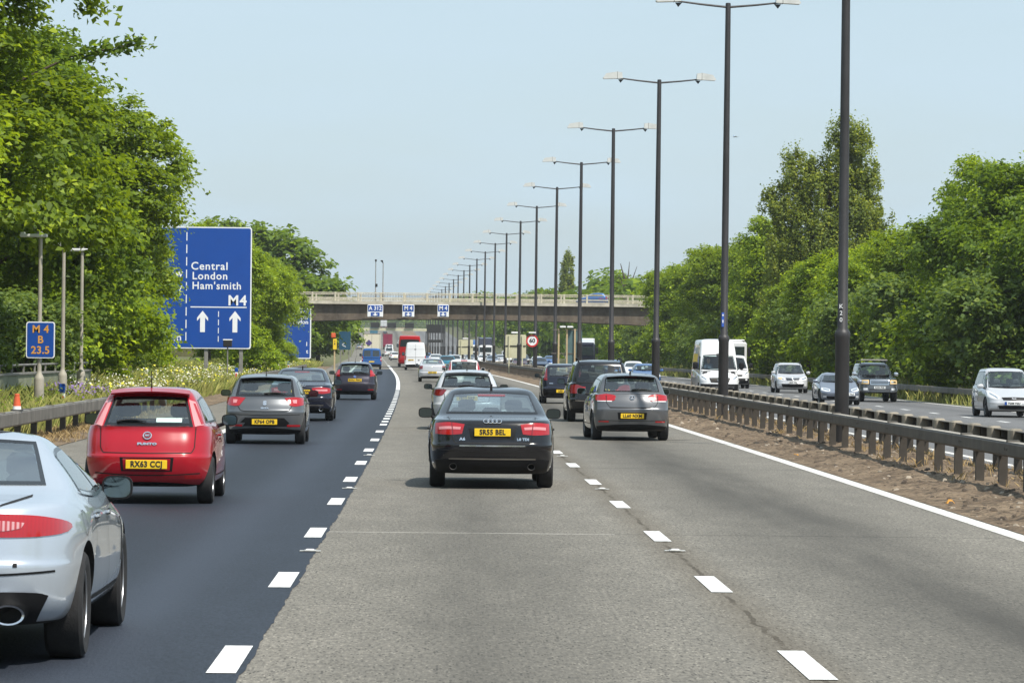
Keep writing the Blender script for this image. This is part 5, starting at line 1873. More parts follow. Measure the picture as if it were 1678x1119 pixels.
    def place(s, x, d, z=0.0, yaw=0.0, flip=False):
        """rear bumper (or front bumper when flipped) centred at x, d"""
        a = -math.atan(slope(d)) + yaw
        if flip: a += math.pi
        s.root.rotation_euler = (0, 0, a)
        L_ = s.P['L']
        if flip:
            s.root.location = (x - math.sin(-a) * -L_ * 0 + Vector((-math.sin(a), math.cos(a))).x * -L_, d + Vector((-math.sin(a), math.cos(a))).y * -L_, z)
        else:
            s.root.location = (x, d, z)

BASE = dict(zb=.20, tr=.10, tf=.12, rw=.70, wr=.315)
def spec(**k):
    p = dict(BASE); p.update(k); return p
HATCH = spec(L=4.05, W=1.70, H=1.46, wb=2.50, ro=.68, belt_r=.98, belt_f=.98, hood_z=.78, yb=.19, roof_r=.50, roof_f=2.15, cowl=2.95, deck_y=.16, lean=.05)
SALOON = spec(L=4.75, W=1.83, H=1.43, wb=2.81, ro=1.02, belt_r=.97, belt_f=.96, hood_z=.72, yb=.68, glass_z=1.02, roof_r=1.42, roof_f=2.65, cowl=3.40, deck_y=.12, rw=.66)
def side_glass(c, quarter=True):
    P = c.P; H = P['H']; bz_ = P['belt_r']; bf = P['belt_f']
    hatch = P['roof_r'] < .9
    y0 = P['yb'] + (.42 if hatch else .26); y1 = P['cowl'] - .28
    ym = (P['ro'] + P['wb'] * .56)
    t0 = P['roof_r'] + (.22 if hatch else .05); t1 = P['roof_f'] - .02
    zb0 = bz_ + .035; zb1 = bf + .03; zm = (zb0 + zb1) / 2
    zt = H - .135
    c.window('side_window', 'right', [(t0, zt - .03), ((t0 + ym) / 2, zt), (ym - .05, zt + .005)], [(y0, zb0), ((y0 + ym) / 2, (zb0 + zm) / 2), (ym - .05, zm)], both=True, n=8, k=4)
    c.window('side_window', 'right', [(ym + .05, zt + .005), (t1, zt)], [(ym + .05, zm), (y1, zb1)], both=True, n=8, k=4)
    c.line('right', [(ym, zt - .1), (ym, .9), (ym + .02, .42)], .009, both=True)
    c.line('right', [(y1 + .10, zb1 - .02), (y1 + .12, .75), (y1 + .06, .40)], .009, both=True)
    c.line('right', [(P['ro'] + .42, P['wr'] + .35), (P['ro'] + .50, .80), (y0 + .10, zb0 - .04)] if not hatch else [(P['ro'] + .40, P['wr'] + .3), (P['ro'] + .38, .85), (P['ro'] + .22, zb0)], .009, both=True)
    c.line('right', [(P['ro'] + P['wr'] + .10, .36), (P['ro'] + P['wb'] - P['wr'] - .10, .36)], .014, M['trim'], both=True)
def windscreen(c):
    P = c.P; w = P['W'] / 2
    zt = P['H'] - .13; zb_ = P['belt_f'] + .035
    wt = w * P['rw'] - .06; wb_ = w * P.get('gw', .9) - .10
    c.window('windscreen', 'front', [(-wt, zt - .025), (-wt * .5, zt), (0, zt + .005), (wt * .5, zt), (wt, zt - .025)], [(-wb_, zb_ + .02), (-wb_ * .5, zb_), (0, zb_ - .01), (wb_ * .5, zb_), (wb_, zb_ + .02)], border=.03)
M['glass_rear'] = glass('rear_window_glass', (0.82, 0.94, 0.92), 2.2, .08)
def arc_pts(x0, x1, z0, zm, n=5):
    """a shallow arch from x0 to x1 at height z0 rising to zm in the middle"""
    return [(x0 + (x1 - x0) * i / (n - 1), z0 + (zm - z0) * (1 - (2 * i / (n - 1) - 1) ** 2)) for i in range(n)]
def rear_glass(c, wt, wb_, zt, zb_, arch=.02, m=None, border=.035, sag=.0):
    return c.window('rear_window', 'rear', arc_pts(-wt, wt, zt, zt + arch), arc_pts(-wb_, wb_, zb_, zb_ + sag), m=m or M['glass_rear'], border=border)
def badge_ring(c, x, z, r, t=.008, m=None, fill=None, face='rear'):
    h, nn = c.hit(face, x, z)
    mb = MB()
    y = nn * .012
    n1, n2 = 28, 8
    T = nn.to_track_quat('Z', 'Y').to_matrix()
    P_ = []
    for i in range(n1):
        a = 2 * math.pi * i / n1
        for k in range(n2):
            b = 2 * math.pi * k / n2
            P_.append(h + y + T @ Vector(((r + t * math.cos(b)) * math.cos(a), (r + t * math.cos(b)) * math.sin(a), t * math.sin(b))))
    mb.add(P_, [(i * n2 + k, (i + 1) % n1 * n2 + k, (i + 1) % n1 * n2 + (k + 1) % n2, i * n2 + (k + 1) % n2) for i in range(n1) for k in range(n2)], m or M['chrome'])
    if fill:
        Q = [h + y * .8 + T @ Vector((r * math.cos(2 * math.pi * i / n1), r * math.sin(2 * math.pi * i / n1), 0)) for i in range(n1)]
        mb.add(Q, [tuple(range(n1))], fill)
    return mb, h + y, T
def letters(c, txt, x, z, size, m, face='rear', name='badge', bold=.003, parent=None, off=.008, sx=1.0):
    h, nn = c.hit(face, x, z)
    me = text_mesh(txt, size, m, .003, bold, sx=sx, spacing=1.1)
    o = link(name, me, parent or c.root)
    o.location = h + nn * off
    tilt = math.atan2(nn.z, math.hypot(nn.x, nn.y))
    o.rotation_euler = Euler((-tilt if face == 'rear' else -tilt, 0, 0 if face == 'rear' else math.pi))
    return o
def reflectors(c, x0, x1, z, h=.035):
    c.part('reflector', 'rear', [(x0, z + h / 2), (x1, z + h / 2)], [(x0, z - h / 2), (x1, z - h / 2)], M['lens_red'], both=True, n=4, k=1, off=.006)
def lower_trim(c, z1, z0=None, w=.86, m=None):
    P = c.P; x = P['W'] / 2 * w
    z0 = z0 or P['zb'] + .035
    mb = MB(); c.patch(mb, 'rear', arc_pts(-x, x, z1 - .05, z1), arc_pts(-x * .96, x * .96, z0, z0), m or M['trim'], n=30, k=6, off=.006)
    mb.build('bumper_trim', c.root, 40)
def brake_light(c, w, z, face='rear', m=None):
    c.part('high_brake_light', face, [(-w, z + .012), (w, z + .012)], [(-w, z - .012), (w, z - .012)], m or M['lens_dark'], n=4, k=1, off=.008)

# ---------------------------------------------------------------- 1 silver saloon, near left
P = spec(L=4.96, W=1.90, H=1.43, wb=2.91, ro=1.05, wr=.345, belt_r=1.00, belt_f=.98, hood_z=.74, yb=.78, glass_z=1.07, roof_r=1.62, roof_f=2.60, cowl=3.52, deck_y=.10,
         rw=.62, zb=.25, bump_z=.66, bow=.16, cr=.42, tr=.13, gpow=1.0, step=.02, cy=1.1, inset=.02,
         flare=[(1.05, .70, .035, .55, .25), (3.96, .68, .03, .5, .25)])
c = Car('saloon_car', 'silver blue saloon cut off by the left frame edge, nearest vehicle', 'car', P, PAINT['silver_blue'], sub=2)
rear_glass(c, .52, .67, 1.36, 1.105, .02, m=M['glass_tint'])
windscreen(c)
H = P['H']
c.window('side_window', 'right', [(1.72, 1.27), (2.0, 1.305), (2.44, 1.315)], [(1.42, 1.055), (1.9, 1.015), (2.44, 1.005)], both=True, n=10, k=5)
c.window('side_window', 'right', [(2.52, 1.315), (2.75, 1.30), (2.95, 1.25)], [(2.52, 1.003), (3.0, 1.0), (3.32, .995)], both=True, n=8, k=5)
c.line('right', [(2.48, 1.33), (2.48, 1.0), (2.50, .38)], .009, both=True)
c.line('right', [(3.42, .98), (3.46, .7), (3.38, .38)], .009, both=True)
c.line('right', [(1.50, .62), (1.62, .80), (1.45, 1.03)], .009, both=True)
c.line('right', arc_pts(1.40, 3.34, 1.045, 1.0, 7) , .02, M['chrome'], off=.012, both=True)
c.line('right', [(1.56, .36), (3.45, .36)], .03, M['trim'], both=True)
c.line('right', [(.95, .92), (1.02, .95), (1.10, .92), (1.10, .82), (1.03, .78), (.95, .82), (.95, .92)], .006)
for sg in (1,):
    c.part('tail_light', 'rear', [(.30, .955), (.52, .952), (.70, .94), (.83, .91), (.87, .88)], [(.27, .82), (.50, .812), (.70, .815), (.84, .83), (.875, .86)], M['lens_red'], both=True, n=18, k=6, off=.008)
    c.part('light_lens', 'rear', [(.36, .915), (.52, .91), (.62, .90)], [(.34, .855), (.50, .85), (.60, .868)], M['lens_stripe'], both=True, n=8, k=3, off=.011, skirt=0)
    c.part('lamp_divider', 'rear', [(.315, .985), (.335, .985)], [(.275, .83), (.295, .83)], M['gap'], both=True, n=1, k=4, off=.012, skirt=0)
c.part('boot_trim', 'rear', arc_pts(-.27, .27, .985, .985), arc_pts(-.25, .25, .80, .80), M['trim'], n=10, k=3, off=.006)
c.line('rear', [(.62, 1.05), (.46, 1.0), (.34, .90), (.25, .70)], .010, both=True)
c.line('rear', [(-.25, .70), (.25, .70)], .010)
c.part('boot_lip', 'rear', arc_pts(-.40, .40, 1.03, 1.03), arc_pts(-.40, .40, 1.012, 1.012), M['trim'], n=10, k=1, off=.014)
c.line('rear', arc_pts(-.80, .80, .60, .575, 7), .014, M['trim'], off=.004)
c.plate('', .76)
mb = MB(); c.patch(mb, 'rear', [(-.76, .45), (-.62, .475), (0, .475), (.62, .475), (.76, .45)], [(-.68, .285), (-.5, .28), (0, .28), (.5, .28), (.68, .285)], M['trim'], n=44, k=10, off=.008); mb.build('bumper_trim', c.root, 40)
for x in (-.55, .55): c.pipe(x, .345, -.055, .10, .062, d=.22)
c.part('parking_sensor', 'rear', [(.56, .655), (.585, .655)], [(.56, .63), (.585, .63)], M['slate'] if 'slate' in M else M['trim'], both=True, n=2, k=2, off=.004)
c.mirrors(3.30, .955, M['trim'], w=.215, h=.165, gap=-.03)
c.handle(1.72, .885); c.handle(2.62, .875)
c.seats([(1.75, 3), (2.75, 2)])
c.part('side_vent', 'right', [(3.60, .80), (3.66, .80)], [(3.50, .50), (3.58, .50)], M['trim'], both=True, n=2, k=4, off=.004)
c.wheels(10, .245, M['alloy'])
c.finish_body()
d = 24.0
c.place(-3.22, d)

# ---------------------------------------------------------------- 2 red hatchback
P = dict(HATCH, W=1.69, H=1.48, ro=.69, wb=2.51, bump_z=.63, belt_r=.99, yb=.24, roof_r=.64, deck_y=.17, lean=.13, rw=.655, gw=.88, bow=.17, cr=.42, cy=1.0, step=.03, wr=.305, zb=.22, tr=.11)
c = Car('hatchback_car', 'bright red hatchback in the dark lane, plate RX63 CCJ', 'car', P, PAINT['red'])
rear_glass(c, .46, .565, 1.345, .985, .015, border=.05)
windscreen(c); side_glass(c)
c.part('tail_light', 'rear', [(.485, 1.315), (.565, 1.29)], [(.585, .985), (.69, 1.00)], M['lens_pink'], both=True, n=4, k=12, off=.009)
c.part('light_lens', 'rear', [(.540, 1.27), (.565, 1.265)], [(.655, 1.01), (.685, 1.015)], M['lens_red'], both=True, n=3, k=10, off=.012, skirt=0)
c.line('rear', [(-.60, .97), (-.59, .72), (-.555, .655), (0, .65), (.555, .655), (.59, .72), (.60, .97)], .012)
c.line('rear', arc_pts(-.66, .66, .40, .375, 9), .015)
mb, h, T = badge_ring(c, 0, .865, .050, .009, M['chrome'], M['maroon'] if 'maroon' in M else M['lens_dark']); o = mb.build('badge', c.root, 40)
letters(c, 'FIAT', 0, .865, .032, M['chrome'], off=.017, sx=.8, parent=None)
letters(c, 'PUNTO', 0, .765, .042, M['chrome'], sx=1.6)
mb = MB(); c.patch(mb, 'rear', [(-.34, .60), (.34, .60)], [(-.32, .425), (.32, .425)], M['trim'], n=8, k=2, off=.003); c.patch(mb, 'rear', [(-.30, .585), (.30, .585)], [(-.29, .44), (.29, .44)], PAINT['red'], n=6, k=2, off=.006); mb.build('plate_recess', c.root, 40)
c.plate('RX63 CCJ', .512)
reflectors(c, .47, .68, .355, .045)
lower_trim(c, .29, .245, .84)
c.mirrors(2.55, .98, M['trim'], w=.21, h=.15)
c.wiper(-.40, -.02, 1.025, .025)
c.aerial(0, .80, .24)
c.spoiler(.50, .70, .50, 1.455, .05)
mb = MB(); c.patch(mb, 'rear', [(.10, 1.085), (.42, 1.085)], [(.10, 1.035), (.42, 1.035)], M['paper'], n=4, k=1, off=.008); mb.build('window_sticker', c.root)
c.seats([(1.15, 2), (2.0, 2)])
c.handle(1.62, .86)
c.wheels(7, .20)
c.finish_body()
c.place(-3.77, 49.2)

# ---------------------------------------------------------------- 3 dark grey hatchback
P = dict(HATCH, W=1.70, H=1.44, ro=.66, wb=2.47, bump_z=.70, belt_r=.99, yb=.22, roof_r=.58, deck_y=.15, lean=.09, rw=.71, bow=.14, cr=.36, cy=1.0, step=.03, wr=.31)
c = Car('hatchback_car', 'dark grey hatchback ahead of the red one, plate KP64 OPB', 'car', P, PAINT['grey'])
rear_glass(c, .545, .61, 1.325, .985, .025, border=.06)
windscreen(c); side_glass(c)
c.part('tail_light', 'rear', [(.40, .955), (.60, .975), (.78, .955)], [(.52, .80), (.62, .785), (.78, .81)], M['lens_red'], both=True, n=8, k=6, off=.009)
c.part('light_lens', 'rear', [(.56, .915), (.65, .92)], [(.58, .85), (.65, .845)], M['lens_pink'], both=True, n=3, k=3, off=.012, skirt=0)
c.line('rear', [(-.58, .97), (-.56, .80), (-.50, .70), (-.42, .685), (0, .68), (.42, .685), (.50, .70), (.56, .80), (.58, .97)], .015)
c.line('rear', [(-.72, .62), (0, .60), (.72, .62)], .010)
o = letters(c, 'S', 0, .845, .125, M['chrome'], bold=.010, sx=1.1)
letters(c, 'IBIZA', 0, .745, .045, M['chrome'], sx=1.4)
mb = MB(); c.patch(mb, 'rear', [(-.40, .55), (.40, .55)], [(-.58, .375), (.58, .375)], M['trim'], n=8, k=2, off=.003); mb.build('plate_recess', c.root, 40)
c.plate('KP64 OPB', .467)
reflectors(c, .46, .72, .39, .04)
lower_trim(c, .345, .245, .9)
c.mirrors(2.5, .98, M['trim'], w=.21, h=.14)
c.wiper(-.02, .42, 1.03, .02)
c.aerial(0, .72, .20)
c.spoiler(.50, .75, .52, 1.415, .05)
c.seats([(1.15, 2), (2.0, 2)]); c.handle(1.6, .84)
c.wheels(5, .205); c.finish_body()
c.place(-3.74, 80.3)

# ---------------------------------------------------------------- 4 black saloon, left lane
def audi(label, txt, x, d, paintm, A6):
    P = dict(SALOON, L=4.9 if A6 else 4.7, W=1.86 if A6 else 1.83, H=1.45, zb=.21, bump_z=.66, bow=.13, cr=.34, cy=1.0, belt_r=.985, glass_z=1.04, wr=.33, step=.02, rw=.68, gw=.88, roof_r=1.50, yb=.66)
    c = Car('saloon_car', label, 'car', P, paintm)
    rear_glass(c, .555, .665, 1.345, 1.075, .03, m=M['glass_tint'])
    windscreen(c); side_glass(c)
    if A6:
        c.part('tail_light', 'rear', [(.40, .925), (.62, .95), (.81, .935)], [(.435, .79), (.60, .775), (.815, .785)], M['lens_red'], both=True, n=10, k=5, off=.009)
        c.part('light_lens', 'rear', [(.45, .885), (.62, .895), (.76, .885)], [(.46, .85), (.62, .855), (.76, .845)], M['lens_pink'], both=True, n=6, k=2, off=.012, skirt=0)
        c.part('lamp_divider', 'rear', [(.575, .945), (.59, .945)], [(.555, .775), (.57, .775)], M['lens_dark'], both=True, n=1, k=4, off=.013, skirt=0)
    else:
        c.part('tail_light', 'rear', [(.30, .895), (.55, .92), (.80, .895)], [(.36, .77), (.6, .745), (.80, .775)], M['lens_red'], both=True, n=10, k=5, off=.009)
        c.part('light_lens', 'rear', [(.40, .86), (.72, .87)], [(.42, .82), (.72, .815)], M['lens_pink'], both=True, n=6, k=2, off=.012, skirt=0)
    c.line('rear', [(-.62, 1.0), (-.60, .80), (-.54, .66), (0, .655), (.54, .66), (.60, .80), (.62, 1.0)], .014)
    mb = MB(); c.patch(mb, 'rear', [(-.36, .925), (.36, .925)], [(-.31, .71), (.31, .71)], M['trim'], n=8, k=3, off=.002, skirt=0); mb.build('plate_recess', c.root, 40)
    c.plate(txt, .815 if A6 else .80)
    mb = MB()
    for k in range(4):
        q, h, T = badge_ring(c, (k - 1.5) * .060, .968, .039, .0065)
        mb.add(q.v, q.f, M['chrome'])
    mb.build('badge', c.root, 40)
    if A6:
        letters(c, 'A6', -.43, .715, .055, M['chrome'], sx=1.2); letters(c, '2.0 TDI', .43, .715, .05, M['chrome'], sx=1.1)
        mb = MB(); c.patch(mb, 'rear', [(-.47, .632), (.47, .632)], [(-.47, .612), (.47, .612)], M['chrome'], n=12, k=1, off=.010); mb.build('chrome_strip', c.root)
    c.line('rear', arc_pts(-.80, .80, .565, .545, 9), .010)
    lower_trim(c, .47 if A6 else .40, .245, .88)
    c.line('rear', arc_pts(-.62, .62, .435, .435, 7), .02, M['slate'] if 'slate' in M else M['steel_side'], off=.009)
    for x_ in (-.56, .56): c.pipe(x_, .325, -.02, .055, .045, M['steel_dark'] if A6 else M['chrome'])
    c.mirrors(3.12, .985, w=.22, h=.155)
    c.aerial(0, 1.75, fin=True)
    brake_light(c, .2, 1.325)
    c.seats([(1.75, 3), (2.7, 2)]); c.handle(1.85, .83); c.handle(2.75, .83)
    c.wheels(5, .225); c.finish_body()
    c.place(x, d)
    return c
audi('black saloon in the dark lane partly hidden by the grey hatchback', 'LD09 KHW', -3.98, 106.3, PAINT['blueblack'], False)
audi('black saloon in the middle lane, plate SR55 BEL and four rings on the boot', 'SR55 BEL', .66, 55.9, PAINT['black'], True)

# ---------------------------------------------------------------- 5 dark small hatch behind the blue van
P = dict(HATCH, L=3.95, W=1.71, H=1.47, belt_r=1.0, yb=.24, roof_r=.62, deck_y=.15, lean=.10, rw=.70, bow=.14, cr=.36, cy=1.0, bump_z=.64)
c = Car('hatchback_car', 'dark plum hatchback behind the blue van, high red lamps, plate WV61 FWC', 'car', P, PAINT['plum'])
rear_glass(c, .52, .60, 1.35, 1.0, .02, border=.05); windscreen(c); side_glass(c)
c.part('tail_light', 'rear', [(.585, 1.16), (.655, 1.14)], [(.58, .90), (.80, .93)], M['lens_red'], both=True, n=5, k=6, off=.012)
c.line('rear', [(-.60, .95), (-.56, .66), (0, .64), (.56, .66), (.60, .95)], .015)
c.plate('WV61 FWC', .765)
mb, h, T = badge_ring(c, 0, .895, .045, .007, M['chrome'], M['sign_blue']); mb.build('badge', c.root, 40)
reflectors(c, .5, .72, .40); lower_trim(c, .36, .245, .88)
c.mirrors(2.5, .98, w=.22, h=.15); c.wiper(-.05, .36, 1.05, .02); c.spoiler(.52, .78, .52, 1.44, .05); c.aerial(0, .95, .18)
c.seats([(1.15, 2), (2.0, 2)]); c.wheels(5, .20); c.finish_body(); c.place(-3.56, 150.9)

# ---------------------------------------------------------------- 6 pale silver hatch ahead of the black saloon
P = dict(HATCH, L=4.25, W=1.78, H=1.49, wb=2.65, belt_r=1.04, belt_f=.99, yb=.22, roof_r=.66, roof_f=2.3, cowl=3.1, deck_y=.15, lean=.10, rw=.70, bow=.15, cr=.38, cy=1.0, bump_z=.66, wr=.32)
c = Car('hatchback_car', 'pale silver hatchback mostly hidden ahead of the black saloon in the middle lane', 'car', P, PAINT['silver'])
rear_glass(c, .55, .64, 1.34, 1.05, .03, border=.055); windscreen(c); side_glass(c)
c.part('tail_light', 'rear', [(.50, .995), (.68, 1.01), (.84, .98)], [(.60, .86), (.70, .84), (.845, .87)], M['lens_dark'], both=True, n=8, k=5, off=.010)
c.line('rear', [(-.58, 1.03), (-.54, .70), (0, .68), (.54, .70), (.58, 1.03)], .015)
c.plate('FE12 VKP', .79); lower_trim(c, .42, .245, .88)
c.mirrors(2.65, 1.0, M['trim'], w=.21, h=.14); c.aerial(0, .85, .15); c.wiper(-.2, .2, 1.075, .015)
c.spoiler(.54, .82, .54, 1.46, .045)
mb = MB()
for sg in (-1, 1): mb.bbox((sg * .56, 1.5, 1.475), (.035, 1.3, .04), M['trim'], .012)
mb.build('roof_rail', c.root)
c.seats([(1.2, 3), (2.1, 2)]); c.wheels(5, .205); c.finish_body(); c.place(.50, 96.5)

# ---------------------------------------------------------------- 7 grey hatch in the right lane
P = dict(HATCH, L=4.20, W=1.78, H=1.50, wb=2.58, ro=.74, belt_r=1.03, belt_f=.99, yb=.20, roof_r=.55, roof_f=2.3, cowl=3.1, deck_y=.15, lean=.08, rw=.72, bow=.12, cr=.32, cy=.95, bump_z=.72, wr=.32, step=.02)
c = Car('hatchback_car', 'mid grey hatchback in the right lane, plate LL60 NXM', 'car', P, PAINT['golf'])
rear_glass(c, .565, .625, 1.385, 1.085, .02, border=.035); windscreen(c); side_glass(c)
c.part('tail_light', 'rear', [(.36, .985), (.42, 1.02), (.60, 1.03), (.79, 1.01)], [(.385, .905), (.46, .875), (.60, .865), (.80, .895)], M['lens_red'], both=True, n=10, k=5, off=.010)
c.part('light_lens', 'rear', [(.44, .885), (.76, .885)], [(.46, .862), (.76, .866)], M['lens_clear'], both=True, n=6, k=1, off=.013, skirt=0)
c.part('lamp_divider', 'rear', [(.565, 1.035), (.58, 1.035)], [(.565, .86), (.58, .86)], M['gap'], both=True, n=1, k=4, off=.014, skirt=0)
c.line('rear', [(-.57, 1.05), (-.57, .84), (-.50, .745), (0, .74), (.50, .745), (.57, .84), (.57, 1.05)], .012)
c.line('rear', arc_pts(-.50, .50, .735, .735, 5), .022, M['gap'])
mb, h, T = badge_ring(c, 0, .955, .052, .007, M['chrome'], M['trim']); mb.build('badge', c.root, 40)
letters(c, 'V', 0, .975, .055, M['chrome'], off=.017, bold=.002); letters(c, 'W', 0, .938, .055, M['chrome'], off=.017, bold=.002)
mb = MB(); c.patch(mb, 'rear', [(-.33, .63), (.33, .63)], [(-.31, .475), (.31, .475)], M['trim'], n=8, k=2, off=.003); mb.build('plate_recess', c.root, 40)
c.plate('LL60 NXM', .552)
c.line('rear', arc_pts(-.74, .74, .46, .44, 9), .010)
reflectors(c, .52, .74, .425, .03); lower_trim(c, .37, .245, .88)
c.mirrors(2.65, 1.02, w=.22, h=.15); c.wiper(.0, .46, 1.115, .02); brake_light(c, .14, 1.415); c.aerial(0, .80, .05, True)
c.spoiler(.46, .70, .54, 1.47, .04)
c.seats([(1.2, 2), (2.1, 2)]); c.handle(1.65, .88)
c.wheels(5, .215); c.finish_body(); c.place(4.14, 87.0, yaw=R(1.6))

# ---------------------------------------------------------------- 8 large dark people carrier
P = spec(L=4.65, W=1.86, H=1.74, wb=2.84, ro=.86, wr=.335, belt_r=1.08, belt_f=1.02, hood_z=.84, yb=.17, roof_r=.46, roof_f=2.75, cowl=3.75, deck_y=.13, lean=.05, rw=.74, bow=.10, cr=.30, bump_z=.66, zb=.24)
c = Car('people_carrier', 'large black people carrier with roof rails and dark rear glass in the right lane', 'car', P, PAINT['black'])
rear_glass(c, .58, .68, 1.60, 1.09, .02, m=M['glass_dark'], border=.03); windscreen(c); side_glass(c)
c.part('tail_light', 'rear', [(.50, .99), (.66, 1.05), (.83, 1.03)], [(.48, .86), (.66, .80), (.84, .80)], M['lens_dark'], both=True, n=8, k=6, off=.010)
c.part('light_lens', 'rear', [(.42, .985), (.52, .985)], [(.42, .88), (.50, .88)], M['lens_red'], both=True, n=3, k=3, off=.012)
c.line('rear', [(-.64, 1.0), (-.60, .70), (0, .68), (.60, .70), (.64, 1.0)], .012)
c.line('rear', arc_pts(-.7, .7, .60, .585, 7), .03, M['steel_side'], off=.004)
c.plate('KN53 ZRT', .88); lower_trim(c, .42, .28, .9)
for sg in (-1, 1):
    mb = MB(); mb.tube([(sg * .60, .55, 1.68), (sg * .61, .68, 1.77), (sg * .62, 1.6, 1.785), (sg * .60, 2.5, 1.765), (sg * .58, 2.62, 1.70)], .020, M['trim'], 8); mb.build('roof_rail', c.root, 40)
c.mirrors(3.15, 1.05, w=.22, h=.17); c.wiper(-.05, .4, 1.13, .02)
c.seats([(1.3, 3), (2.3, 2)]); c.wheels(5, .225); c.finish_body(); c.place(4.30, 109.2)

# ---------------------------------------------------------------- 9 small black hatch with tall lamps
P = dict(HATCH, L=3.75, W=1.66, H=1.50, belt_r=1.0, yb=.17, roof_r=.42, deck_y=.14, lean=.05, rw=.75, bow=.10, cr=.26, wb=2.4)
c = Car('hatchback_car', 'small black upright hatchback with tall red corner lamps in the right lane', 'car', P, PAINT['blueblack'])
rear_glass(c, .52, .54, 1.36, 1.03, .015, border=.03); windscreen(c); side_glass(c)
c.part('tail_light', 'rear', [(.60, 1.34), (.655, 1.32)], [(.595, .86), (.72, .88)], M['lens_dark'], both=True, n=3, k=10, off=.010)
c.line('rear', [(-.56, .98), (-.56, .70), (0, .68), (.56, .70), (.56, .98)], .015)
c.plate('LS51 YJH', .47); lower_trim(c, .56, .30, .9)
mb = MB(); c.patch(mb, 'rear', [(-.52, .77), (-.38, .77)], [(-.52, .745), (-.38, .745)], M['chrome'], n=3, k=1, off=.006); mb.build('badge', c.root)
c.mirrors(2.35, .98, M['trim'], w=.2, h=.15); c.wiper(.0, .34, 1.06, .01)
c.seats([(1.1, 2), (1.9, 2)]); c.wheels(5, .19); c.finish_body(); c.place(4.36, 146.3)

# ---------------------------------------------------------------- 10 white estate with tall red lamps, 11 silver saloon
P = dict(HATCH, L=4.5, W=1.76, H=1.52, belt_r=1.02, yb=.14, roof_r=.34, roof_f=2.5, cowl=3.3, deck_y=.12, lean=.03, rw=.76, bow=.08, cr=.22, wb=2.65)
c = Car('estate_car', 'white estate with red pillar lamps and dark rear glass ahead of the pale hatchback', 'car', P, PAINT['white'])
rear_glass(c, .58, .60, 1.40, 1.0, .01, m=M['glass_dark'], border=.02); windscreen(c); side_glass(c)
c.part('tail_light', 'rear', [(.625, 1.42), (.69, 1.41)], [(.64, .90), (.80, .90)], M['lens_red'], both=True, n=3, k=10, off=.012)
c.part('high_brake_light', 'rear', [(-.16, 1.475), (.16, 1.475)], [(-.16, 1.43), (.16, 1.43)], M['lens_red'], n=4, k=1, off=.012)
c.plate('EJ07 TTU', .80); c.mirrors(2.8, 1.0, w=.2, h=.14); lower_trim(c, .42, .245); c.aerial(0, .8, .2)
c.wheels(5, .205); c.finish_body(); c.place(.82, 186)
P = dict(SALOON, L=4.5, W=1.74, H=1.44, yb=.60, roof_r=1.25, bow=.12, cr=.34, glass_z=1.06, belt_r=1.01)
c = Car('saloon_car', 'old silver saloon with orange plate behind the white van in the middle lane', 'car', P, PAINT['silver'])
rear_glass(c, .53, .62, 1.36, 1.09, .02); windscreen(c); side_glass(c)
c.part('tail_light', 'rear', [(.58, .98), (.81, .965)], [(.60, .78), (.81, .77)], M['lens_dark'], both=True, n=6, k=5, off=.010)
c.line('rear', arc_pts(-.7, .7, .66, .65, 7), .012)
c.plate('R584 OGK', .575); lower_trim(c, .36, .245); c.mirrors(3.0, .98, w=.2, h=.14)
badge_ring(c, 0, .93, .04)[0].build('badge', c.root, 40)
c.wheels(5, .2); c.finish_body(); c.place(-.88, 236.5)

# ================================================================== vans, lorries, coach and oncoming traffic
def side_van_lines(c, z=1.25):
    P = c.P
    c.line('right', [(P['ro'] + P['wr'] + .2, z), (P['cowl'] - 1.6, z)], .02, M['trim'], both=True)
# blue van (rear)
VAN = spec(L=4.9, W=1.95, H=2.02, wb=3.0, ro=.95, wr=.33, belt_r=1.12, belt_f=1.12, hood_z=.98, yb=.07, roof_r=.14, roof_f=3.3, cowl=4.1, deck_y=.05, lean=.02, rw=.84, gw=.96, bow=.05, cr=.14, bump_z=.58, tr=.02, tf=.10, zb=.24, step=.03, gbow=.05)
P = dict(VAN)
c = Car('panel_van', 'bright blue panel van in the dark lane in front of the cream box lorry', 'van', P, PAINT['blue'], see=False, cut=False)
for sg in (-1, 1):
    c.part('rear_window', 'rear', [(sg * .10, 1.80), (sg * .72, 1.79)], [(sg * .10, 1.22), (sg * .76, 1.22)], M['glass_far'], n=5, k=4, off=.006)
c.line('rear', [(0, 1.92), (0, .62)], .016)
c.part('tail_light', 'rear', [(.83, 1.25), (.93, 1.25)], [(.84, .78), (.95, .78)], M['lens_red'], both=True, n=3, k=6, off=.012)
c.part('light_lens', 'rear', [(.84, 1.0), (.93, 1.0)], [(.84, .92), (.94, .92)], M['lens_clear'], both=True, n=3, k=2, off=.016)
c.line('rear', [(-.92, .60), (.92, .60)], .03)
c.plate('', .72); lower_trim(c, .5, .30, .9)
c.mirrors(3.7, 1.25, M['trim'], w=.24, h=.28)
c.wheels(5, .21, far=True); c.finish_body(); c.place(-7.25, 375)
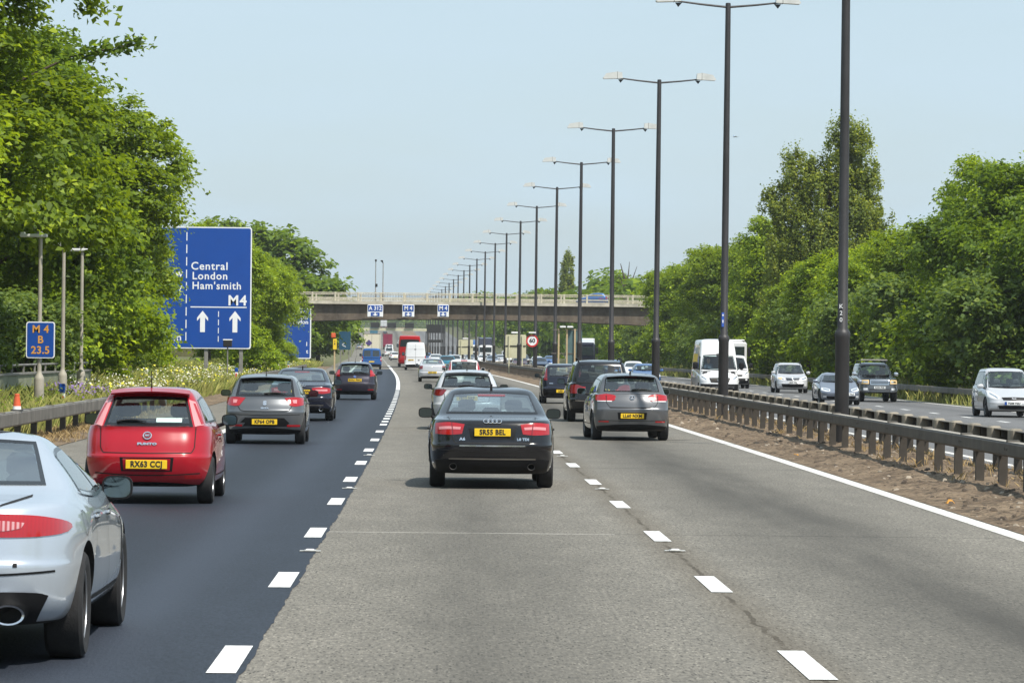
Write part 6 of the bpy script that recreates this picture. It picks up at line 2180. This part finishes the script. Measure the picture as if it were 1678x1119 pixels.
# white high van (rear)
P = dict(VAN, L=5.6, W=2.03, H=2.62, wb=3.4, rw=.80, roof_f=3.9, cowl=4.8, belt_r=1.3, belt_f=1.2, hood_z=1.0, roof_r=.16, cr=.2)
c = Car('panel_van', 'white high roof van seen from behind beside the red coach', 'van', P, PAINT['white'], see=False, cut=False)
c.line('rear', [(0, 2.5), (0, .62)], .016); c.line('rear', [(-.8, 1.95), (.8, 1.95)], .012)
c.line('rear', [(-.86, 1.1), (.86, 1.1)], .012)
mb = MB(); c.patch(mb, 'rear', [(-.12, 1.98), (.06, 1.98)], [(-.12, 1.90), (.06, 1.90)], M['trim'], n=3, k=1); c.patch(mb, 'rear', [(.22, .98), (.38, .98)], [(.22, .88), (.38, .88)], M['trim'], n=3, k=1); mb.build('door_latch', c.root)
c.part('tail_light', 'rear', [(.86, 1.35), (.97, 1.35)], [(.88, .95), (1.0, .95)], M['lens_red'], both=True, n=3, k=5, off=.012)
c.plate('BK58 NRF', .95, x=-.42); lower_trim(c, .56, .30, .92); c.mirrors(4.4, 1.4, M['trim'], w=.26, h=.34)
c.wheels(5, .22, far=True); c.finish_body(); c.place(-2.95, 364)
# red coach
P = spec(L=12, W=2.5, H=3.45, wb=6.2, ro=3.0, wr=.48, belt_r=1.5, belt_f=1.4, hood_z=1.35, yb=.05, roof_r=.25, roof_f=11.3, cowl=11.8, deck_y=.03, lean=.01, rw=.90, gw=.985, bow=.08, cr=.22, bump_z=.9, tr=.01, tf=.02, zb=.32, step=.02, gbow=.08)
c = Car('coach', 'tall red coach with a dark upper rear window in the middle lane', 'coach', P, PAINT['coach'], see=False, cut=False)
c.part('rear_window', 'rear', arc_pts(-1.0, 1.0, 2.98, 3.02), arc_pts(-1.08, 1.08, 2.2, 2.2), M['glass_far'], n=10, k=4, off=.01)
for z in (2.0, 1.6, 1.25, .95): c.line('rear', [(-1.12, z), (1.12, z)], .025, M['maroon'] if 'maroon' in M else M['trim'], off=.006)
c.part('tail_light', 'rear', [(1.0, 1.5), (1.16, 1.5)], [(1.0, .95), (1.18, .95)], M['lens_dark'], both=True, n=2, k=5, off=.012)
c.part('side_window', 'right', [(1.0, 2.9), (10.8, 2.9)], [(1.0, 1.75), (10.8, 1.75)], M['glass_far'], both=True, n=30, k=3, off=.01)
c.plate('', .75); c.mirrors(11.4, 2.2, M['trim'], w=.2, h=.4); c.wheels(8, .28, far=True); c.finish_body(); c.place(-4.1, 426)

def lorry(label, x, d, paintm, Wd=2.5, Hb=4.0, L_=8.0, box_z=1.0, decal=None, name='box_lorry'):
    t = thing(name, label, 'lorry', (x, d, zc(d) + .01), -math.atan(slope(d)))
    mb = MB(); mb.bbox((0, (L_ - 2.2) / 2, (box_z + Hb) / 2), (Wd, L_ - 2.2, Hb - box_z), paintm, .06)
    mb.build('cargo_box', t)
    mb = MB(); mb.box((0, .004, Hb - .06), (Wd - .05, .03, .10), M['steel_side']); mb.box((0, -.006, (box_z + Hb) / 2), (.03, .02, Hb - box_z - .3), M['gap'])
    mb.box((Wd / 2 - .10, -.006, (box_z + Hb) / 2), (.03, .02, Hb - box_z - .2), M['steel_side']); mb.box((-Wd / 2 + .10, -.006, (box_z + Hb) / 2), (.03, .02, Hb - box_z - .2), M['steel_side'])
    mb.build('rear_door_frame', t)
    mb = MB(); mb.bbox((0, L_ - 1.0, 1.75), (Wd - .1, 2.0, 2.5), paintm, .2); mb.build('cab', t)
    mb = MB(); mb.box((0, L_ / 2 - .3, .78), (.9, L_ - 1, .3), M['under']); mb.box((0, .25, .55), (Wd - .2, .12, .18), M['steel_side']); mb.build('chassis', t)
    for sg in (-1, 1):
        mb = MB(); mb.box((sg * (Wd / 2 - .25), .12, .72), (.36, .1, .16), M['lens_red']); mb.build('tail_light', t)
    for y in (1.6, L_ - 1.3):
        for sg in (-1, 1):
            mb = MB(); mb.lathe([(-.15, .30), (-.16, .46), (-.12, .50), (.12, .50), (.16, .46), (.15, .30), (.05, .28), (.05, 0)], M['rubber'], 18, 'x', (sg * (Wd / 2 - .22), y, .5)); mb.build('wheel', t)
    if decal:
        mb = MB(); a, b, r = decal
        mb.prism([(a, b - r), (a + r, b), (a, b + r), (a - r, b)], -.012, -.004, plain('purple_decal', (.055, .030, .16), .5)); mb.build('diamond_mark', t)
    return t
lorry('cream box lorry with purple diamond ahead of the blue van', -10.95, 566, PAINT['cream'], 2.5, 4.15, 9, 1.0, (-.42, 2.75, .50))
lorry('distant maroon box lorry between the cream lorry and the red coach', -14.9, 975, PAINT['maroon'], 2.4, 3.9, 8, .9)
lorry('tiny far white lorry climbing the road beneath the gantry', cx(1480) - 7.9, 1480, PAINT['lightgrey'], 2.5, 3.6, 9, .9)
lorry('far dark green lorry directly above the maroon one', cx(1180) - 11.6, 1180, PAINT['teal'], 2.4, 3.6, 8, .9)

def simple_rear(label, P, paintm, x, d, plate='', cat='car', name='hatchback_car', tall=False):
    c = Car(name, label, cat, P, paintm, sub=1, see=False, cut=False)
    H = P['H']; w = P['W'] / 2
    gz = P.get('glass_z', P['belt_r'] + .01)
    c.part('rear_window', 'rear', arc_pts(-w * .62, w * .62, H - .12, H - .10), arc_pts(-w * .72, w * .72, gz + .04, gz + .04), M['glass_far'], n=8, k=4, off=.008)
    c.part('tail_light', 'rear', [(w * .62, .97), (w * .93, .96)], [(w * .66, .80), (w * .94, .80)], M['lens_red'], both=True, n=4, k=3, off=.014)
    side = c.part('side_window', 'right', [(P['roof_r'] + .25, H - .16), (P['roof_f'], H - .15)], [(P['yb'] + .4, P['belt_r'] + .05), (P['cowl'] - .3, P['belt_f'] + .04)], M['glass_far'], both=True, n=8, k=3, off=.008)
    c.plate(plate, .62, h=.13); lower_trim(c, .40, .245)
    c.mirrors(P['cowl'] - .35, P['belt_f'] + .02, w=.2, h=.14)
    c.wheels(5, .2, far=True); c.finish_body(); c.place(x, d, zc(d))
    return c
simple_rear('teal blue car at the right of the silver saloon, far middle distance', HATCH, PAINT['teal'], .02, 340)
simple_rear('small pale car just right of the teal one near the median', HATCH, PAINT['silver'], cx(395) - 3.4, 395)
simple_rear('white saloon with dark rear glass ahead of the teal car', SALOON, PAINT['white'], cx(452) - 4.35, 452, name='saloon_car')
simple_rear('far blue car beside the white van, lane nearest the median', HATCH, PAINT['midblue'], cx(525) - 4.4, 525)
simple_rear('white car with black lower half left of the red coach', HATCH, PAINT['white'], -9.75, 708)
c = simple_rear('distant white van left of the red coach beyond the white car', VAN, PAINT['white'], -12.2, 820, cat='van', name='panel_van')
simple_rear('far pale blue car at the left roadside beyond the cream lorry', HATCH, PAINT['lightgrey'], cx(1080) - 16.2, 1080)
simple_rear('far slate blue car just left of the cream lorry', HATCH, PAINT['slate'], cx(960) - 15.2, 960)

for lab, P_, pt, u, d in [('far white car in the middle lane beyond the coach', HATCH, 'white', -8.0, 640), ('far black car in the lane nearest the median beyond the bridge', SALOON, 'black', -4.3, 600),
        ('far silver car nearest the median, well beyond the bridge', SALOON, 'silver', -4.3, 690), ('far red car nearest the median under the gantry', HATCH, 'red', -4.3, 790),
        ('far white van in the middle lane right of the maroon lorry', VAN, 'white', -8.0, 900), ('far dark car climbing the road left of the maroon lorry', HATCH, 'grey', -11.6, 1090),
        ('tiny white car on the far rise right of the maroon lorry', HATCH, 'white', -4.3, 1060), ('tiny dark car on the far rise beneath the matrix boxes', HATCH, 'black', -8.0, 1250)]:
    simple_rear(lab, P_, PAINT[pt], cx(d) + u, d, cat='van' if P_ is VAN else 'car', name='panel_van' if P_ is VAN else ('saloon_car' if P_ is SALOON else 'hatchback_car'))
# ---- oncoming vehicles, seen from the front
def front_kit(c, head, grille, plate, plate_z, intake=None, fog=None, bumper=None, headm=None, plate_x=0):
    P = c.P
    A, B = head
    for o in c.part('headlight', 'front', A, B, headm or M['lens_clear'], both=True, n=8, k=5, off=.010):
        pass
    mb = MB(); c.patch(mb, 'front', [(A[0][0] + .05, (A[0][1] * .5 + B[0][1] * .5) + .03), (A[-1][0] - .06, (A[-1][1] * .5 + B[-1][1] * .5) + .03)],
                       [(A[0][0] + .05, (A[0][1] * .5 + B[0][1] * .5) - .03), (A[-1][0] - .06, (A[-1][1] * .5 + B[-1][1] * .5) - .03)], M['chrome'], n=5, k=2, off=.014)
    mb.v += []; mb.build('lamp_reflector', c.root)
    mb2 = MB(); mb2.add([(-x, y, z) for x, y, z in mb.v], [tuple(reversed(f)) for f in mb.f], M['chrome']); mb2.build('lamp_reflector', c.root)
    if grille: c.part('grille', 'front', grille[0], grille[1], M['trim'], n=14, k=4, off=.010)
    if intake: c.part('lower_grille', 'front', intake[0], intake[1], M['trim'], n=14, k=3, off=.008)
    if fog: c.part('fog_light', 'front', fog[0], fog[1], M['lens_clear'], both=True, n=4, k=3, off=.010)
    if bumper: c.part('bumper_trim', 'front', bumper[0], bumper[1], bumper[2], n=30, k=6, off=.008)
    if plate is not None: c.plate(plate, plate_z, 'front', m=M['plate_white'], x=plate_x)
def full_front(c):
    windscreen(c); side_glass(c)
    H = c.P['H']; w = c.P['W'] / 2
    rear_glass(c, w * .60, w * .68, H - .13, c.P.get('glass_z', c.P['belt_r']) + .05, .015)
    c.wiper(-.62, -.02, c.P['belt_f'] + .06, .0, 'front'); c.wiper(.02, .62, c.P['belt_f'] + .06, .0, 'front')
    c.seats([(1.3 if c.P['roof_r'] < .9 else 1.9, 2), (c.P['cowl'] - 1.05, 2)])

# silver people carrier at the right edge
P = spec(L=4.75, W=1.88, H=1.74, wb=2.85, ro=.98, wr=.335, belt_r=1.08, belt_f=.99, hood_z=.80, yb=.20, roof_r=.60, roof_f=2.55, cowl=3.85, deck_y=.15, rw=.73, bow=.12, cr=.34, front_slope=.16, bowf=.34, tf=.14)
c = Car('people_carrier', 'silver people carrier at the right frame edge, oncoming, plate FG08 VGU', 'car', P, PAINT['silver']); full_front(c)
front_kit(c, ([(.50, .72), (.66, .86), (.84, .95)], [(.50, .64), (.68, .64), (.86, .72)]), ([(-.42, .70), (0, .71), (.42, .70)], [(-.36, .61), (0, .60), (.36, .61)]), 'FG08 VGU', .50,
          ([(-.55, .42), (0, .42), (.55, .42)], [(-.5, .30), (0, .29), (.5, .30)]), ([(.58, .42), (.80, .46)], [(.58, .33), (.78, .34)]))
mb = MB(); h, _ = c.hit('front', .22, .50); mb.box((.30, h.y + .022, .50), (.08, .014, .11), M['sign_blue']); mb.build('plate_band', c.root)
letters(c, 'Ford', 0, .655, .07, M['chrome'], 'front', off=.02)
c.line('front', arc_pts(-.8, .8, .27, .26, 7), .02, M['steel_grey'], off=.006)
c.mirrors(3.35, 1.03, w=.24, h=.15); c.handle(2.0, .9); c.handle(3.0, .9); c.wheels(5, .22); c.finish_body()
c.place(19.95, 137, ZOP, flip=True)
# dark off-roader with light bar
P = spec(L=4.9, W=1.80, H=1.80, wb=2.86, ro=1.1, wr=.385, belt_r=1.16, belt_f=1.14, hood_z=1.06, yb=.12, roof_r=.28, roof_f=2.6, cowl=3.45, deck_y=.10, rw=.76, bow=.06, cr=.16, front_slope=.03, bowf=.12, tf=.05, zb=.40, bump_z=.72)
c = Car('off_roader', 'dark off-roader with amber lamps, pale bumper and a roof bar, oncoming', 'car', P, PAINT['black']); full_front(c)
front_kit(c, ([(.48, 1.00), (.80, 1.00)], [(.48, .82), (.82, .82)]), ([(-.42, 1.0), (.42, 1.0)], [(-.42, .80), (.42, .80)]), 'RX04 PNE', .66,
          ([(-.5, .60), (.5, .60)], [(-.48, .48), (.48, .48)]), ([(.54, .64), (.72, .64)], [(.54, .54), (.72, .54)]), ([( -.84, .78), (.84, .78)], [(-.84, .46), (.84, .46)], PAINT['grey']), M['lens_amber'])
for z in (.96, .90, .84): c.line('front', [(-.40, z), (.40, z)], .022, M['chrome'], off=.016)
c.line('front', [(-.42, 1.0), (.42, 1.0), (.42, .8), (-.42, .8), (-.42, 1.0)], .03, M['chrome'], off=.016)
mb = MB(); mb.bbox((0, 2.55, 1.90), (1.25, .12, .07), M['steel_grey'], .02)
for x in (-.5, .5): mb.box((x, 2.55, 1.83), (.04, .06, .12), M['trim'])
mb.build('roof_bar', c.root)
for sg in (-1, 1):
    mb = MB(); mb.tube([(sg * .58, .6, 1.74), (sg * .60, .75, 1.84), (sg * .60, 2.2, 1.84), (sg * .58, 2.3, 1.76)], .022, M['trim'], 8); mb.build('roof_rail', c.root, 40)
c.mirrors(3.1, 1.2, M['chrome'], w=.22, h=.18); c.wheels(6, .25); c.finish_body(); c.place(19.65, 177, ZOP, flip=True)
# slate coupe
P = spec(L=4.5, W=1.78, H=1.38, wb=2.6, ro=.95, wr=.32, belt_r=.96, belt_f=.92, hood_z=.66, yb=.55, glass_z=1.0, roof_r=1.35, roof_f=2.35, cowl=3.25, deck_y=.12, rw=.64, bow=.14, cr=.36, front_slope=.16, bowf=.34, tf=.16)
c = Car('coupe_car', 'slate blue coupe partly behind the nearest lamp column, oncoming', 'car', P, PAINT['slate']); full_front(c)
front_kit(c, ([(.44, .66), (.60, .71), (.78, .73)], [(.46, .58), (.62, .57), (.80, .62)]), ([(-.15, .68), (0, .69), (.15, .68)], [(-.05, .42), (0, .40), (.05, .42)]), 'WP06 YLZ', .47,
          ([(-.62, .37), (0, .37), (.62, .37)], [(-.58, .27), (0, .27), (.58, .27)]), ([(.62, .40), (.74, .40)], [(.62, .33), (.74, .33)]), plate_x=-.30)
c.mirrors(2.85, .95, w=.21, h=.14); c.wheels(5, .215); c.finish_body(); c.place(16.7, 165, ZOP, flip=True)
# small silver people carrier
P = spec(L=4.4, W=1.80, H=1.66, wb=2.68, ro=.85, wr=.315, belt_r=1.05, belt_f=1.0, hood_z=.84, yb=.16, roof_r=.42, roof_f=2.35, cowl=3.45, deck_y=.13, rw=.73, bow=.10, cr=.3, front_slope=.12, bowf=.26)
c = Car('people_carrier', 'silver people carrier with one lit amber lamp, oncoming behind the white vans', 'car', P, PAINT['silver']); full_front(c)
front_kit(c, ([(.44, .80), (.62, .88), (.80, .90)], [(.44, .68), (.64, .68), (.82, .74)]), ([(-.38, .82), (0, .81), (.38, .82)], [(-.34, .68), (0, .67), (.34, .68)]), 'SR08 HEK', .57,
          ([(-.62, .50), (0, .50), (.62, .50)], [(-.56, .32), (0, .31), (.56, .32)]), ([(.62, .48), (.76, .48)], [(.62, .38), (.76, .38)]))
for z in (.78, .72): c.line('front', [(-.34, z), (.34, z)], .012, M['chrome'], off=.016)
badge_ring(c, 0, .75, .07, .012, face='front')[0].build('badge', c.root, 40)
mb = MB(); c.patch(mb, 'front', [(.58, .83), (.76, .84)], [(.58, .73), (.76, .76)], M['lens_amber'], n=3, k=2, off=.018); mb.build('lit_lamp', c.root)
for sg in (-1, 1):
    mb = MB(); mb.tube([(sg * .60, .8, 1.62), (sg * .61, 1.0, 1.69), (sg * .61, 2.2, 1.69), (sg * .59, 2.35, 1.62)], .018, M['trim'], 8); mb.build('roof_rail', c.root, 40)
c.mirrors(3.05, 1.05, w=.22, h=.16); c.wheels(5, .205); c.finish_body(); c.place(18.9, 213, ZOP, flip=True)
# big white van (front)
P = spec(L=5.9, W=2.0, H=2.82, wb=3.66, ro=1.2, wr=.345, belt_r=1.35, belt_f=1.28, hood_z=1.02, yb=.06, roof_r=.16, roof_f=4.3, cowl=5.25, deck_y=.04, lean=.01, rw=.80, gw=.95, bow=.04, cr=.14, bump_z=.6, tr=.02, tf=.12, front_slope=.16, bowf=.30, zb=.26, gbow=.05)
c = Car('panel_van', 'big white high roof van, oncoming, behind the lamp column with blue sticker', 'van', P, PAINT['white'])
c.window('windscreen', 'front', [(-.72, 2.04), (0, 2.08), (.72, 2.04)], [(-.84, 1.36), (0, 1.32), (.84, 1.36)], border=.03)
c.window('side_window', 'right', [(4.05, 1.98), (4.60, 1.95)], [(3.95, 1.36), (4.95, 1.34)], both=True, n=6, k=4)
front_kit(c, ([(.58, .98), (.74, 1.12), (.90, 1.18)], [(.60, .80), (.76, .80), (.92, .88)]), ([(-.50, .96), (0, .97), (.50, .96)], [(-.42, .76), (0, .74), (.42, .76)]), 'YK07 OHD', .40,
          None, None, ([(-.90, .68), (0, .68), (.90, .68)], [(-.88, .32), (0, .30), (.88, .32)], M['trim']))
for z in (.91, .85, .80): c.line('front', arc_pts(-.42, .42, z, z, 3), .015, M['steel_side'], off=.016)
badge_ring(c, 0, .86, .10, .014, face='front')[0].build('badge', c.root, 40)
for x in (-.62, .62):
    mb = MB(); c.patch(mb, 'front', [(x - .22, 1.285), (x + .22, 1.285)], [(x - .22, 1.255), (x + .22, 1.255)], M['trim'], n=4, k=1, off=.012); mb.build('wiper', c.root)
c.line('right', [(1.5, .95), (3.9, .95)], .03, M['steel_side'], both=True)
c.part('yellow_panel', 'right', [(.8, 2.1), (3.4, 2.1)], [(.8, 1.55), (3.4, 1.55)], M['yellow_paint'], both=True, n=8, k=2, off=.006)
# driver, head and shoulders behind the screen
mb = MB(); bx, by = .42, 4.05
mb.bbox((bx, by, 1.42), (.46, .26, .50), PAINT['slate'], .10)
mb.tube([(bx, by, 1.6), (bx, by + .02, 1.72)], [.06, .055], M['skin'], 10)
mb.lathe([(-.12, .0), (-.11, .05), (-.05, .082), (.03, .088), (.09, .07), (.125, .0)], M['skin'], 14, 'z', (bx, by + .02, 1.80))
mb.lathe([(.0, .092), (.06, .085), (.11, .06), (.135, 0)], M['seat'], 14, 'z', (bx, by + .0, 1.81))
drv = mb.build('person', None, 50)
c.seats([(3.75, 2)])
c.mirrors(4.75, 1.42, M['trim'], w=.26, h=.36); c.wheels(5, .22); c.finish_body(); c.place(12.95, 185, ZOP, flip=True)
drv.location = c.root.location; drv.rotation_euler = c.root.rotation_euler
tag(drv, 'driver in a grey top sitting at the wheel of the big white van', 'person')
# low white van behind it
P = dict(VAN, L=4.9, W=1.97, H=2.02, front_slope=.14, bowf=.26, rw=.80, gw=.95, roof_f=3.45, cowl=4.25)
c = Car('panel_van', 'lower white van following close behind the big white van, oncoming', 'van', P, PAINT['white'])
c.window('windscreen', 'front', [(-.68, 1.84), (0, 1.88), (.68, 1.84)], [(-.82, 1.22), (0, 1.18), (.82, 1.22)], border=.03)
front_kit(c, ([(.56, .92), (.72, 1.04), (.88, 1.08)], [(.58, .78), (.74, .78), (.90, .86)]), ([(-.50, .84), (0, .84), (.50, .84)], [(-.46, .74), (0, .73), (.46, .74)]), '', .42,
          None, ([(.66, .58), (.78, .58)], [(.66, .50), (.78, .50)]), ([(-.90, .62), (0, .62), (.90, .62)], [(-.88, .30), (0, .29), (.88, .30)], M['trim']))
for x in (-.60, .60):
    mb = MB(); c.patch(mb, 'front', [(x - .2, 1.13), (x + .2, 1.13)], [(x - .2, 1.10), (x + .2, 1.10)], M['trim'], n=4, k=1, off=.012); mb.build('wiper', c.root)
c.seats([(3.0, 2)]); c.mirrors(3.8, 1.28, M['trim'], w=.24, h=.30); c.wheels(5, .21); c.finish_body(); c.place(17.4, 236, ZOP, flip=True)
# blue saloon coming the other way
P = dict(SALOON, H=1.44, hood_z=.72)
c = Car('saloon_car', 'blue saloon just left of the big white van, oncoming, behind a lamp column', 'car', P, PAINT['midblue']); full_front(c)
front_kit(c, ([(.46, .70), (.64, .76), (.80, .78)], [(.46, .60), (.66, .60), (.82, .66)]), ([(-.32, .70), (0, .71), (.32, .70)], [(-.30, .60), (0, .60), (.30, .60)]), '', .48)
c.mirrors(3.05, .97, w=.22, h=.15); c.wheels(5, .21); c.finish_body(); c.place(cx(240) + 5.5, 240, ZOP, flip=True)

def simple_front(label, P, paintm, u, d, cat='car', name='hatchback_car'):
    c = Car(name, label, cat, P, paintm, sub=1, see=False, cut=False)
    H = P['H']; w = P['W'] / 2; hz = P['hood_z']; bf = P['belt_f']
    c.part('windscreen', 'front', arc_pts(-w * (P['rw'] - .07), w * (P['rw'] - .07), H - .15, H - .13), arc_pts(-w * .80, w * .80, bf + .06, bf + .04), M['glass_far'], n=8, k=4, off=.010)
    c.part('headlight', 'front', [(w * .55, hz - .04), (w * .9, hz)], [(w * .55, hz - .15), (w * .92, hz - .13)], M['lens_clear'], both=True, n=4, k=3, off=.014)
    c.part('grille', 'front', [(-w * .45, hz - .06), (w * .45, hz - .06)], [(-w * .4, hz - .16), (w * .4, hz - .16)], M['trim'], n=6, k=2, off=.012)
    c.part('side_window', 'right', [(P['roof_r'] + .25, H - .16), (P['roof_f'], H - .15)], [(P['yb'] + .4, P['belt_r'] + .05), (P['cowl'] - .3, bf + .04)], M['glass_far'], both=True, n=8, k=3, off=.008)
    c.plate('', .46, 'front', m=M['plate_white']); c.mirrors(P['cowl'] - .35, bf + .02, w=.2, h=.14)
    c.wheels(5, .2, far=True); c.finish_body(); c.place(cx(d) + u, d, ZOP + zc(d), flip=True)
    return c
simple_front('white oncoming car half hidden right of the large black people carrier', HATCH, PAINT['white'], 7.6, 285)
simple_front('blue oncoming car peeping over the roof of the large black people carrier', HATCH, PAINT['midblue'], 8.8, 330)
simple_front('blue oncoming car right of the 60 sign post', SALOON, PAINT['midblue'], 6.4, 420, name='saloon_car')
simple_front('pale blue oncoming car right behind the blue one by the 60 sign', HATCH, PAINT['lightgrey'], 8.2, 470)
simple_front('red oncoming car below the large cream sign back', HATCH, PAINT['red'], 4.3, 422)
simple_front('grey blue oncoming car left of the large cream sign back', HATCH, PAINT['slate'], 4.3, 520)
simple_front('white oncoming car between the lamp columns left of the red car', HATCH, PAINT['white'], 4.6, 575)
simple_front('far silver oncoming car below the white and blue lorry', HATCH, PAINT['silver'], 8.4, 612)
simple_front('far dark oncoming car beside the smaller cream sign back', SALOON, PAINT['grey'], 4.7, 655, name='saloon_car')
simple_front('far blue oncoming car hidden between the 60 sign and the sign back', HATCH, PAINT['blue'], 12.0, 520)
simple_front('far white van in the outer oncoming lane', VAN, PAINT['white'], 12.0, 690, cat='van', name='panel_van')
for lab, P_, pt, u, d in [('far white oncoming car in the lane nearest the median, beyond the gantry legs', HATCH, 'white', 4.7, 730), ('far silver oncoming saloon in the middle lane beyond the lorries', SALOON, 'silver', 8.4, 860),
        ('far black oncoming car in the outer lane behind the sign backs', HATCH, 'black', 12.0, 610), ('far blue oncoming car in the outer lane left of the far white van', HATCH, 'midblue', 12.0, 770),
        ('tiny grey oncoming car nearest the median in the far distance', HATCH, 'grey', 4.7, 820)]:
    simple_front(lab, P_, PAINT[pt], u, d, name='saloon_car' if P_ is SALOON else 'hatchback_car')
def truck_front(label, u, d, top, low, H=4.0):
    t = thing('lorry', label, 'lorry', (cx(d) + u, d, ZOP + zc(d)), -math.atan(slope(d)))
    mb = MB(); mb.bbox((0, 5.6, H / 2 + .55), (2.5, 7.5, H - 1.1), top, .06); mb.build('cargo_box', t)
    mb = MB(); mb.bbox((0, .95, 1.75), (2.45, 1.9, 2.5), low, .22); mb.build('cab', t)
    mb = MB(); mb.prism([(.15, 2.98), (1.9, 2.98), (1.9, H - .05), (.9, H - .25)], -1.1, 1.1, top, 'yz'); mb.build('wind_deflector', t)
    mb = MB(); mb.bbox((0, -.01, 2.15), (2.1, .06, .85), M['glass_far'], .02); mb.build('windscreen', t)
    mb = MB(); mb.bbox((0, -.01, 1.15), (1.7, .06, .5), M['trim'], .02); mb.build('grille', t)
    mb = MB(); mb.bbox((0, -.05, .60), (2.4, .2, .45), low, .05); mb.build('bumper', t)
    for sg in (-1, 1):
        mb = MB(); mb.bbox((sg * .95, -.16, .66), (.32, .06, .2), M['lens_clear'], .02); mb.build('headlight', t)
        mb = MB(); mb.bbox((sg * 1.38, .25, 2.2), (.2, .14, .6), M['trim'], .04); mb.build('door_mirror', t)
        for y in (1.1, 6.8):
            mb = MB(); mb.lathe([(-.15, .30), (-.16, .46), (-.12, .50), (.12, .50), (.16, .46), (.15, .30), (.05, .28), (.05, 0)], M['rubber'], 18, 'x', (sg * 1.05, y, .5)); mb.build('wheel', t)
    return t
truck_front('small white lorry with open sided load right behind the lower white van', 12.4, 262, PAINT['white'], PAINT['white'], 3.05)
truck_front('white lorry with dark cab behind the tan sign frame', 8.8, 380, PAINT['lightgrey'], PAINT['blueblack'], 3.4)
truck_front('white oncoming lorry with blue wind deflector behind the lamp row', 8.2, 690, PAINT['blueblack'], PAINT['white'], 4.4)
truck_front('farther white oncoming lorry left of the one with blue deflector', 8.3, 790, PAINT['midblue'], PAINT['white'], 4.0)
# blue car on the bridge, seen from its side
P = dict(HATCH, L=3.5, W=1.6, H=1.42, wb=2.2, ro=.6, roof_f=1.85, cowl=2.5)
c = Car('hatchback_car', 'small blue car crossing the road bridge behind the cream railing', 'car', P, PAINT['midblue'], sub=1, see=False, cut=False)
c.part('side_window', 'right', [(.75, 1.27), (1.85, 1.28)], [(.6, 1.03), (2.2, 1.02)], M['glass_far'], both=True, n=8, k=3, off=.008)
c.part('tail_light', 'rear', [(.55, .97), (.78, .96)], [(.55, .80), (.78, .80)], M['lens_red'], both=True, n=4, k=3, off=.014)
c.wheels(5, .2, far=True); c.finish_body()
c.root.location = (17.0, BD + 2.6, 6.68); c.root.rotation_euler = (0, 0, R(90))
# airliner far away
x, z = at(1205, 224, 14000)
t = thing('aeroplane', 'tiny pale airliner in the sky right of the second lamp column', 'aeroplane', (x, 14000, z), R(12))
pm = PAINT['lightgrey']
mb = MB(); mb.lathe([(-19, 0), (-17, 1.2), (-13, 2.0), (12, 2.0), (18, .8), (20, .2)], pm, 14, 'y'); mb.build('fuselage', t, 40)
mb = MB()
for s in (-1, 1):
    P4 = [(s * 1.5, -4, -.6), (s * 1.5, 3, -.6), (s * 17, 6, 1.0), (s * 17, 4.2, 1.0)]
    mb.add([(a, b, c_) for a, b, c_ in P4] + [(a, b, c_ - .5) for a, b, c_ in P4], [(0, 1, 2, 3), (7, 6, 5, 4), (0, 4, 5, 1), (1, 5, 6, 2), (2, 6, 7, 3), (3, 7, 4, 0)], pm)
mb.build('wing', t)
mb = MB(); mb.prism([(14, 1), (19.5, 1), (20.5, 7), (18, 7)], -.2, .2, PAINT['midblue'], 'yz'); mb.build('tail_fin', t)
for s in (-1, 1):
    mb = MB(); mb.lathe([(-5.5, 0.9), (-5.3, 1.1), (-2, .9), (-1.6, .4)], pm, 12, 'y', (s * 6, 0, -1.8)); mb.build('engine', t, 40)

# ------------------------------------------------------------------ haze
HZ = (-2700, 2700, -300, 16300, -4, 48)
mb = MB(); mb.box(((HZ[0] + HZ[1]) / 2, (HZ[2] + HZ[3]) / 2, (HZ[4] + HZ[5]) / 2), (HZ[1] - HZ[0], HZ[3] - HZ[2], HZ[5] - HZ[4]), None)
me = bpy.data.meshes.new('haze'); me.from_pydata(mb.v, [], mb.f)
hm = bpy.data.materials.new('haze'); hm.use_nodes = True
hm.node_tree.nodes.clear()
ho = hm.node_tree.nodes.new('ShaderNodeOutputMaterial'); hv = hm.node_tree.nodes.new('ShaderNodeVolumePrincipled')
hv.inputs['Color'].default_value = (0.92, 0.97, 1.0, 1); hv.inputs['Density'].default_value = 0.00011; hv.inputs['Anisotropy'].default_value = 0.25
hm.node_tree.links.new(hv.outputs['Volume'], ho.inputs['Volume'])
me.materials.append(hm)
tag(link('haze', me), kind='stuff')
